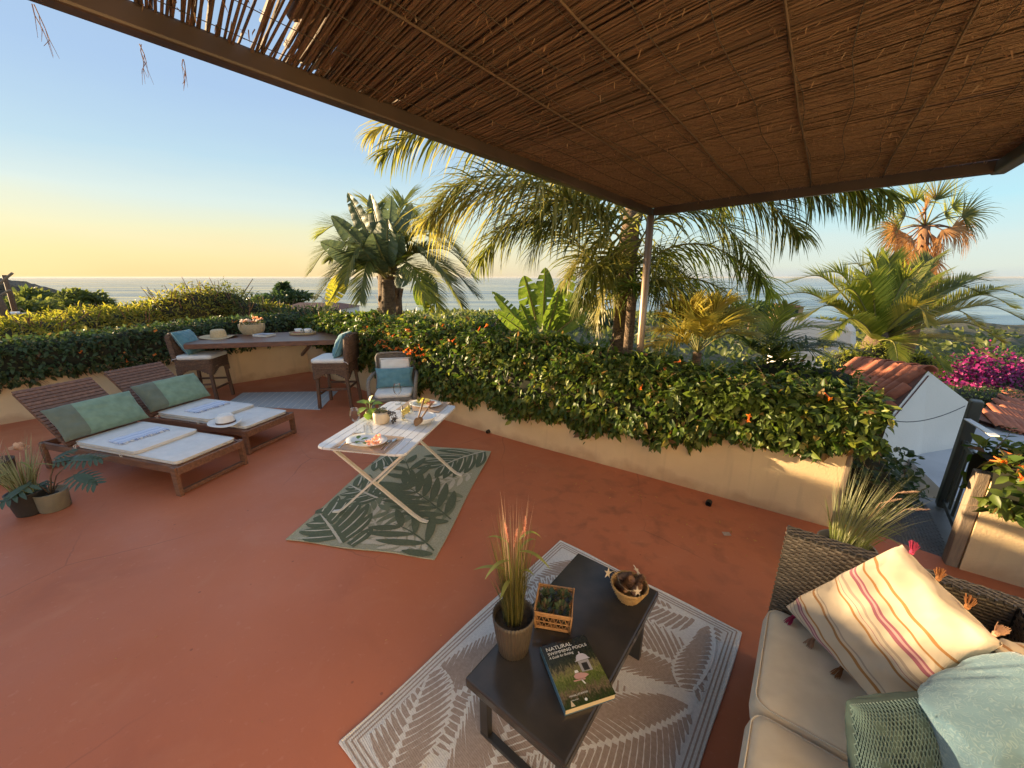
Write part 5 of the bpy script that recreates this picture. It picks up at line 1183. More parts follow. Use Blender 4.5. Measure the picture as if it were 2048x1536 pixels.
mb = MB(); blades(mb, 90, .045, .34, .34, .0017, 6, (0, 0), .05, .15, .4); obj('dark_grass', mb, M['grass_dark'], gp, kind='stuff')
mb = MB(); blades(mb, 26, .03, .60, .13, .0011, 7, (-.02, 0), .02, .16, .15); obj('plume_stalks', mb, M['plume_tan'], gp, kind='stuff')
for (dx, dy, L0, z, rs, w) in ((.9, .3, .10, .54, .06, .008), (-.7, -.6, .12, .46, .045, .009), (.8, -.5, .14, .50, .05, .008), (-1, .1, .14, .40, .03, .009), (-.4, -.9, .10, .38, .03, .009), (.7, .8, .13, .47, .05, .007), (-.9, .5, .10, .52, .03, .006), (1, -.2, .06, .40, .03, .007)):
    mb = MB(); b = V((dx * .025, dy * .025, z)); mb.tube([V((dx * .01, dy * .01, .15)), b * .6 + V((0, 0, .1)), b], .0018, 4); arch_leaf(mb, b, (dx, dy), L0, rs, w, fall=1.4); obj('leaf', mb, M['lime_blade'], gp, smooth=True)
for k, (x, y, z) in enumerate(((-.02, -.01, .56), (.045, .0, .58), (.0, -.02, .54), (.02, .03, .52))):
    mb = MB(); plume(mb, (x, y, z - .02), (.15 * (k - 1), 0, 1), .09, .010, k); obj('plume', mb, M['plume'], gp)
# basket of succulents
M['wicker_tan'] = pm('wicker_tan', (.46, .25, .11), (.34, .17, .07), rough=.6, scale=60, bump=.3, bscale=150, bdist=.002)
BA = R(-12); bk = thing('wicker_basket', 'square open wicker basket of small succulents on the coffee table', 'basket', tuple(G(1108, 1233, CZ + .002)), BA)
hw, hh = .082, .095
def sqr(z, w): return [V((-w, -w, z)), V((w, -w, z)), V((w, w, z)), V((-w, w, z))]
for (z, w, r_) in ((.006, .076, .0042), (.014, .077, .0035), (.046, .080, .003), (.086, .083, .0045), (.095, .084, .0045), (.078, .082, .003)):
    mb = MB(); c = sqr(z, w); mb.tube(c + [c[0]], r_, 6, cap=False); obj('rod', mb, M['wicker_tan'], bk, smooth=True)
for s in range(4):
    Q = Matrix.Rotation(s * math.pi / 2, 3, 'Z')
    for k in range(6):
        for g_ in (1, -1):
            x0 = -.076 + k * .0255; x1 = x0 + .025; a, b = ((x0, x1) if g_ > 0 else (x1, x0)); mb = MB(); mb.tube([Q @ V((a, -.077 - .001 * g_, .012)), Q @ V((b, -.082 - .001 * g_, .08))], .0019, 4); obj('strand', mb, M['wicker_tan'], bk)
    mb = MB(); mb.tube([Q @ V((-.077, -.077, 0)), Q @ V((-.084, -.084, .10))], .0045, 6); obj('corner_rod', mb, M['wicker_tan'], bk, smooth=True)
mb = MB(); mb.box((0, 0, .004), (.15, .15, .004)); obj('base', mb, M['wicker_tan'], bk)
M['clear_pot'] = pm('clear_pot', (.07, .065, .05), (.11, .10, .075), rough=.2, scale=30); M['succ_leaf'] = leafmat('succ_leaf', (.045, .075, .03), (.085, .12, .05), trans=.15, rough=.45)
for (x, y, lab) in ((-.037, -.037, 'small succulent in the near left corner of the wicker basket'), (.037, -.037, 'small succulent in the near right corner of the wicker basket'), (-.037, .037, 'small succulent in the far left corner of the wicker basket'), (.037, .037, 'small succulent in the far right corner of the wicker basket')):
    su = thing('succulent', lab, 'plant', tuple(V(bk.location) + Matrix.Rotation(BA, 3, 'Z') @ V((x, y, .008))), rnd.uniform(0, 3), 'succulents in the wicker basket')
    mb = MB(); mb.lathe([(0, 0), (.026, 0), (.033, .055), (.034, .06), (.031, .06), (.029, .05), (0, .05)], 20); obj('pot', mb, M['clear_pot'], su, smooth=True)
    for k in range(34):
        a = rnd.uniform(0, 6.28); q = .026 * math.sqrt(rnd.random()); z = .06 + rnd.uniform(0, .055) * (1 - q / .04); mb = MB(); leaf_blade(mb, (q * math.cos(a), q * math.sin(a), z), (math.cos(a), math.sin(a), rnd.uniform(.1, 1.3)), rnd.uniform(.018, .026), .0155, curl=-.25); obj('leaf', mb, M['succ_leaf'], su, smooth=True)
    mb = MB()
    for k in range(6): mb.tube([(0, 0, .05), (rnd.uniform(-.02, .02), rnd.uniform(-.02, .02), .11)], .0016, 4)
    obj('stem', mb, M['stem_brown'], su)
# pine cone basket
pb = thing('round_basket', 'small round braided basket of pine cones on the far end of the coffee table', 'basket', on_ct(1256, 1196))
for k in range(9):
    z = .006 + k * .0098; r_ = .046 + .040 * (k / 8) ** .9; mb = MB(); n_ = 40
    for st in (0, 1): mb.tube([((r_ + .0042 * math.cos(i * 2.2 + st * 3.14 + k)) * math.cos(6.2832 * i / n_), (r_ + .0042 * math.cos(i * 2.2 + st * 3.14 + k)) * math.sin(6.2832 * i / n_), z + .0042 * math.sin(i * 2.2 + st * 3.14 + k)) for i in range(n_ + 1)], .0036, 5, cap=False)
    obj('braid', mb, M['straw_gold'] if 'straw_gold' in M else M.setdefault('straw_gold', pm('straw_gold', (.50, .31, .12), (.36, .2, .075), rough=.7, scale=50, bump=.3, bscale=150, bdist=.002)), pb, smooth=True)
mb = MB(); mb.disc((0, 0, .004), .047, 24); obj('base', mb, M['straw_gold'], pb)
M['cone'] = leafmat('cone', (.16, .08, .045), (.36, .20, .12), trans=.0, rough=.7)
def pinecone(label, loc, rot, s):
    t = thing('pine_cone', label, 'pine cone', loc, 0, 'pine cones in the round basket'); t.rotation_euler = rot; mb = MB()
    for k in range(95):
        u = k / 94; a = k * 2.39996; r_ = .019 * math.sin(math.pi * (u * .8 + .15)) ** .8; z = (u - .5) * .066; d = V((math.cos(a), math.sin(a), .55)); b = V((math.cos(a) * r_ * .55, math.sin(a) * r_ * .55, z)); leaf_blade(mb, b * s, d, .0165 * s, .0145 * s, n=(0, 0, 1), curl=-.25)
    mb.lathe([(0, -.030 * s), (.006 * s, -.022 * s), (.008 * s, 0), (.005 * s, .022 * s), (0, .030 * s)], 8); obj('scales', mb, M['cone'], t, smooth=True)
pc = V(pb.location) + V((0, 0, .014))
pinecone('pine cone standing upright in the middle of the basket', tuple(pc + V((-.005, .0, .075))), (R(25), R(8), 0), 1.15)
pinecone('pine cone at the right side of the round basket', tuple(pc + V((.045, .012, .075))), (R(35), R(30), 1), 1.0)
pinecone('pine cone at the near right edge of the basket', tuple(pc + V((.022, -.036, .068))), (R(60), R(20), 2), .95)
pinecone('pine cone lying at the left side of the basket', tuple(pc + V((-.046, -.008, .068))), (R(80), R(-30), .5), .95)
pinecone('pine cone at the back of the round basket', tuple(pc + V((-.012, .046, .072))), (R(70), R(40), 1.4), 1.0)
def star(label, px, py, z, r_, rot):
    mb = MB(); pts = [((r_ if k % 2 == 0 else r_ * .36) * math.cos(k * math.pi / 5), (r_ if k % 2 == 0 else r_ * .36) * math.sin(k * math.pi / 5)) for k in range(10)]; mb.prism(pts, -.0015, .0015)
    o = obj('wooden_star', mb, M['star_wood'] if 'star_wood' in M else M.setdefault('star_wood', pm('star_wood', (.66, .54, .42), (.58, .46, .34), rough=.7, scale=40))); o.location = G(px, py, CZ + z); o.rotation_euler = rot; tag(o, label, 'star', 'wooden stars on the pine cone basket')
star('pale wooden star hanging over the left rim of the basket', 1216, 1146, .095, .028, (R(70), R(10), R(30))); star('pale wooden star on the far right rim of the basket', 1274, 1141, .10, .030, (R(40), R(20), R(60))); star('pale wooden star on the near rim of the basket', 1275, 1183, .092, .024, (R(55), R(-10), R(15)))
mb = MB(); mb.tube([G(1216, 1146, CZ + .1), G(1228, 1142, CZ + .105), G(1234, 1150, CZ + .10), G(1240, 1168, CZ + .10), G(1255, 1181, CZ + .095), G(1274, 1183, CZ + .094)], .0012, 5); tag(obj('string', mb, M['straw']), 'thin pale string looped across the pine cones', 'string')
# book
bc = [G(px, py, CZ + .032) for px, py in ((1083, 1290), (1127, 1423), (1225, 1386), (1175, 1268))]
bx = ((bc[3] - bc[0]) + (bc[2] - bc[1])) * .5; by = ((bc[0] - bc[1]) + (bc[3] - bc[2])) * .5; bw, bh = bx.length, by.length; bctr = sum(bc, V()) / 4; BAng = math.atan2(bx.y, bx.x)
bk = thing('book', 'paperback about natural swimming pools lying on the coffee table', 'book', (bctr.x, bctr.y, CZ + .001), BAng)
mb = MB(); mb.box((.001, .0, .0135), (bw - .006, bh - .005, .023)); obj('pages', mb, M['paper_cream'] if 'paper_cream' in M else M.setdefault('paper_cream', pm('paper_cream', (.70, .56, .36), (.62, .48, .30), rough=.85, scale=200, stretch=(1, 1, 30))), bk)
M['book_spine'] = pm('book_spine', (.10, .19, .26), (.07, .14, .20), rough=.3, scale=6)
mb = MB(); mb.box((-bw / 2 + .0008, 0, .0135), (.002, bh, .027)); obj('spine', mb, M['book_spine'], bk, bevel=.0006)
mb = MB(); mb.box((.0012, 0, .0008), (bw - .001, bh, .0016)); obj('back_cover', mb, M['book_spine'], bk)
def cover_mat():
    m = bpy.data.materials.new('book_cover'); m.use_nodes = True; t = m.node_tree; p = t.nodes['Principled BSDF']; n = t.nodes.new; l = t.links.new; p.inputs['Roughness'].default_value = .22
    tcn = n('ShaderNodeTexCoord'); s = n('ShaderNodeSeparateXYZ'); l(tcn.outputs['Object'], s.inputs[0])
    no = n('ShaderNodeTexNoise'); no.inputs['Scale'].default_value = 70; no.inputs['Detail'].default_value = 8; mp = n('ShaderNodeMapping'); mp.inputs['Scale'].default_value = (1.6, .6, 1); l(tcn.outputs['Object'], mp.inputs[0]); l(mp.outputs[0], no.inputs[0])
    v = n('ShaderNodeMath'); v.operation = 'MULTIPLY_ADD'; v.inputs[1].default_value = 1 / bh; v.inputs[2].default_value = .5; l(s.outputs['Y'], v.inputs[0])
    ad_ = n('ShaderNodeMath'); ad_.operation = 'MULTIPLY_ADD'; ad_.inputs[1].default_value = .42; l(no.outputs[0], ad_.inputs[0]); sb = n('ShaderNodeMath'); sb.operation = 'SUBTRACT'; sb.inputs[1].default_value = .21; l(v.outputs[0], sb.inputs[0]); l(sb.outputs[0], ad_.inputs[2])
    cr = n('ShaderNodeValToRGB'); e = cr.color_ramp.elements; e[0].position = 0; e[0].color = (.03, .05, .015, 1); e[1].position = 1; e[1].color = (.018, .018, .012, 1)
    for po, c in ((.10, (.05, .055, .022)), (.18, (.17, .12, .075)), (.26, (.10, .11, .035)), (.36, (.10, .13, .025)), (.46, (.19, .18, .06)), (.54, (.15, .12, .065)), (.60, (.04, .045, .02)), (.72, (.022, .026, .014))):
        q = e.new(po); q.color = (*c, 1)
    l(ad_.outputs[0], cr.inputs[0]); mx_ = n('ShaderNodeMixRGB'); mx_.blend_type = 'OVERLAY'; mx_.inputs[0].default_value = .95; n2 = n('ShaderNodeTexNoise'); n2.inputs['Scale'].default_value = 240; l(mp.outputs[0], n2.inputs[0]); l(cr.outputs[0], mx_.inputs[1]); l(n2.outputs[0], mx_.inputs[2]); l(mx_.outputs[0], p.inputs['Base Color']); return m
mb = MB(); mb.box((.0012, 0, .0262), (bw - .001, bh, .0016)); cov = obj('front_cover', mb, cover_mat(), bk)
zc = .0274
M['ink_white'] = pm('ink_white', (.75, .74, .72), rough=.4); M['ink_pink'] = pm('ink_pink', (.55, .30, .26), rough=.4); M['ink_grey'] = pm('ink_grey', (.34, .32, .32), rough=.4); M['ink_dark'] = pm('ink_dark', (.03, .025, .02), rough=.4); M['ink_lilac'] = pm('ink_lilac', (.52, .49, .55), rough=.4)
def text(s, x, y, size, width, mat, shear=0, nm='cover_text'):
    cu = bpy.data.curves.new(nm, 'FONT'); cu.body = s; cu.size = size; cu.extrude = .00012; cu.shear = shear; o = bpy.data.objects.new(nm, cu); COL.objects.link(o); o.parent = cov; o.location = (x, y, zc); cu.materials.append(M[mat])
    bpy.context.view_layer.update(); w0 = o.dimensions.x; me = bpy.data.meshes.new_from_object(o.evaluated_get(bpy.context.evaluated_depsgraph_get())); bpy.data.objects.remove(o)
    o = bpy.data.objects.new(nm, me); COL.objects.link(o); o.parent = cov; o.location = (x, y, zc); o.scale = (width / w0, 1, 1)
X = lambda u: -bw / 2 + bw * u
Y = lambda v: bh / 2 - bh * v
text('NATURAL', X(.085), Y(.118), .024, bw * .55, 'ink_white'); text('SWIMMING POOLS', X(.085), Y(.192), .0185, bw * .84, 'ink_white'); text('A Guide for Building', X(.085), Y(.252), .0150, bw * .52, 'ink_white', .25); text('MICHAEL LITTLEWOOD', X(.17), Y(.862), .0085, bw * .36, 'ink_white'); text('REVISED EDITION', X(.17), Y(.915), .004, bw * .14, 'ink_white')
def cpoly(pts, mat, dz=0, nm='cover_picture'): 
    q = MB(); q.poly([(X(u), Y(v), zc + dz) for u, v in pts][::-1]); obj(nm, q, M[mat], cov)
cpoly([(.60, .40), (.60, .57), (.82, .58), (.82, .40)], 'ink_grey'); cpoly([(.65, .44), (.65, .56), (.77, .565), (.77, .44)], 'ink_dark', .0001)
cpoly([(.54, .395), (.87, .395), (.84, .37), (.815, .325), (.77, .295), (.70, .285), (.635, .30), (.60, .335), (.585, .375)], 'ink_lilac', .0001); cpoly([(.69, .285), (.72, .285), (.715, .25), (.695, .25)], 'ink_lilac', .0001)
cpoly([(.40, .60), (.46, .565), (.56, .57), (.66, .60), (.70, .63), (.60, .66), (.48, .655), (.42, .64)], 'ink_pink', .0001); cpoly([(.45, .56), (.53, .56), (.52, .52), (.46, .52)], 'ink_white', .0001); cpoly([(.36, .655), (.60, .665), (.60, .685), (.37, .675)], 'ink_pink', .0002)
cpoly([(.50, .66), (.53, .66), (.57, .745), (.54, .74)], 'ink_white', .0002); cpoly([(.13, .985), (.21, .985), (.165, .90)], 'paper_cream', .0001)
q = MB(); q.disc((X(.44), Y(.945), zc + .0001), .0055, 16); obj('cover_emblem', q, M['ink_white'], cov)

# ================================================================ SOFA
SO = V((1.227, 1.475, 0)); SU = V((-.612, -.791, 0)); SV = V((.791, -.612, 0)); UP = V((0, 0, 1))
sf = thing('wicker_sofa', 'dark brown woven corner sofa with cream seat cushions', 'sofa', tuple(SO))
M['sofa_weave'] = pm('sofa_weave', (.105, .085, .066), (.060, .048, .038), rough=.48, scale=40, spec=.5)
M['sofa_core'] = pm('sofa_core', (.02, .017, .014), rough=.8)
def weave(mb, o, e1, e2, w, h, n, pitch=.0125, stake=.021, th=.0024):
    """flat strands going over and under upright stakes"""
    o, e1, e2, n = V(o), V(e1), V(e2), V(n); rows_ = int(h / pitch); cols = int(w / stake)
    for r_ in range(rows_):
        y = (r_ + .5) * pitch; hwid = pitch * .43; vs = []
        for c in range(cols * 2 + 1):
            x = min(w, c * stake / 2); ph = math.pi * (c / 2 + (r_ % 2)); k = math.cos(ph); p = o + e1 * x + e2 * (y + .0006 * math.sin(c * 1.7 + r_)) + n * (th * k + .003)
            vs += [p - e2 * hwid - n * .0012, p + n * .0008, p + e2 * hwid - n * .0012]
        m_ = cols * 2 + 1; mb.add(vs, [q for c in range(m_ - 1) for q in ((3 * c, 3 * c + 3, 3 * c + 4, 3 * c + 1), (3 * c + 1, 3 * c + 4, 3 * c + 5, 3 * c + 2))])
    for c in range(cols + 1):
        x = min(w, c * stake); p = o + e1 * x; mb.add([p - e1 * .003 + n * .001, p + e1 * .003 + n * .001, p + e1 * .003 + e2 * h + n * .001, p - e1 * .003 + e2 * h + n * .001], [(0, 1, 2, 3)])
TH = .07; BH = .80; SD = .66; LEN = 1.9
mb = MB()
def slab(o, a, la, b, lb, z0, z1):
    o = V(o); p = [o, o + V(a) * la, o + V(a) * la + V(b) * lb, o + V(b) * lb]; mb.prism([(q.x, q.y) for q in p][::-1] if V(a).cross(V(b)).z < 0 else [(q.x, q.y) for q in p], z0, z1)
slab(SO, SV, SD + .12, -SU, TH, .03, BH); slab(SO + SV * SD, SV, .12, SU, LEN, .03, BH); slab(SO + SV * .012, SV, SD, SU, LEN, .03, .27)
obj('frame_core', mb, M['sofa_core'], sf, world=True, bevel=.008)
for (nm, o, e1, w, n, z0, z1) in (('woven_back', SO, SV, SD, SU, .22, BH), ('woven_back', SO + SV * SD + SU * LEN, -SU, LEN, -SV, .22, BH), ('woven_end', SO - SU * TH, SU, TH, -SV, .03, BH), ('woven_front', SO + SV * .012, SU, LEN, -SV, .03, .27), ('woven_outside', SO - SU * TH + SV * (SD + .12), -SV, SD + .12, -SU, .03, BH)):
    q = MB(); weave(q, V(o) + UP * z0, e1, UP, w, z1 - z0, n); obj(nm, q, M['sofa_weave'], sf, world=True, kind='stuff')
for (o, e, w) in ((SO - SU * TH, SV, SD + .12), (SO + SV * SD, SU, LEN)):
    q = MB(); wd_ = TH if e is SV else .12; weave(q, V(o) + UP * BH, e, SU if e is SV else SV, w, wd_, UP); obj('woven_rim', q, M['sofa_weave'], sf, world=True, kind='stuff')
for k, (a, b) in enumerate(((.012, .565), (.575, 1.15), (1.16, 1.74))):
    c = SO + SU * ((a + b) / 2) + SV * (SD / 2 - .01); q = MB(); ang = math.atan2(SV.y, SV.x); tt = MB(); soft_pad(tt, SD + .02, b - a, .145, .05, (0, 0, 0), .004, 0, 7)
    Q = Matrix.Rotation(ang, 3, 'Z'); q.add([Q @ V(p) + c + V((0, 0, .275)) for p in tt.v], tt.f)
    cu = thing('seat_cushion', ('cream sofa seat cushion beside the far woven arm, under the striped pillow', 'cream sofa seat cushion under the teal knit pillow, middle of the sofa', 'cream sofa seat cushion nearest the camera, mostly out of view')[k], 'cushion', tuple(c + V((0, 0, .275))), 0, 'cream seat cushions on the sofa')
    obj('cushion_cover', q, M['sofa_canvas'], cu, smooth=True, world=True)
    st = MB(); P_ = [Q @ V((x, y, .132)) + c + V((0, 0, .275)) for x, y in rrect(SD - .005, b - a - .022, .05, 6)]; st.tube(P_ + [P_[0]], .0028, 5, cap=False); obj('piping', st, M['cream_piping'], cu, smooth=True, world=True)
# striped pillow
def stripe_mat(L0, E):
    m = fabric('striped_cotton', (.70, .58, .44), (.62, .51, .38), wv=300, bump=.12); t = m.node_tree; n = t.nodes.new; l = t.links.new; p = t.nodes['Principled BSDF']; tcn = [q for q in t.nodes if q.type == 'TEX_COORD'][0]
    sb = n('ShaderNodeVectorMath'); sb.operation = 'SUBTRACT'; l(tcn.outputs['Object'], sb.inputs[0]); sb.inputs[1].default_value = L0
    d = n('ShaderNodeVectorMath'); d.operation = 'DOT_PRODUCT'; l(sb.outputs[0], d.inputs[0]); d.inputs[1].default_value = E / E.length_squared
    cr = n('ShaderNodeValToRGB'); cr.color_ramp.interpolation = 'CONSTANT'; e = cr.color_ramp.elements; base = (.56, .45, .33); och = (.36, .17, .055); mau = (.31, .10, .13); pink = (.56, .32, .30); gry = (.36, .28, .22); e[0].position = 0; e[0].color = (*base, 1); e[1].position = .045; e[1].color = (*gry, 1)
    L_ = [(.055, base), (.085, gry), (.094, base), (.125, gry), (.135, base), (.165, mau), (.185, pink), (.20, mau), (.215, base), (.245, och), (.26, base), (.375, och), (.397, base), (.415, gry), (.428, base), (.595, och), (.612, base), (.635, mau), (.640, base), (.665, gry), (.685, base), (.735, mau), (.758, pink), (.775, mau), (.792, base), (.84, och), (.856, base), (.925, och), (.945, base)]
    e[1].position = .045
    for po, c in L_[:29]:
        q = e.new(po); q.color = (*c, 1)
    l(d.outputs['Value'], cr.inputs[0]); l(cr.outputs[0], p.inputs['Base Color']); wrinkle(m, 5, .3, .03); return m
PL_, PT_, PR_, PB_ = V((1.267, 1.432, .44)), V((1.649, 1.39, .80)), V((1.56, .959, .781)), V((1.311, .947, .45))
PL_ = G(1572, 1213, .445); PT_ = G(1804, 1089, .935); PR_ = G(2006, 1288, .885); PB_ = G(1800, 1452, .45)
cen = (PL_ + PT_ + PR_ + PB_) / 4
sp = thing('striped_pillow', 'cream pillow with mauve and ochre stripes and tassels, leaning in the sofa corner', 'pillow', tuple(cen))
mb = MB(); mb.cushion(PL_, PB_, PR_, PT_, .17, 44, 44, .035, .006, 31); obj('pillow_cover', mb, stripe_mat(PL_ - cen, ((PT_ - PL_) + (PR_ - PB_)) * .5), sp, smooth=True, world=True)
def tassel(mb, p, d, s, seed):
    r0 = random.Random(seed); p, d = V(p), V(d).normalized()
    mb.tube([p, p + d * .010 * s, p + d * .02 * s], [.006 * s, .0085 * s, .006 * s], 7)
    for k in range(46):
        a = V((r0.gauss(0, 1), r0.gauss(0, 1), r0.gauss(0, 1))); a -= d * a.dot(d); a = a.normalized() * r0.uniform(.2, 1); e = p + d * s * r0.uniform(.05, .066) + a * .018 * s; mb.tube([p + d * .012 * s + a * .005 * s, p + d * .035 * s + a * .013 * s, e + V((0, 0, -.003))], .0013 * s, 3)
M['tassel_pink'] = pm('tassel_pink', (.42, .035, .10), (.30, .02, .07), rough=.95, scale=200); M['tassel_ochre'] = pm('tassel_ochre', (.30, .12, .035), (.22, .085, .025), rough=.95, scale=200); M['tassel_tan'] = pm('tassel_tan', (.46, .27, .17), (.36, .2, .12), rough=.95, scale=200)
def edgept(a, b, u): return V(a).lerp(V(b), u)
mid_out = lambda p: (p - cen)
for (p, o2, mat) in ((edgept(PL_, PB_, .10), (-.5, -.3, -.1), 'tassel_pink'), (edgept(PL_, PB_, .32), (-.6, -.35, -.12), 'tassel_tan'), (edgept(PL_, PB_, .58), (-.6, -.3, -.1), 'tassel_ochre'), (edgept(PT_, PR_, .12), (.5, .45, .25), 'tassel_pink'), (edgept(PT_, PR_, .42), (.5, .4, .12), 'tassel_ochre'), (edgept(PT_, PR_, .70), (.5, .35, .1), 'tassel_ochre'), (edgept(PT_, PR_, .93), (.5, .2, .05), 'tassel_tan')):
    mb = MB(); tassel(mb, p, o2, .95, int(p.x * 1e4)); obj('tassel', mb, M[mat], sp, world=True)
# second striped pillow behind the first
sp2 = thing('striped_pillow', 'second striped pillow, half hidden behind the big one at the frame edge', 'pillow', (1.72, .86, .6))
q0, q1, q2, q3 = G(1975, 1400, .62), G(2190, 1470, .60), G(2190, 1330, .86), G(1990, 1296, .86)
c2 = (q0 + q1 + q2 + q3) / 4; sp2.location = c2; mb = MB(); mb.cushion(q0, q1, q2, q3, .14, 26, 26, .05, .005, 33); obj('pillow_cover', mb, stripe_mat(q0 - c2, q3 - q0), sp2, smooth=True, world=True)
# teal honeycomb knit pillow
def knit_mat():
    m = pm('honeycomb_knit', (.13, .205, .195), (.11, .175, .168), rough=.92, scale=14, sheen=.3, spec=.2); t = m.node_tree; n = t.nodes.new; l = t.links.new; p = t.nodes['Principled BSDF']; return m
tk = thing('knit_pillow', 'small sage teal honeycomb knit pillow at the bottom edge, left of the blue one', 'pillow', (1.08, .775, .64))
k0, k1, k2, k3 = G(1712, 1590, .50), G(1892, 1575, .52), G(1866, 1388, .76), G(1699, 1408, .74); kc = (k0 + k1 + k2 + k3) / 4; tk.location = kc
mb = MB(); mb.cushion(k0, k1, k2, k3, .12, 30, 30, .03, .002, 35); kb = obj('pillow_cover', mb, M['knit_ground'] if 'knit_ground' in M else M.setdefault('knit_ground', pm('knit_ground', (.06, .10, .095), (.05, .08, .075), rough=.95, scale=30)), tk, smooth=True, world=True)
# raised knit cords in a staggered mesh on the visible face
cm = MB(); nn_ = (k1 - k0).cross(k3 - k0).normalized()
if nn_.dot(V((0, 0, HC)) - kc) < 0: nn_ = -nn_
def kface(u, v):
    a, b = 2 * u - 1, 2 * v - 1; p = (k0 * (1 - u) + k1 * u) * (1 - v) + (k3 * (1 - u) + k2 * u) * v; p = p + (kc - p) * .03 * ((1 - a * a) * b * b + (1 - b * b) * a * a)
    return p + nn_ * (.06 * max(0, (1 - abs(a) ** 2.6) * (1 - abs(b) ** 2.6)) ** .3 + .0015)
nu_ = 34
for i in range(nu_ * 2 + 1):
    sgn = 1 if i % 2 else -1; s0 = -1 + 2 * (i + .5) / (nu_ * 2 + 1); pts = []
    for j in range(105):
        v = j / 104; zz = .92 / nu_ * (abs(((v * 26 + (0 if sgn > 0 else 1)) % 2) - 1) * 2 - 1) * .8; pts.append(kface((1 + math.sin(1.5708 * min(1, max(-1, s0 + zz)))) / 2, (1 + math.sin(1.5708 * (2 * v - 1))) / 2))
    cm.tube(pts, .0017, 4)
obj('knit_cord', cm, knit_mat(), tk, smooth=True, world=True, kind='stuff')
# pale blue paisley pillow
def paisley_mat():
    m = pm('blue_paisley', (.20, .32, .38), (.17, .28, .34), rough=.85, scale=8, sheen=.3, spec=.2); t = m.node_tree; n = t.nodes.new; l = t.links.new; p = t.nodes['Principled BSDF']; tcn = [q for q in t.nodes if q.type == 'TEX_COORD'][0]
    no = n('ShaderNodeTexNoise'); no.inputs['Scale'].default_value = 30; no.inputs['Detail'].default_value = 2; l(tcn.outputs['Object'], no.inputs[0])
    mu = n('ShaderNodeMath'); mu.operation = 'MULTIPLY'; mu.inputs[1].default_value = 70; l(no.outputs[0], mu.inputs[0]); si = n('ShaderNodeMath'); si.operation = 'SINE'; l(mu.outputs[0], si.inputs[0])
    vo = n('ShaderNodeTexVoronoi'); vo.inputs['Scale'].default_value = 55; l(tcn.outputs['Object'], vo.inputs[0]); s2 = n('ShaderNodeMath'); s2.operation = 'MULTIPLY_ADD'; s2.inputs[1].default_value = -1.4; l(vo.outputs['Distance'], s2.inputs[0]); l(si.outputs[0], s2.inputs[2])
    mr_ = n('ShaderNodeMapRange'); mr_.inputs[1].default_value = -.5; mr_.inputs[2].default_value = .9; l(s2.outputs[0], mr_.inputs[0])
    mx_ = n('ShaderNodeMixRGB'); mx_.inputs[1].default_value = (.15, .26, .33, 1); mx_.inputs[2].default_value = (.25, .36, .41, 1); l(mr_.outputs[0], mx_.inputs[0]); l(mx_.outputs[0], p.inputs['Base Color'])
    bp = n('ShaderNodeBump'); bp.inputs['Strength'].default_value = .35; bp.inputs['Distance'].default_value = .003; l(mr_.outputs[0], bp.inputs['Height']); l(bp.outputs[0], p.inputs['Normal']); return m
b0, b1, b2, b3 = V((1.188, .708, .525)), V((1.499, .66, .58)), V((1.42, .80, .90)), V((1.129, .748, .80)); b0, b3 = G(1890, 1610, .53), G(1868, 1432, .78); b2 = G(2075, 1315, .90); b1 = G(2150, 1560, .60)
bcn = (b0 + b1 + b2 + b3) / 4; pp = thing('paisley_pillow', 'pale blue paisley pillow at the bottom right corner of the picture', 'pillow', tuple(bcn)); mb = MB(); mb.cushion(b0, b1, b2, b3, .25, 34, 34, .03, .004, 37); obj('pillow_cover', mb, paisley_mat(), pp, smooth=True, world=True)

# ================================================================ POTTED PLANTS ON THE FLOOR
M['stone_pot'] = pm('stone_pot', (.30, .25, .20), (.24, .2, .16), rough=.8, scale=12, bump=.2, bscale=60)
sg = thing('potted_grass', 'taupe pot of pale spiky grass with tan plumes behind the sofa arm', 'potted plant', (2.08, 2.04, 0))
mb = MB(); mb.lathe([(0, 0), (.11, 0), (.12, .01), (.145, .26), (.148, .30), (.135, .30), (.13, .25), (0, .25)], 40); obj('pot', mb, M['stone_pot'], sg, smooth=True)
mb = MB(); mb.disc((0, 0, .255), .13, 24); obj('soil', mb, M['soil'], sg)
mb = MB(); blades(mb, 170, .075, .60, .42, .0022, 14, (.26, -.02), .10, .25, .4); obj('grass', mb, M['grass_pale'], sg, kind='stuff')
mb = MB(); blades(mb, 100, .08, .38, .5, .0022, 15, (.2, 0), .14, .25, .4); obj('green_grass', mb, M['lime_blade'], sg, kind='stuff')
for (dx, dy, L0, z, rs, w) in ((1, -.3, .22, .42, .06, .009), (1, .1, .26, .46, .06, .010), (.8, -.6, .20, .40, .05, .009), (.6, .6, .2, .46, .06, .009), (.9, -.1, .18, .34, .04, .010)):
    mb = MB(); b = V((dx * .09, dy * .05, z)); mb.tube([V((0, 0, .25)), b * .6 + V((0, 0, .12)), b], .002, 4); arch_leaf(mb, b, (dx, dy), L0, rs, w, fall=2.0); obj('leaf', mb, M['lime_blade'], sg, smooth=True)
for k, (x, y, z, d) in enumerate(((.22, .0, .66, (1, .0, .05)), (.24, -.05, .58, (1, -.1, .05)), (.20, .06, .55, (1, 0, .25)))):
    mb = MB(); mb.tube([(0, 0, .25), (x * .5, y * .5, z * .75), (x, y, z)], .0018, 4); plume(mb, (x, y, z), d, .13, .013, 60 + k, 220); obj('plume', mb, M['plume_tan'], sg)
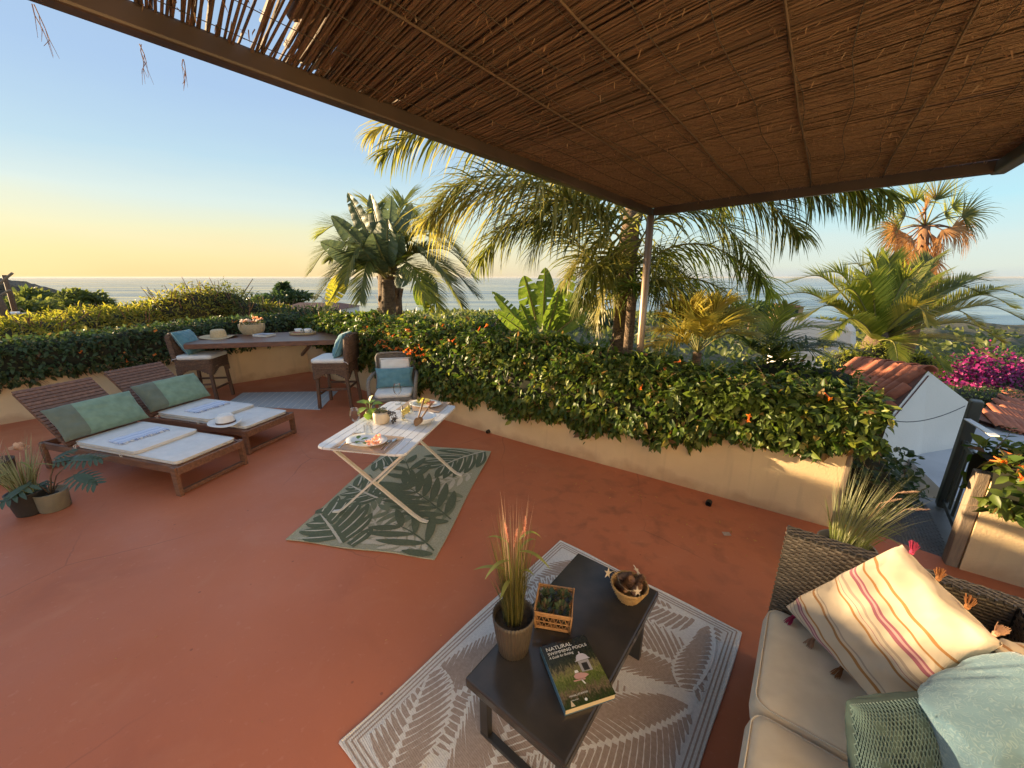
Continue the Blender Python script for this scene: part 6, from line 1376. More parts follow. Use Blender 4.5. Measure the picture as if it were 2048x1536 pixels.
# left: three pots by the loungers
M['black_pot'] = pm('black_pot', (.028, .026, .025), (.04, .038, .035), rough=.5, scale=10)
M['sand_pot'] = pm('sand_pot', (.22, .20, .145), (.18, .16, .115), rough=.75, scale=10, bump=.2, bscale=70)
g1 = G(66, 1024); lp = thing('potted_grass', 'black pot of arching grass with a dried flower, left of the loungers', 'potted plant', (g1.x, g1.y, 0))
mb = MB(); mb.lathe([(0, 0), (.085, 0), (.09, .01), (.115, .19), (.118, .20), (.106, .20), (.10, .17), (0, .17)], 32); obj('pot', mb, M['black_pot'], lp, smooth=True)
mb = MB(); blades(mb, 130, .07, .54, .36, .0034, 24, (-.04, .02), .16, .17, .45); obj('grass', mb, M['grass_pale'], lp, kind='stuff')
mb = MB(); blades(mb, 60, .07, .40, .5, .0034, 26, (0, .02), .2, .17, .45); obj('green_grass', mb, M['grass_blade'], lp, kind='stuff')
for (dx, dy, L0, z, rs, w) in ((-1, -.2, .16, .44, .05, .008), (.9, -.3, .20, .46, .05, .008), (1, .2, .22, .42, .03, .008), (-.6, -.7, .2, .36, .05, .008), (.3, -.9, .16, .40, .04, .008)):
    mb = MB(); b = V((dx * .05, dy * .05, z)); mb.tube([V((0, 0, .17)), b * .6 + V((0, 0, .08)), b], .0022, 4); arch_leaf(mb, b, (dx, dy), L0, rs, w, fall=1.6); obj('leaf', mb, M['lime_blade'], lp, smooth=True)
mb = MB(); mb.tube([(0, 0, .18), (.03, 0, .4), (.09, -.01, .55)], .003, 5); petal_ball(mb, (.10, -.01, .575), .045, 40, 77); obj('dried_flower', mb, M['plume_tan'], lp, smooth=True)
M['philo'] = leafmat('philo', (.05, .085, .055), (.07, .11, .065), trans=.2, rough=.35)
def lobed_leaf(mb, b, d, L0, seed, n=(0, 0, 1)):
    b, d, n = V(b), V(d).normalized(), V(n); s = d.cross(n).normalized(); n = s.cross(d); r0 = random.Random(seed)
    leaf_blade(mb, b - d * L0 * .08, d, L0 * .98, L0 * .34, n=n, curl=.2)
    for k in range(7):
        u = .04 + k * .125; q = b + d * L0 * u - n * .2 * L0 * u * u
        for sg_ in (1, -1): leaf_blade(mb, q, s * sg_ * (1 - .35 * u) + d * (-.35 + 1.3 * u) - n * .1, L0 * (.50 - .30 * abs(u - .25)) * r0.uniform(.85, 1.1), L0 * .125, n=n, curl=.2)
g2 = G(112, 1016); ph_ = thing('potted_philodendron', 'sand coloured pot with a split leaf philodendron beside the lounger', 'potted plant', (g2.x, g2.y, 0))
mb = MB(); mb.lathe([(0, 0), (.088, 0), (.094, .008), (.103, .155), (.105, .165), (.096, .165), (.094, .15), (0, .13)], 32); obj('pot', mb, M['sand_pot'], ph_, smooth=True)
mb = MB(); mb.disc((0, 0, .14), .094, 24); obj('soil', mb, M['soil'], ph_)
for k, (tx, ty, dp, dr, L0) in enumerate(((146, 918, 0, (.9, .15, .05), .22), (150, 950, -.08, (1, -.25, -.15), .24), (60, 968, -.12, (-.5, -.8, -.35), .24), (108, 925, .06, (.5, .5, .1), .16), (95, 962, .05, (-.3, -.9, -.2), .15), (112, 918, .1, (.2, .6, .3), .14))):
    e = local(ph_, D(tx, ty, g2.y + dp)); mb = MB(); mb.tube([(0, 0, .12), V((e.x * .35, e.y * .35, .12 + (e.z - .12) * .55)), e], .0045, 6); obj('stalk', mb, M['stem_brown'], ph_, smooth=True)
    mb = MB(); lobed_leaf(mb, e, dr, L0, k, n=(0, -.35, 1)); obj('leaf', mb, M['philo'], ph_, smooth=True)
g3 = G(10, 962); dp_ = thing('plant_pot', 'dark brown empty pot at the left frame edge behind the grass', 'pot', (g3.x - .04, g3.y, 0)); mb = MB(); mb.lathe([(0, 0), (.10, 0), (.105, .01), (.13, .20), (.132, .21), (.12, .21), (.115, .18), (0, .16)], 32); obj('pot', mb, pm('dark_brown_pot', (.10, .055, .035), (.07, .04, .028), rough=.7, scale=9), dp_, smooth=True)
mb = MB(); blades(mb, 40, .07, .25, .5, .003, 81, (0, 0), .25, .17, .4); obj('dead_stems', mb, M['plume_tan'], dp_, kind='stuff')
# ================================================================ HEDGES
def unit(a): return a / np.maximum(np.linalg.norm(a, axis=1, keepdims=True), 1e-6)
def leaves_np(P, A, Nn, size, asp=.5, fold=.28, droop=.22):
    """N folded leaves: base P, axis A, rough normal Nn"""
    A = unit(A); S_ = unit(np.cross(A, Nn)); Nn = np.cross(S_, A); s = np.asarray(size)[:, None]; w = s * asp
    t = [(0, 0, 0), (.30, -.42, fold * .4), (.30, .42, fold * .4), (.34, 0, 0), (.66, -.36, fold * .3 - droop * .4), (.66, .36, fold * .3 - droop * .4), (.68, 0, -droop * .45), (1, 0, -droop)]
    Vv = np.stack([P + A * s * a + S_ * w * b * 1.15 + Nn * s * c for a, b, c in t], axis=1).reshape(-1, 3)
    q = np.array([(0, 3, 1), (0, 2, 3), (1, 3, 6), (1, 6, 4), (3, 2, 5), (3, 5, 6), (4, 6, 7), (6, 5, 7)]); n = len(P)
    F = (q[None] + (np.arange(n) * 8)[:, None, None]).reshape(-1, 3); return Vv, F
def hash_noise(x, y, seed=0): return (np.sin(x * 3.1 + seed) * np.sin(y * 2.3 + seed * 1.7) + .5 * np.sin(x * 7.3 + y * 5.1 + seed) + .35 * np.sin(x * 15.7 - y * 11.3 + seed * 2))
def hedge(name, label, path, tops, bots, inn, out, n, size, mat, seed, singles=0, asp=.5, cat='hedge', flowers=(), core=True, fuzz=.10):
    """path on the ground, per-vertex top and bottom heights, overhang towards the terrace and depth outwards"""
    g = np.random.default_rng(seed); P = np.array([(p[0], p[1]) for p in path]); seg = np.linalg.norm(P[1:] - P[:-1], axis=1); cum = np.concatenate([[0], np.cumsum(seg)])
    o2 = np.array([(q.x, q.y) for q in offs(path, 1.0)]); Nn = o2 - P; Nn /= np.linalg.norm(Nn, axis=1, keepdims=True)
    def samp(s):
        i = np.clip(np.searchsorted(cum, s) - 1, 0, len(P) - 2); u = ((s - cum[i]) / seg[i])[:, None]; f = lambda a: np.array(a)[i] * (1 - u[:, 0]) + np.array(a)[i + 1] * u[:, 0]
        return P[i] * (1 - u) + P[i + 1] * u, Nn[i] * (1 - u) + Nn[i + 1] * u, f(tops), f(bots), f(inn), f(out)
    def surf(s, th, rad):
        p, nn, zt, zb, a, b = samp(s); zc, hz = (zt + zb) / 2, (zt - zb) / 2; ce = (b - a) / 2; hx = (a + b) / 2
        c, s_ = np.cos(th), np.sin(th); k = .62; sc = np.sign(c) * np.abs(c) ** k; ss = np.sign(s_) * np.abs(s_) ** k
        nz = 1 + .10 * hash_noise(s * 1.6, th * 1.2, seed) + .06 * hash_noise(s * 5, th * 3, seed + 3)
        hang = np.where(ss < 0, .20 * hash_noise(s * 2.3, th * 0 + 1, seed + 5) * -ss, 0)
        x = ce + hx * sc * rad * nz; z = zc + hz * ss * rad * nz + hang * hz
        pos = np.stack([p[:, 0] + nn[:, 0] * x, p[:, 1] + nn[:, 1] * x, z], 1); nor = np.stack([nn[:, 0] * c, nn[:, 1] * c, s_], 1); return pos, nor
    t = thing(name, label, cat, (float(P[-1][0]), float(P[-1][1]), 0))
    # woody dark heart, so that the leaf mass is not see-through
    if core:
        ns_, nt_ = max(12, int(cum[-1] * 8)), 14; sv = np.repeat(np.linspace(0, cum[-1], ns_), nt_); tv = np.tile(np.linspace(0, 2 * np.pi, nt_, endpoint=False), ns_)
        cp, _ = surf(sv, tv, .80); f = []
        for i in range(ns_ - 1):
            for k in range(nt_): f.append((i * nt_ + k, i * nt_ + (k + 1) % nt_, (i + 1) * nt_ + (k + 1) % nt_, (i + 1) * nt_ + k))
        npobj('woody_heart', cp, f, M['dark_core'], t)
    s = g.uniform(0, cum[-1], n); th = g.uniform(-.6 * np.pi, 1.45 * np.pi, n) + np.pi * .0
    # more of them on the terrace side and the top
    th = np.where(g.random(n) < .72, g.uniform(np.pi * .35, np.pi * 1.52, n), g.uniform(-.5 * np.pi, .5 * np.pi, n))
    pos, nor = surf(s, th, 1 - np.abs(g.normal(0, fuzz, n)) + .05); sz = size * g.uniform(.45, 1.0, n) * np.where(g.random(n) < .3, 1.4, 1.1)
    A = nor * g.uniform(.1, .9, (n, 1)) + g.normal(0, .55, (n, 3)) + np.array([0, 0, -.45]); nm = nor * .7 + np.array([0, 0, .7]) + g.normal(0, .45, (n, 3))
    vv, ff = leaves_np(pos, A, nm, sz, asp)
    if singles:
        vis = np.linalg.norm(pos - np.array([0, 0, HC]), axis=1) + np.where(nor[:, 1] > .35, 5, 0) + np.where(nor[:, 2] < -.3, 2, 0); idx = np.argsort(vis)[:singles]; keep = np.ones(n, bool); keep[idx] = False
        tri = np.array([(0, 3, 1), (0, 2, 3), (1, 3, 6), (1, 6, 4), (3, 2, 5), (3, 5, 6), (4, 6, 7), (6, 5, 7)])
        for i in idx: npobj('leaf', vv[i * 8:(i + 1) * 8], tri, M[mat], t)
        ks = np.where(keep)[0]; v2 = vv.reshape(-1, 8, 3)[ks].reshape(-1, 3); f2 = (tri[None] + (np.arange(len(ks)) * 8)[:, None, None]).reshape(-1, 3); npobj('foliage', v2, f2, M[mat], t, kind='stuff')
    else: npobj('foliage', vv, ff, M[mat], t, kind='stuff')
    # stray shoots standing out of the clipped mass
    sm_, lp, la, ln_, ls = MB(), [], [], [], []
    for k in range(int(cum[-1] * 9)):
        s0 = np.array([g.uniform(.05, cum[-1] - .05)]); p0, nn_ = surf(s0, np.array([g.uniform(.42, .95) * np.pi]), .95); p = V(p0[0]); d = (V(nn_[0]) * .7 + V((g.normal(0, .5), g.normal(0, .5), .5))).normalized(); L0 = g.uniform(.10, .26); q = [p]
        for j in range(5): d = (d + V((g.normal(0, .15), g.normal(0, .15), -.10))).normalized(); q.append(q[-1] + d * L0 / 5)
        sm_.tube(q, [.0026, .0024, .002, .0016, .0012, .0008], 4)
        for j in range(1, 6):
            for sd_ in (1, -1): lp.append(q[j]); la.append(d.cross(V((0, 0, 1))).normalized() * sd_ + d * .6 + V((0, 0, g.normal(-.1, .2)))); ln_.append((g.normal(0, .3), g.normal(0, .3), 1)); ls.append(size * (.85 - .1 * j))
    v3, f3 = leaves_np(np.array([tuple(x) for x in lp]), np.array([tuple(x) for x in la]), np.array(ln_), np.array(ls), asp); npobj('shoot_leaves', v3, f3, M[mat], t, kind='stuff'); obj('shoot', sm_, M['twig'], t, world=True, kind='stuff')
    # bare trailing stems below
    st = MB(); r0 = random.Random(seed)
    for k in range(int(cum[-1] * 16)):
        s0 = np.array([r0.uniform(.02, cum[-1] - .02)]); p0, nn_ = surf(s0, np.array([r0.uniform(1.05, 1.4) * np.pi]), .9); p = V(p0[0]); q = [p]; d = V((r0.uniform(-1, 1), r0.uniform(-1, 1), -.4)) * .5
        for j in range(5): d = d + V((r0.uniform(-.5, .5), r0.uniform(-.5, .5), r0.uniform(-.35, .15))); q.append(q[-1] + d.normalized() * .04)
        st.tube(q, [.0028, .0026, .0022, .0018, .0014, .001], 4)
    obj('trailing_stem', st, M['twig'], t, world=True, kind='stuff')
    for (px, py, k) in flowers:
        # on the sight line, where it meets the terrace face of the hedge
        best = None
        for u in np.linspace(0, cum[-1], 220):
            for thv in (.55, .75, .95, 1.1, 1.25):
                q, _ = surf(np.array([u]), np.array([thv * np.pi]), 1.04); q = V(q[0]); d = (q - V((0, 0, HC))); yy = d.y * _c - d.z * _s; sx = 1024 + FPX * d.x / yy; sy = 768 - FPX * (d.y * _s + d.z * _c) / yy; e = (sx - px) ** 2 + (sy - py) ** 2
                if best is None or e < best[0]: best = (e, q)
        r0 = random.Random(int(px)); c = best[1] + V((0, -.02, 0))
        for j in range(k):
            mb = MB()
            d = V((r0.uniform(-1, 1), r0.uniform(-1, .2), r0.uniform(-1, .7))).normalized(); b = c + V((r0.uniform(-.05, .05), r0.uniform(-.05, .05), r0.uniform(-.05, .05))); L0 = r0.uniform(.045, .07)
            mb.tube([b, b + d * L0 * .6, b + d * L0], [.0028, .005, .0085], 6, cap=False)
            s1 = d.cross(V((0, 0, 1))).normalized(); s2 = s1.cross(d)
            for i in range(4): a = i * 1.5708 + .3; leaf_blade(mb, b + d * L0 * .97, d * .4 + s1 * math.cos(a) + s2 * math.sin(a), .022, .012, n=d)
            obj('flower', mb, M['orange_flower'], t, smooth=True, world=True)
    return t
def dens(a, k): return [(a[0] + (b[0] - a[0]) * i / k, a[1] + (b[1] - a[1]) * i / k) for b in [k] for i in [0]]
PL1 = [(-10.2, .6), (-6.82, 4.8), (-6.1, 5.7), (-5.28, 6.7), (-4.3, 7.72)]
hedge('ivy_hedge', 'dark green vine hanging over the low wall behind the sun loungers and the bar top', PL1, [1.02, 1.06, 1.1, 1.15, 1.18], [.56, .52, .55, .62, .66], [.16, .17, .16, .12, .10], [.55] * 5, 20000, .070, 'vine_leaf_dark', 5, 200, flowers=((180, 712, 2), (232, 745, 2), (255, 702, 3), (258, 708, 3), (318, 662, 2), (318, 700, 2), (250, 715, 2), (470, 642, 2)))
PR1 = [(-4.16, 7.75), (-3.1, 6.88), (-2.42, 6.29), (-.92, 4.98), (.2, 4.18), (1.24, 3.49), (2.0, 2.97), (2.62, 2.54)]
hedge('vine_hedge', 'big glossy green trumpet vine hedge spilling over the cream wall from bar to gate', PR1, [1.12, 1.23, 1.25, 1.25, 1.20, 1.08, 1.05, 1.04], [.72, .52, .46, .39, .37, .40, .60, .70], [.10, .14, .17, .17, .17, .18, .17, .13], [.62, .62, .62, .62, .60, .56, .5, .4], 38000, .078, 'vine_leaf', 8, 300, flowers=((712, 664, 3), (705, 690, 3), (735, 660, 3), (760, 690, 4), (795, 700, 4), (805, 680, 3), (845, 712, 3), (870, 690, 3), (790, 655, 3), (885, 660, 2), (779, 668, 3), (774, 683, 3), (772, 692, 3), (832, 672, 4), (838, 680, 4), (828, 695, 5), (820, 700, 4), (850, 698, 3), (910, 683, 2), (909, 690, 3), (822, 656, 2), (968, 657, 2), (755, 712, 2), (1335, 742, 3), (1489, 838, 2), (1655, 784, 1), (1285, 752, 1)))
# spill of the vine past the end of the wall, dark underneath
def clump(name, label, cat, pts, n, size, mat, seed, asp=.45, group=None, heart=True, flat=1.0, droop=.3, thick=.35, stuff=True, stems=0):
    """leafy mass on a set of ellipsoids (centre, rx, ry, rz)"""
    g = np.random.default_rng(seed); t = thing(name, label, cat, tuple(pts[0][0]), 0, group); pos = []; nor = []; w = np.array([p[1] * p[3] for p in pts]); w = w / w.sum()
    for (c, rx, ry, rz), k in zip(pts, (w * n).astype(int)):
        d = unit(g.normal(0, 1, (k, 3))); r_ = (1 - np.abs(g.normal(0, thick * .5, (k, 1)))) * (1 + .14 * hash_noise(d[:, 0] * 2.2, d[:, 2] * 2.2 + d[:, 1], seed)[:, None]); p = d * r_ * np.array([rx, ry, rz]) + np.array(tuple(c)); pos.append(p); nor.append(d)
    pos = np.concatenate(pos); nor = np.concatenate(nor); n = len(pos); A = nor * g.uniform(.2, 1, (n, 1)) + g.normal(0, .6, (n, 3)) + np.array([0, 0, -droop]); nm = nor * .6 + np.array([0, 0, .7]) + g.normal(0, .4, (n, 3))
    vv, ff = leaves_np(pos, A, nm, size * g.uniform(.6, 1.3, n), asp); npobj('foliage', vv, ff, M[mat], t, kind='stuff')
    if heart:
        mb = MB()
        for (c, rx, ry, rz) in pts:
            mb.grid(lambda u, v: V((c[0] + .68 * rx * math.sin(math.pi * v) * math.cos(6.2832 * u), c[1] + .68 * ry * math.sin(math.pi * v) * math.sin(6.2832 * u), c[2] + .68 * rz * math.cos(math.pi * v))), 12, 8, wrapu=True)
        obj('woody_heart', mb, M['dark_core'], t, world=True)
    if stems:
        mb = MB(); r0 = random.Random(seed)
        for k in range(stems):
            c, rx, ry, rz = pts[r0.randrange(len(pts))]; b = V(c) + V((r0.uniform(-.5, .5) * rx, r0.uniform(-.5, .5) * ry, -rz)); e = V(c) + V((r0.uniform(-.9, .9) * rx, r0.uniform(-.9, .9) * ry, rz * r0.uniform(.7, 1.25))); mb.tube([b, b.lerp(e, .5) + V((r0.uniform(-.1, .1) * rx, 0, 0)), e], [.012 * size * 20, .008 * size * 20, .003 * size * 20], 4)
        obj('stem', mb, M['twig'], t, world=True, kind='stuff')
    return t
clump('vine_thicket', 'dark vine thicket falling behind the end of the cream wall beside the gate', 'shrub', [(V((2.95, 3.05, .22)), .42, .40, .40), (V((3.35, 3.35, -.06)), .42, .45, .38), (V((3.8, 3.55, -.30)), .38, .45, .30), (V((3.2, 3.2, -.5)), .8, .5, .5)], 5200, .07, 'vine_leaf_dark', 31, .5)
hedge('vine_hedge', 'green and orange trumpet vine on the short wall beyond the gate', [(3.0, 2.18), (3.3, 1.97), (3.9, 1.55), (4.9, .85)], [.80, .90, .95, .9], [.50, .46, .42, .5], [.10, .16, .18, .15], [.35] * 4, 3200, .085, 'vine_leaf', 44, 90, flowers=((1992, 868, 3), (1998, 895, 3), (2030, 880, 2), (2030, 950, 2), (2042, 925, 3)))

# ================================================================ PALMS AND BIG LEAVES
def frond(mb, mr_, pts, ll, n, w, up=(0, 0, 1), ang=55, grav=.3, plum=0, seed=0, r=.012, start=.12, segs=3, prof=None, jit=.12, vee=.35):
    """pinnate palm frond: rachis through pts, n leaflets a side, each a drooping folded strip"""
    g = random.Random(seed); pts = [V(p) for p in pts]; up = V(up); N_ = 28
    def cat(t):
        k = t * (len(pts) - 1); i = min(int(k), len(pts) - 2); f_ = k - i; p0 = pts[max(i - 1, 0)]; p1 = pts[i]; p2 = pts[i + 1]; p3 = pts[min(i + 2, len(pts) - 1)]
        return .5 * ((2 * p1) + (p2 - p0) * f_ + (2 * p0 - 5 * p1 + 4 * p2 - p3) * f_ * f_ + (3 * p1 - p0 - 3 * p2 + p3) * f_ ** 3)
    line = [cat(i / N_) for i in range(N_ + 1)]; mr_.tube(line, [r * (1 - .8 * i / N_) for i in range(N_ + 1)], 5, cap=False)
    prof = prof or (lambda u: .35 + .75 * math.sin(math.pi * min(1, u * .9 + .12)) ** .8 if u < .95 else .35)
    for k in range(n):
        u = start + (1 - start) * (k + .5) / n; x = u * N_; i = min(int(x), N_ - 1); p = line[i].lerp(line[i + 1], x - i); t = (line[min(i + 1, N_)] - line[max(i - 1, 0)]).normalized(); s = t.cross(up); s = s.normalized() if s.length > .05 else V((1, 0, 0)); nn = s.cross(t)
        for sg in (1, -1):
            a = R(ang * (1 - .45 * u)) * (1 + g.uniform(-jit, jit)); tilt = vee + g.uniform(-1, 1) * plum + g.uniform(-jit, jit); d = (t * math.cos(a) + (s * sg * math.cos(tilt) + nn * math.sin(tilt)) * math.sin(a)).normalized(); L0 = ll * prof((u - start) / (1 - start)) * g.uniform(.85, 1.1); q = p; v = []; ww = w * g.uniform(.8, 1.15)
            sd = d.cross(nn).normalized()
            if sd.length < .1: sd = t
            for j in range(segs + 1):
                h = j / segs; kk = ww * (1 - h ** 2.2) * (1 if j else .6); v += [q + sd * kk, q - sd * kk]
                d = (d + V((0, 0, -grav / segs * 2 * (.4 + h)))).normalized(); q = q + d * L0 / segs
            mb.add(v, [(2 * j, 2 * j + 1, 2 * j + 3, 2 * j + 2) for j in range(segs)])
def palm_frond(par, pts, ll, n, w, mat, seed, rm='rachis', **k):
    mb, mr_ = MB(), MB(); frond(mb, mr_, pts, ll, n, w, seed=seed, **k)
    o = obj('frond', mb, M[mat], par, world=True); obj('rachis', mr_, M[rm], o, world=True, smooth=True) if True else None; return o
def fix_sub(o): pass
def palm_trunk(par, pts, rs, mat='trunk', boots=0, seed=0, n=14):
    mb = MB(); mb.tube(pts, rs, n); o = obj('trunk', mb, M[mat], par, world=True, smooth=True)
    if boots:
        g = random.Random(seed); bm_ = MB(); P0, P1 = V(pts[0]), V(pts[-1])
        for k in range(boots):
            u = (k + .5) / boots; p = P0.lerp(P1, u); i = min(int(u * (len(pts) - 1)), len(pts) - 2); r_ = rs[i] + (rs[i + 1] - rs[i]) * (u * (len(pts) - 1) - i); a = k * 2.39996; d = V((math.cos(a), math.sin(a), 0)); L0 = g.uniform(.7, 1.1) * r_ * 1.5; s = V((-d.y, d.x, 0)) * r_ * .42
            b = p + d * r_ * .93; e = b + d * r_ * .55 + V((0, 0, L0)); bm_.add([b - s, b + s, e + s * .55, e - s * .55, b + d * r_ * .25 + V((0, 0, L0 * .4))], [(0, 1, 4), (1, 2, 4), (2, 3, 4), (3, 0, 4)])
        obj('leaf_base', bm_, M[mat], par, world=True, kind='stuff')
    return o
Z3 = lambda x, y: (600 + .345 * x, 230 + .345 * y)
Z4 = lambda x, y: (1250 + .3906 * x, 330 + .3906 * y)
# --- queen palm at the corner of the pergola
YQ = 5.6; cq = D(1258, 478, YQ); bq = D(1243, 690, YQ)
qp = thing('queen_palm', 'tall feathery palm behind the pergola post with golden drooping fronds', 'palm', (bq.x, bq.y, -1.5))
palm_trunk(qp, [V((bq.x - .04, bq.y, -1.6)), bq, bq.lerp(cq, .4), cq, cq + V((.03, 0, .5))], [.15, .15, .13, .13, .09], boots=46, seed=3)
def qf(px, mat, seed, ll=.62, n=58, w=.014, **k): return palm_frond(qp, [D(*p) for p in px], ll * 1.5, int(n * 1.75), w * 1.0, mat, seed, plum=.75, grav=.75, ang=62, segs=4, jit=.25, r=.016, vee=.1, **k)
qf(((1262, 440, 5.5), (1180, 330, 5.2), (1040, 245, 4.9), (880, 215, 4.8), (745, 262, 4.8)), 'palm_sunlit', 1, ll=.60, n=66)
qf(((1258, 470, 5.5), (1170, 410, 5.0), (1060, 375, 4.6), (940, 385, 4.5), (850, 440, 4.6)), 'palm_sunlit', 2, ll=.66, n=62)
qf(((1256, 500, 5.4), (1200, 430, 5.0), (1120, 400, 4.8), (1020, 440, 4.8), (960, 520, 5.0)), 'palm_leaf', 3, ll=.52, n=56)
qf(((1256, 560, 5.5), (1215, 470, 5.2), (1160, 425, 5.0), (1100, 440, 4.9), (1060, 510, 4.9)), 'palm_leaf', 4, ll=.5, n=50)
qf(((1250, 640, 5.5), (1205, 560, 5.2), (1150, 480, 5.0), (1080, 440, 4.9), (1000, 460, 4.9)), 'palm_leaf', 5, ll=.45, n=54)
qf(((1262, 520, 5.6), (1310, 440, 5.5), (1390, 420, 5.3), (1470, 470, 5.2), (1520, 560, 5.2)), 'palm_leaf', 6, ll=.55, n=54)
qf(((1262, 560, 5.6), (1330, 500, 5.5), (1410, 490, 5.4), (1490, 530, 5.3), (1550, 590, 5.4)), 'phoenix_leaf', 7, ll=.5, n=52)
qf(((1262, 600, 5.6), (1330, 560, 5.6), (1400, 560, 5.6), (1460, 590, 5.5), (1510, 640, 5.5)), 'phoenix_leaf', 8, ll=.42, n=46)
qf(((1266, 420, 5.4), (1360, 330, 4.9), (1500, 310, 4.3), (1650, 330, 3.9), (1790, 392, 3.8)), 'palm_leaf', 9, ll=.50, n=58, w=.015)
qf(((1264, 450, 5.4), (1350, 370, 5.0), (1450, 370, 4.7), (1540, 410, 4.5), (1600, 470, 4.5)), 'palm_leaf', 10, ll=.50, n=54)
qf(((1258, 480, 5.7), (1290, 380, 5.9), (1330, 330, 6.2), (1400, 350, 6.6), (1450, 430, 6.9)), 'phoenix_leaf', 11, ll=.55, n=50)
qf(((1256, 470, 5.6), (1220, 380, 6.0), (1160, 350, 6.4), (1100, 390, 6.6), (1070, 470, 6.7)), 'palm_leaf', 12, ll=.55, n=50)
qf(((1262, 620, 5.4), (1290, 570, 5.0), (1330, 560, 4.8), (1370, 600, 4.6), (1390, 660, 4.6)), 'palm_leaf', 13, ll=.36, n=40)
qf(((1250, 620, 5.4), (1225, 560, 5.2), (1195, 530, 5.0), (1165, 560, 5.0), (1150, 620, 5.0)), 'palm_leaf', 14, ll=.34, n=36)
qf(((1262, 440, 5.4), (1150, 330, 5.1), (1010, 270, 4.9), (870, 250, 4.8), (765, 310, 4.8)), 'palm_leaf', 15, ll=.50, n=60)
qf(((1262, 450, 5.3), (1120, 370, 4.9), (1000, 350, 4.7), (910, 370, 4.6), (860, 430, 4.6)), 'palm_leaf', 16, ll=.50, n=56)
qf(((1264, 440, 5.2), (1400, 350, 4.6), (1560, 330, 4.2), (1690, 350, 4.0), (1750, 420, 3.9)), 'phoenix_leaf', 17, ll=.42, n=58)
qf(((1264, 440, 5.2), (1360, 350, 4.8), (1470, 330, 4.5), (1580, 345, 4.3), (1660, 400, 4.2)), 'palm_leaf', 18, ll=.46, n=56)
for k, (tip, mt) in enumerate((((1170, 600, 5.0), 'palm_leaf'), ((1130, 560, 5.3), 'palm_sunlit'), ((1330, 640, 5.2), 'palm_leaf'), ((1360, 560, 5.9), 'palm_leaf'), ((1420, 640, 5.6), 'phoenix_leaf'), ((1190, 650, 5.4), 'palm_sunlit'))):
    e = D(*tip); b_ = cq + V((0, 0, -.55)); qp_pts = [b_, b_.lerp(e, .35) + V((0, 0, .42)), b_.lerp(e, .7) + V((0, 0, .36)), e]
    palm_frond(qp, qp_pts, .55, 70, .013, mt, 40 + k, plum=.7, grav=.6, ang=60, segs=3, jit=.25, r=.014, vee=.1)
# --- feather palm with bird of paradise in front of it
Yp = 9.0; c1 = D(778, 545, Yp); b1 = D(782, 640, Yp)
fp = thing('feather_palm', 'bushy feather palm with arching fronds seen behind the banana-like leaves, left of centre', 'palm', (b1.x, b1.y, -2)); palm_trunk(fp, [V((b1.x, b1.y, -2.2)), b1, b1.lerp(c1, .5), c1, c1 + V((0, 0, .25))], [.27, .27, .26, .24, .12], boots=60, seed=8)
tips = ((640, 470, -.3), (620, 545, -.6), (632, 600, -.8), (660, 612, -1.2), (700, 470, .8), (745, 430, 1.0), (850, 450, .6), (880, 475, .2), (930, 520, -.4), (948, 555, -.6), (952, 590, -.7), (925, 612, -.9), (880, 618, -1.3), (690, 560, -1.4), (900, 560, -1.2), (820, 420, .9), (660, 520, .6), (915, 500, .7), (850, 600, -1.6), (720, 600, -1.6))
for k, (x, y, dy) in enumerate(tips):
    e = D(x, y, Yp + dy); m1 = c1.lerp(e, .35) + V((0, 0, .45 + .12 * (k % 3))); m2 = c1.lerp(e, .72) + V((0, 0, .42 + .1 * (k % 2))); palm_frond(fp, [c1, m1, m2, e], .62, 84, .014, ('phoenix_leaf', 'olive_leaf', 'palm_leaf')[k % 3], 100 + k, grav=.25, ang=52, vee=.45, r=.022)
def paddle(par, base, tip, w, mat, seed, curl=.12, up=None, bend=.12, petiole=.35, tears=6, name='leaf'):
    """banana or strelitzia leaf: petiole, then a broad blade folded along the midrib and torn at its margins"""
    g = random.Random(seed); base, tip = V(base), V(tip); d = tip - base; L0 = d.length; dn = d.normalized(); side = dn.cross(V((g.uniform(-.6, .6), -1, g.uniform(-.2, .3)))).normalized() if up is None else dn.cross(V(up)).normalized(); nn = side.cross(dn).normalized()
    def mid(u): return base + d * u + nn * (-bend * L0 * u * u) + V((0, 0, bend * L0 * u * (1 - u)))
    mr_ = MB(); mr_.tube([mid(i / 14) + nn * .0 for i in range(15)], [.022 * (1 - .85 * i / 14) * w * 3 for i in range(15)], 6)
    mb = MB(); n = 40; prof = lambda u: (math.sin(math.pi * (u ** .8)) ** .62) if 0 < u < 1 else 0
    for sg in (1, -1):
        u = 0; k = 0; cuts = sorted(g.uniform(.1, .95) for _ in range(tears)); row = []
        for i in range(n + 1):
            h = i / n; uu = petiole + (1 - petiole) * h; c = mid(uu); ww = w / 2 * prof(h); 
            fold = .34 + .10 * math.sin(h * 9 + seed); o = []
            for j in range(5):
                x = j / 4; o.append(c + side * sg * ww * x + nn * (ww * fold * x - curl * ww * x * x * 1.6) + nn * .012 * w * 4 * math.sin(h * 46) * x * .3)
            row.append(o)
        for i in range(n):
            gapf = any(i / n <= c_ < (i + 1) / n for c_ in cuts)
            for j in range(4):
                a, b, c2_, d2 = row[i][j], row[i][j + 1], row[i + 1][j + 1], row[i + 1][j]
                if gapf and j >= 1: continue
                mb.add([a, b, c2_, d2], [(0, 1, 2, 3)])
    o = obj(name, mb, M[mat], par, world=True); obj('midrib', mr_, M['rachis'], o, world=True, smooth=True); return o
st_ = thing('bird_of_paradise_plant', 'giant bird of paradise with broad grey green paddle leaves, left of centre', 'plant', (*D(778, 640, 8.3)[:2], -1.8))
sb = D(776, 545, 8.3)
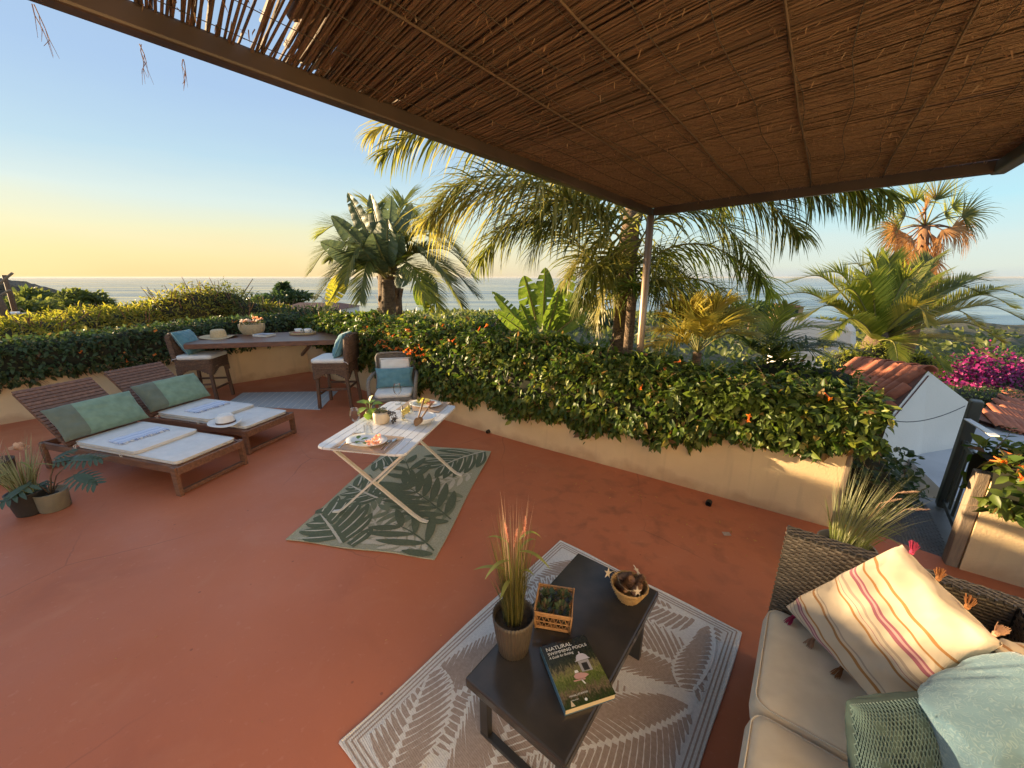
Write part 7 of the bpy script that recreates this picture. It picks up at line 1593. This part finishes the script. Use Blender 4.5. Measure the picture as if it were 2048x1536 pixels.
palm_trunk(st_, [V((sb.x, sb.y, -2)), D(778, 640, 8.3), D(776, 560, 8.3)], [.15, .15, .12], boots=30, seed=11)
for k, (x, y, w, dy, pe) in enumerate(((686, 387, .30, -.2, .35), (731, 386, .30, .1, .30), (783, 387, .22, .3, .38), (817, 402, .26, .2, .36), (657, 433, .28, -.3, .30), (640, 484, .30, -.5, .30), (768, 440, .50, -.7, .15), (745, 470, .42, -.6, .2), (724, 505, .40, -.7, .2), (800, 470, .26, -.5, .4), (812, 560, .30, -.8, .35), (700, 470, .3, .5, .3))):
    paddle(st_, sb + V((.05 * math.sin(k * 2.1), 0, -.05 * (k % 3))), D(x, y, 8.3 + dy), w * 1.45, 'strelitzia_leaf', 200 + k, bend=.08, petiole=pe, tears=2)
for k, (x, y, xm, ym, w, mt) in enumerate(((655, 612, 690, 545, .34, 'yellow_leaf'), (850, 628, 838, 560, .34, 'banana_leaf'), (880, 590, 850, 545, .26, 'strelitzia_leaf'), (868, 628, 842, 570, .26, 'yellow_leaf'))):
    a = D(xm, ym, 7.9); mb = MB(); mb.tube([sb, sb.lerp(a, .6) + V((0, 0, .15)), a], .016, 6); obj('petiole', mb, M['rachis'], st_, world=True, smooth=True); paddle(st_, a, D(x, y, 7.7), w, mt, 230 + k, bend=-.12, petiole=.02, tears=5)
# --- banana plant
bn = thing('banana_plant', 'young banana plant with upright pale green leaves behind the hedge', 'plant', (*D(1085, 690, 6.0)[:2], -1.5)); bb = D(1088, 672, 6.0)
palm_trunk(bn, [V((bb.x, bb.y, -1.6)), bb + V((0, 0, .1))], [.10, .07], 'rachis')
for k, (x, y, w, dy, b0) in enumerate(((983, 583, .20, .1, (1062, 668)), (1048, 552, .36, -.1, (1072, 640)), (1090, 534, .36, .1, (1086, 668)), (1152, 530, .30, .2, (1098, 668)), (1212, 588, .30, -.1, (1105, 672)), (990, 622, .20, -.2, (1062, 675)), (1124, 575, .34, -.3, (1092, 672)), (1040, 610, .22, -.3, (1070, 672)), (1180, 560, .22, .3, (1100, 672)))):
    paddle(bn, D(*b0, 6.0), D(x, y, 6.0 + dy), w, 'banana_leaf', 260 + k, bend=.05, petiole=.08, tears=5)
# --- spreading date palm on the right
Yd = 7.4; cd_ = D(1752, 684, Yd); dp2 = thing('date_palm', 'spreading date palm with long curved fronds in front of the sea, on the right', 'palm', (cd_.x, cd_.y, -2.5)); palm_trunk(dp2, [V((cd_.x, cd_.y, -2.6)), cd_ + V((0, 0, -.1)), cd_ + V((0, 0, .2))], [.22, .22, .14], boots=40, seed=14)
dt = [(1644, 545, .3, 0), (1695, 529, .4, 0), (1738, 527, .6, 0), (1777, 524, .2, 0), (1878, 520, .5, 0), (1890, 566, .8, 0), (1984, 562, .3, 0), (1964, 587, .0, 0), (2031, 616, .2, 0), (2003, 683, -.6, 1), (1988, 716, -.9, 1), (1580, 564, .3, 0), (1546, 596, .1, 0), (2048, 640, -.5, 1), (1796, 726, -1.1, 0), (1890, 738, -1.0, 0), (1857, 645, -.9, 1), (1660, 600, -.4, 0), (1720, 560, -.7, 0), (1600, 640, -.4, 0), (1650, 690, -.8, 0), (1820, 560, -.3, 0), (1960, 650, .6, 0), (2060, 600, .6, 0), (1760, 570, .9, 0), (1690, 570, .8, 0)]
for k, (x, y, dy, sun_gold) in enumerate(dt):  # marked fronds carry the sun's gold in their leaf colour
    e = D(x, y, Yd + dy); lift = .34 + .05 * (k % 3); 
    if y > 700: lift = .22
    m1 = cd_.lerp(e, .33) + V((0, 0, lift * .75)); m2 = cd_.lerp(e, .70) + V((0, 0, lift)); palm_frond(dp2, [cd_, m1, m2, e], .45, 72, .0155, 'sunlit_gold_leaf' if sun_gold else ('phoenix_leaf', 'palm_leaf', 'phoenix_leaf')[k % 3], 300 + k, grav=.10, ang=46, vee=.40, r=.022, segs=2, start=.06, jit=.05)
# --- tall fan palm with dead skirt
Yw = 13.0; cw = D(1850, 452, Yw); fw = thing('fan_palm', 'tall fan palm with a shaggy skirt of dry orange leaves, far right', 'palm', (cw.x, cw.y, -3)); bw_ = D(1826, 660, Yw)
palm_trunk(fw, [V((bw_.x, bw_.y, -3)), bw_, D(1836, 560, Yw), cw], [.20, .18, .16, .13], 'dry_trunk' if 'dry_trunk' in M else (M.setdefault('dry_trunk', pm('dry_trunk', (.30, .15, .07), (.18, .09, .045), rough=.9, scale=20)) and 'dry_trunk'))
def fan(par, c, e, rad, mat, seed, droop=.5, n=34, nm='fan_leaf', spread=150):
    g = random.Random(seed); c, e = V(c), V(e); d = (e - c).normalized(); s = d.cross(V((0, -1, .2))).normalized(); nn = s.cross(d); mb = MB(); mr_ = MB(); mr_.tube([c, c.lerp(e, .5) + V((0, 0, .06)), e], [.028, .022, .014], 5)
    for k in range(n):
        a = R(spread) * ((k + .5) / n - .5) * 1.0; dd = (d * math.cos(a) + s * math.sin(a) + nn * g.uniform(-.18, .18)).normalized(); q = V(e); sd = dd.cross(nn).normalized(); L0 = rad * g.uniform(.8, 1.15); v = []; w = .020
        for j in range(6):
            h = j / 5; kk = w * (1 - h * .85); v += [q + sd * kk, q - sd * kk]; dd = (dd + V((0, 0, -droop * (.1 + h * h) * .8))).normalized(); q = q + dd * L0 / 5
        mb.add(v, [(2 * j, 2 * j + 1, 2 * j + 3, 2 * j + 2) for j in range(5)])
    o = obj(nm, mb, M[mat], par, world=True); obj('petiole', mr_, M['rachis'] if mat != 'dry_leaf' else M['dry_trunk'], o, world=True, smooth=True)
for k, (x, y, dy, dr) in enumerate(((1810, 432, -.2, .5), (1830, 405, .2, .3), (1872, 400, -.1, .15), (1905, 415, .3, .5), (1925, 432, -.3, .7), (1890, 430, .5, .4), (1800, 455, .3, .7), (1850, 405, .6, .2))): fan(fw, cw, D(x, y, Yw + dy), .88, ('palm_leaf', 'phoenix_leaf')[k % 2], 400 + k, dr)
for k, (x, y, dy, dr) in enumerate(((1795, 462, -.3, 1.1), (1812, 470, .2, 1.2), (1905, 455, -.2, 1.2), (1925, 462, .3, 1.2), (1850, 425, -.4, .5), (1885, 460, -.4, 1.3), (1825, 478, -.4, 1.4))): fan(fw, cw, D(x, y, Yw + dy), .85, 'dry_leaf', 420 + k, dr, 40)
for k in range(46):
    u = k / 45; p = cw.lerp(D(1832, 600, Yw), u * .85); a = k * 2.4; e = p + V((math.cos(a) * (.22 + .12 * u), math.sin(a) * .25, -.22)); fan(fw, p, e, .70 + .3 * (k % 3 == 0), 'dry_leaf', 450 + k, 1.6, 13, 'dead_leaf', 55)
# --- golden low palm and dark fronds right behind the hedge
Yl = 4.5; cl = D(1395, 705, Yl); gl = thing('areca_palm', 'low golden areca palm with sunlight put into its leaf colour behind the hedge, right of the post', 'palm', (cl.x, cl.y, -1))
palm_trunk(gl, [V((cl.x, cl.y, -1)), cl], [.06, .05])
for k, (x, y, dy) in enumerate(((1318, 660, -.2), (1330, 630, .1), (1352, 618, .3), (1380, 610, -.1), (1410, 606, .2), (1440, 610, -.2), (1468, 622, .2), (1490, 640, 0), (1500, 668, -.3), (1310, 690, -.4), (1400, 640, -.6), (1450, 650, -.6))):
    e = D(x, y, Yl + dy); palm_frond(gl, [cl, cl.lerp(e, .5) + V((0, 0, .10)), e], .36, 52, .0105, 'sunlit_gold_leaf', 500 + k, grav=.35, ang=48, plum=.4, r=.008, start=.3, segs=3)
dk = thing('dark_palm', 'low dark fronds of a palm in front of the white vaulted house', 'palm', (*D(1600, 700, 4.9)[:2], -1)); cb = D(1560, 725, 4.9); palm_trunk(dk, [V((cb.x, cb.y, -1)), cb], [.06, .05])
for k, (a, b, c) in enumerate((((1500, 690, 4.8), (1600, 678, 4.6), (1700, 690, 4.5)), ((1520, 700, 4.9), (1600, 655, 4.8), (1690, 662, 4.8)), ((1540, 700, 4.8), (1590, 690, 4.4), (1660, 715, 4.2)), ((1560, 710, 4.9), (1530, 660, 5.1), (1470, 650, 5.2)), ((1580, 705, 4.8), (1640, 690, 4.9), (1740, 705, 4.9)), ((1560, 715, 4.8), (1545, 660, 4.9), (1575, 610, 5.0)))):
    palm_frond(dk, [cb, D(*a), D(*b), D(*c)], .40, 64, .0105, ('dark_leaf', 'phoenix_leaf')[k % 2], 540 + k, grav=.45, ang=58, plum=.25, r=.009, start=.2)
# strappy yucca by the queen palm trunk
yc = thing('yucca', 'tuft of strappy green leaves against the palm trunk beside the post', 'plant', (*D(1270, 600, 5.1)[:2], -1)); y_c = D(1266, 575, 5.15)
palm_trunk(yc, [V((y_c.x, y_c.y, -1)), y_c], [.07, .06]); mb = MB()
g = random.Random(5)
for k in range(90):
    d = V((g.gauss(0, 1), g.gauss(0, 1), g.uniform(-.3, 1.2))).normalized(); L0 = g.uniform(.3, .48); q = V(y_c); pts = []
    for j in range(6): pts.append(q); d = (d + V((0, 0, -.18))).normalized(); q = q + d * L0 / 5
    ribbon3(mb, pts, .012, V((g.uniform(-1, 1), g.uniform(-1, 1), .3)))
obj('leaves', mb, M['banana_leaf'], yc, world=True, kind='stuff')

# ================================================================ SHRUBS, TREES, FAR THINGS
def bx_(px, py, Y, rx, ry, rz): return (D(px, py, Y), rx, ry, rz)
B_L = [('sunlit yellow green bush beyond the left end of the dark vine', [bx_(60, 668, 7.4, 1.0, .6, .36), bx_(10, 676, 7.0, .9, .5, .3)], 'yellow_leaf'),
       ('sunlit golden bush below the round tree on the left', [bx_(150, 655, 8.2, .9, .6, .36), bx_(200, 645, 8.8, .8, .6, .36)], 'yellow_leaf'),
       ('sunlit bamboo-like bush under the sea gap, left of the tall bush', [bx_(255, 645, 8.8, .8, .6, .36), bx_(300, 648, 8.8, .6, .5, .36)], 'yellow_leaf'),
       ('tall feathery yellow green bush nearest the left bar stool', [bx_(350, 628, 9.2, .75, .6, .55), bx_(400, 620, 9.4, .7, .6, .62)], 'yellow_leaf'),
       ('tall feathery green bush above the straw hat', [bx_(450, 618, 9.8, .75, .6, .62), bx_(500, 632, 9.8, .6, .6, .5)], 'olive_leaf'),
       ('pale flowering shrub between the bush and the brown roof', [bx_(545, 640, 10.2, .6, .5, .42)], 'yellow_leaf'),
       ('dark rounded shrub behind the right half of the bar top', [bx_(600, 645, 9.8, .9, .6, .40), bx_(650, 648, 9.4, .6, .5, .40)], 'dark_leaf')]
for k, (lab, el, mt) in enumerate(B_L): clump('bush', lab, 'bush', el, 3600, .11, mt, 600 + k, .24, 'bushes beyond the terrace wall', thick=.7, stems=26, droop=-.15)
clump('bush', 'green undergrowth between the palms behind the right hedge', 'bush', [bx_(940, 668, 7.0, .9, .7, .35), bx_(1010, 690, 6.6, .7, .6, .3), bx_(1180, 720, 5.6, .5, .4, .25)], 2600, .09, 'vine_leaf', 620, .4, 'bushes beyond the terrace wall', thick=.6)
clump('bush', 'dark undergrowth at the foot of the golden palm', 'bush', [bx_(1330, 765, 5.0, .5, .4, .22), bx_(1470, 768, 4.9, .6, .4, .22), bx_(1560, 748, 4.8, .5, .35, .22), bx_(1650, 760, 4.8, .45, .4, .2)], 2600, .09, 'vine_leaf', 622, .4, 'bushes beyond the terrace wall', thick=.6)
clump('bush', 'low green shrub at the foot of the spreading date palm', 'bush', [bx_(1750, 712, 6.85, .55, .35, .24), bx_(1830, 730, 6.9, .5, .35, .22), bx_(1690, 724, 6.9, .4, .3, .22)], 2200, .10, 'phoenix_leaf', 626, .25, 'bushes beyond the terrace wall', thick=.6)
clump('bush', 'leafy bush added unseen outside the left frame edge to shade the sofa pillow', 'bush', [(V((-9.1, 4.75, 1.12)), .8, .75, .74), (V((-9.3, 3.6, 1.05)), .8, .7, .66)], 4200, .11, 'olive_leaf', 641, .3, 'bushes beyond the terrace wall', thick=.7)  # added out of view to keep the low sun off the striped pillow
# bougainvillea
bg_ = clump('bougainvillea', 'bougainvillea bush with magenta blossom above the red tiled roof', 'bush', [bx_(1950, 752, 9.5, 1.5, .9, .42), bx_(2050, 738, 9.8, 1.2, .9, .55), bx_(1990, 790, 8.6, 1.2, .7, .35), bx_(1890, 745, 9.2, .6, .6, .3)], 7000, .085, 'dark_leaf', 630, .5, thick=.4)
g = np.random.default_rng(9); P_ = []
for (px, py, Y, r_, n) in ((1960, 748, 8.75, .34, 130), (2000, 762, 8.4, .4, 230), (1920, 750, 8.6, .25, 140), (1870, 742, 8.7, .18, 90), (1955, 722, 8.9, .2, 120), (2040, 735, 8.9, .35, 140), (1935, 772, 8.3, .35, 160), (1985, 712, 9.0, .3, 80), (2030, 750, 8.6, .3, 110)):
    c = np.array(tuple(D(px, py, Y))); P_.append(c + g.normal(0, 1, (n, 3)) * np.array([r_, .12, r_ * .45]))
P_ = np.concatenate(P_); n = len(P_); vv, ff = leaves_np(P_, g.normal(0, 1, (n, 3)), g.normal(0, 1, (n, 3)) + np.array([0, -1, .5]), g.uniform(.05, .085, n), .9); npobj('blossom', vv, ff, M['magenta'], bg_, kind='stuff')
clump('bush', 'dark green ground cover below the bougainvillea, behind the white gable', 'bush', [bx_(1960, 800, 7.6, 1.3, .6, .25), bx_(1890, 790, 7.4, .8, .5, .22)], 3000, .06, 'dark_leaf', 633, .45, thick=.4)
def tree(name, label, px, py0, py1, Y, rx, mat, seed, n=900, size=.25, cone=False, group='trees on the slope towards the sea'):
    c = D(px, (py0 + py1) / 2, Y); b = D(px, py1, Y); h = D(px, py0, Y).z - b.z; t = thing(name, label, 'tree', (b.x, b.y, b.z - 1.5), 0, group); g = np.random.default_rng(seed)
    mb = MB(); mb.tube([V((b.x, b.y, b.z - 1.5)), b, V((c.x, c.y, b.z + h * (.9 if cone else .5)))], [.05 * h + .05, .04 * h + .04, .015 * h + .01], 7); obj('trunk', mb, M['trunk'], t, world=True)
    if cone: lv = g.integers(0, 11, n); u = (lv + g.uniform(-.15, .15, n)) / 11; a = g.uniform(0, 6.28, n); r_ = rx * (1 - u) ** .9 * g.uniform(.2, 1, n) + .03 * h; pos = np.stack([b.x + r_ * np.cos(a), b.y + r_ * np.sin(a), b.z + h * (.06 + .94 * u) - .12 * r_], 1); nor = np.stack([np.cos(a), np.sin(a), a * 0 + .2], 1)
    else:
        d = unit(g.normal(0, 1, (n, 3))); cl_ = unit(g.normal(0, 1, (9, 3))); pos = []; k = n // 9
        for q in cl_: pos.append(np.array([c.x, c.y, b.z + h * .6]) + q * np.array([rx * .6, rx * .6, h * .28]) + unit(g.normal(0, 1, (k, 3))) * np.array([rx * .5, rx * .5, h * .24]) * g.uniform(.5, 1.05, (k, 1)))
        pos = np.concatenate(pos); nor = unit(pos - np.array([c.x, c.y, b.z + h * .4])); n = len(pos)
    vv, ff = leaves_np(pos, nor + g.normal(0, .6, (n, 3)), nor * .4 + np.array([0, 0, .7]) + g.normal(0, .4, (n, 3)), size * g.uniform(.6, 1.3, n), .45); npobj('crown', vv, ff, M[mat], t, kind='stuff'); return t
tree('broadleaf_tree', 'round green tree rising in front of the sea on the left', 168, 588, 650, 24, 1.5, 'olive_leaf', 701, 1500, .32)
tree('broadleaf_tree', 'palm-like dark tree below the headland at the far left', 75, 588, 655, 26, 1.6, 'olive_leaf', 702, 1500, .4)
tree('broadleaf_tree', 'small brown tree between the headland and the round tree', 108, 590, 640, 30, 1.0, 'dark_leaf', 703, 1000, .3)
tree('broadleaf_tree', 'dark low tree at the far left edge behind the wooden poles', 22, 600, 665, 16, 1.4, 'olive_leaf', 704, 1400, .26)
tree('broadleaf_tree', 'dark distant treetop on the shore left of the tall bush', 285, 606, 640, 70, 3.4, 'dark_leaf', 705, 900, .8)
tree('broadleaf_tree', 'second dark distant treetop on the shore below the sea', 235, 618, 645, 60, 3.0, 'dark_leaf', 706, 900, .8)
tree('norfolk_pine', 'far pine tree with a slender tip above the brown roof', 574, 564, 625, 60, 3.0, 'dark_leaf', 707, 1500, .7, True)
tree('broadleaf_tree', 'dark spreading tree beside the far pine, behind the brown roof', 572, 586, 620, 58, 4.2, 'dark_leaf', 708, 1100, .7)
for k, (px, a, b, Y, rx) in enumerate(((975, 634, 660, 60, 4), (1030, 630, 655, 70, 4), (1140, 618, 650, 90, 5), (1210, 622, 650, 70, 4), (1500, 606, 640, 60, 4), (1545, 612, 640, 80, 4))):
    tree('broadleaf_tree', ('dark far treetop right of the feather palm', 'dark far treetop left of the banana leaves', 'far treetop on the shore behind the banana plant', 'far treetop between banana plant and feathery palm', 'far treetop left of the orange house', 'far treetop just left of the orange house wall')[k], px, a, b, Y, rx, 'dark_leaf', 720 + k, 700, .9)
# scrub on the slope: nobody could count it
g = np.random.default_rng(3); n = 26000; a = np.radians(g.uniform(-75, 75, n)); r_ = 14 * (560 / 14) ** g.uniform(0, 1, n); pos = np.stack([r_ * np.sin(a), r_ * np.cos(a), -1.7 - .081 * r_ + g.uniform(0, 1, n) * (.35 + .0035 * r_)], 1)
vv, ff = leaves_np(pos, g.normal(0, 1, (n, 3)) + np.array([0, 0, .8]), g.normal(0, .5, (n, 3)) + np.array([0, -.4, 1]), (.25 + .009 * r_) * g.uniform(.6, 1.4, n), .6); npobj('slope_scrub', vv, ff, M['olive_leaf'], None, kind='stuff')
# wooden poles at the far left
for k, (a, b, lab, r_) in enumerate((((8, 550, 13), (34, 640, 13), 'rough wooden pole leaning at the far left, the taller of two', .07), ((-6, 590, 12.6), (14, 650, 12.6), 'stout wooden pole at the left frame edge', .11))):
    p, q = D(*a), D(*b); mb = MB(); mb.tube([p, p.lerp(q, .5) + V((.03, 0, 0)), q + (q - p) * .8], [r_ * .8, r_, r_], 8); t = obj('wooden_pole', mb, M['stem_brown'], smooth=True); tag(t, lab, 'pole', 'wooden poles at the left edge')
for (a, b, lab) in (((25, 546, 12.8), (-20, 582, 12.6), 'dark crossbeam tied to the wooden poles, sloping down left'), ((20, 580, 12.8), (-20, 602, 12.6), 'pale rope stay below the crossbeam on the poles')):
    p, q = D(*a), D(*b); mb = MB(); mb.tube([p, q], .035, 6); tag(obj('crossbeam', mb, M['grey_wood']), lab, 'beam')
mb = MB(); c = D(31, 627, 11.5); mb.lathe([(0, .05), (.10, .05), (.12, .02), (.11, -.02), (0, -.05)], 20, c=c); mb.tube([c, c + V((.35, .1, .0))], .02, 6); tag(obj('lamp_dish', mb, M['white_paint'], smooth=True), 'small white round lamp on an arm beside the wooden poles', 'lamp')
# fallen leaves and flecks on the terracotta floor by the right wall
lm = MB(); g = random.Random(17)
for k in range(80):
    px, py = g.uniform(1050, 1520), 0; base = G(px, 905 + (px - 1000) * .28); p = base + V((g.uniform(-.25, .1), -abs(g.gauss(.12, .18)), .003)); leaf_blade(lm, p, (g.uniform(-1, 1), g.uniform(-1, 1), .15), g.uniform(.012, .035), g.uniform(.005, .012))
for k in range(46): leaf_blade(lm, V((g.uniform(-3.5, 1), g.uniform(1, 5), .002)), (g.uniform(-1, 1), g.uniform(-1, 1), .1), g.uniform(.008, .02), .005)
o = obj('leaf_litter', lm, M['dry_leaf']); o['kind'] = 'stuff'
mb = MB(); mb.prism([(-.028, -.02), (.026, -.022), (.03, .02), (-.024, .024)], 0, .0025); o = obj('paper_scrap', mb, M['placemat']); o.location = G(1453, 1068, .001); tag(o, 'tan scrap of card lying on the floor by the right wall', 'scrap')
# ---------------------------------------------------------------- evening air
HZ = 3e-5
if HZ > 0:
    hm = bpy.data.materials.new('haze'); hm.use_nodes = True; t = hm.node_tree; t.nodes.remove(t.nodes['Principled BSDF']); pv = t.nodes.new('ShaderNodeVolumePrincipled'); pv.inputs['Color'].default_value = (.62, .62, .62, 1); pv.inputs['Density'].default_value = HZ; pv.inputs['Anisotropy'].default_value = .1
    t.links.new(pv.outputs[0], t.nodes['Material Output'].inputs['Volume'])
    mb = MB(); mb.box((0, 35000, -20), (124000, 74000, 58)); o = obj('haze', mb, hm); o['kind'] = 'stuff'
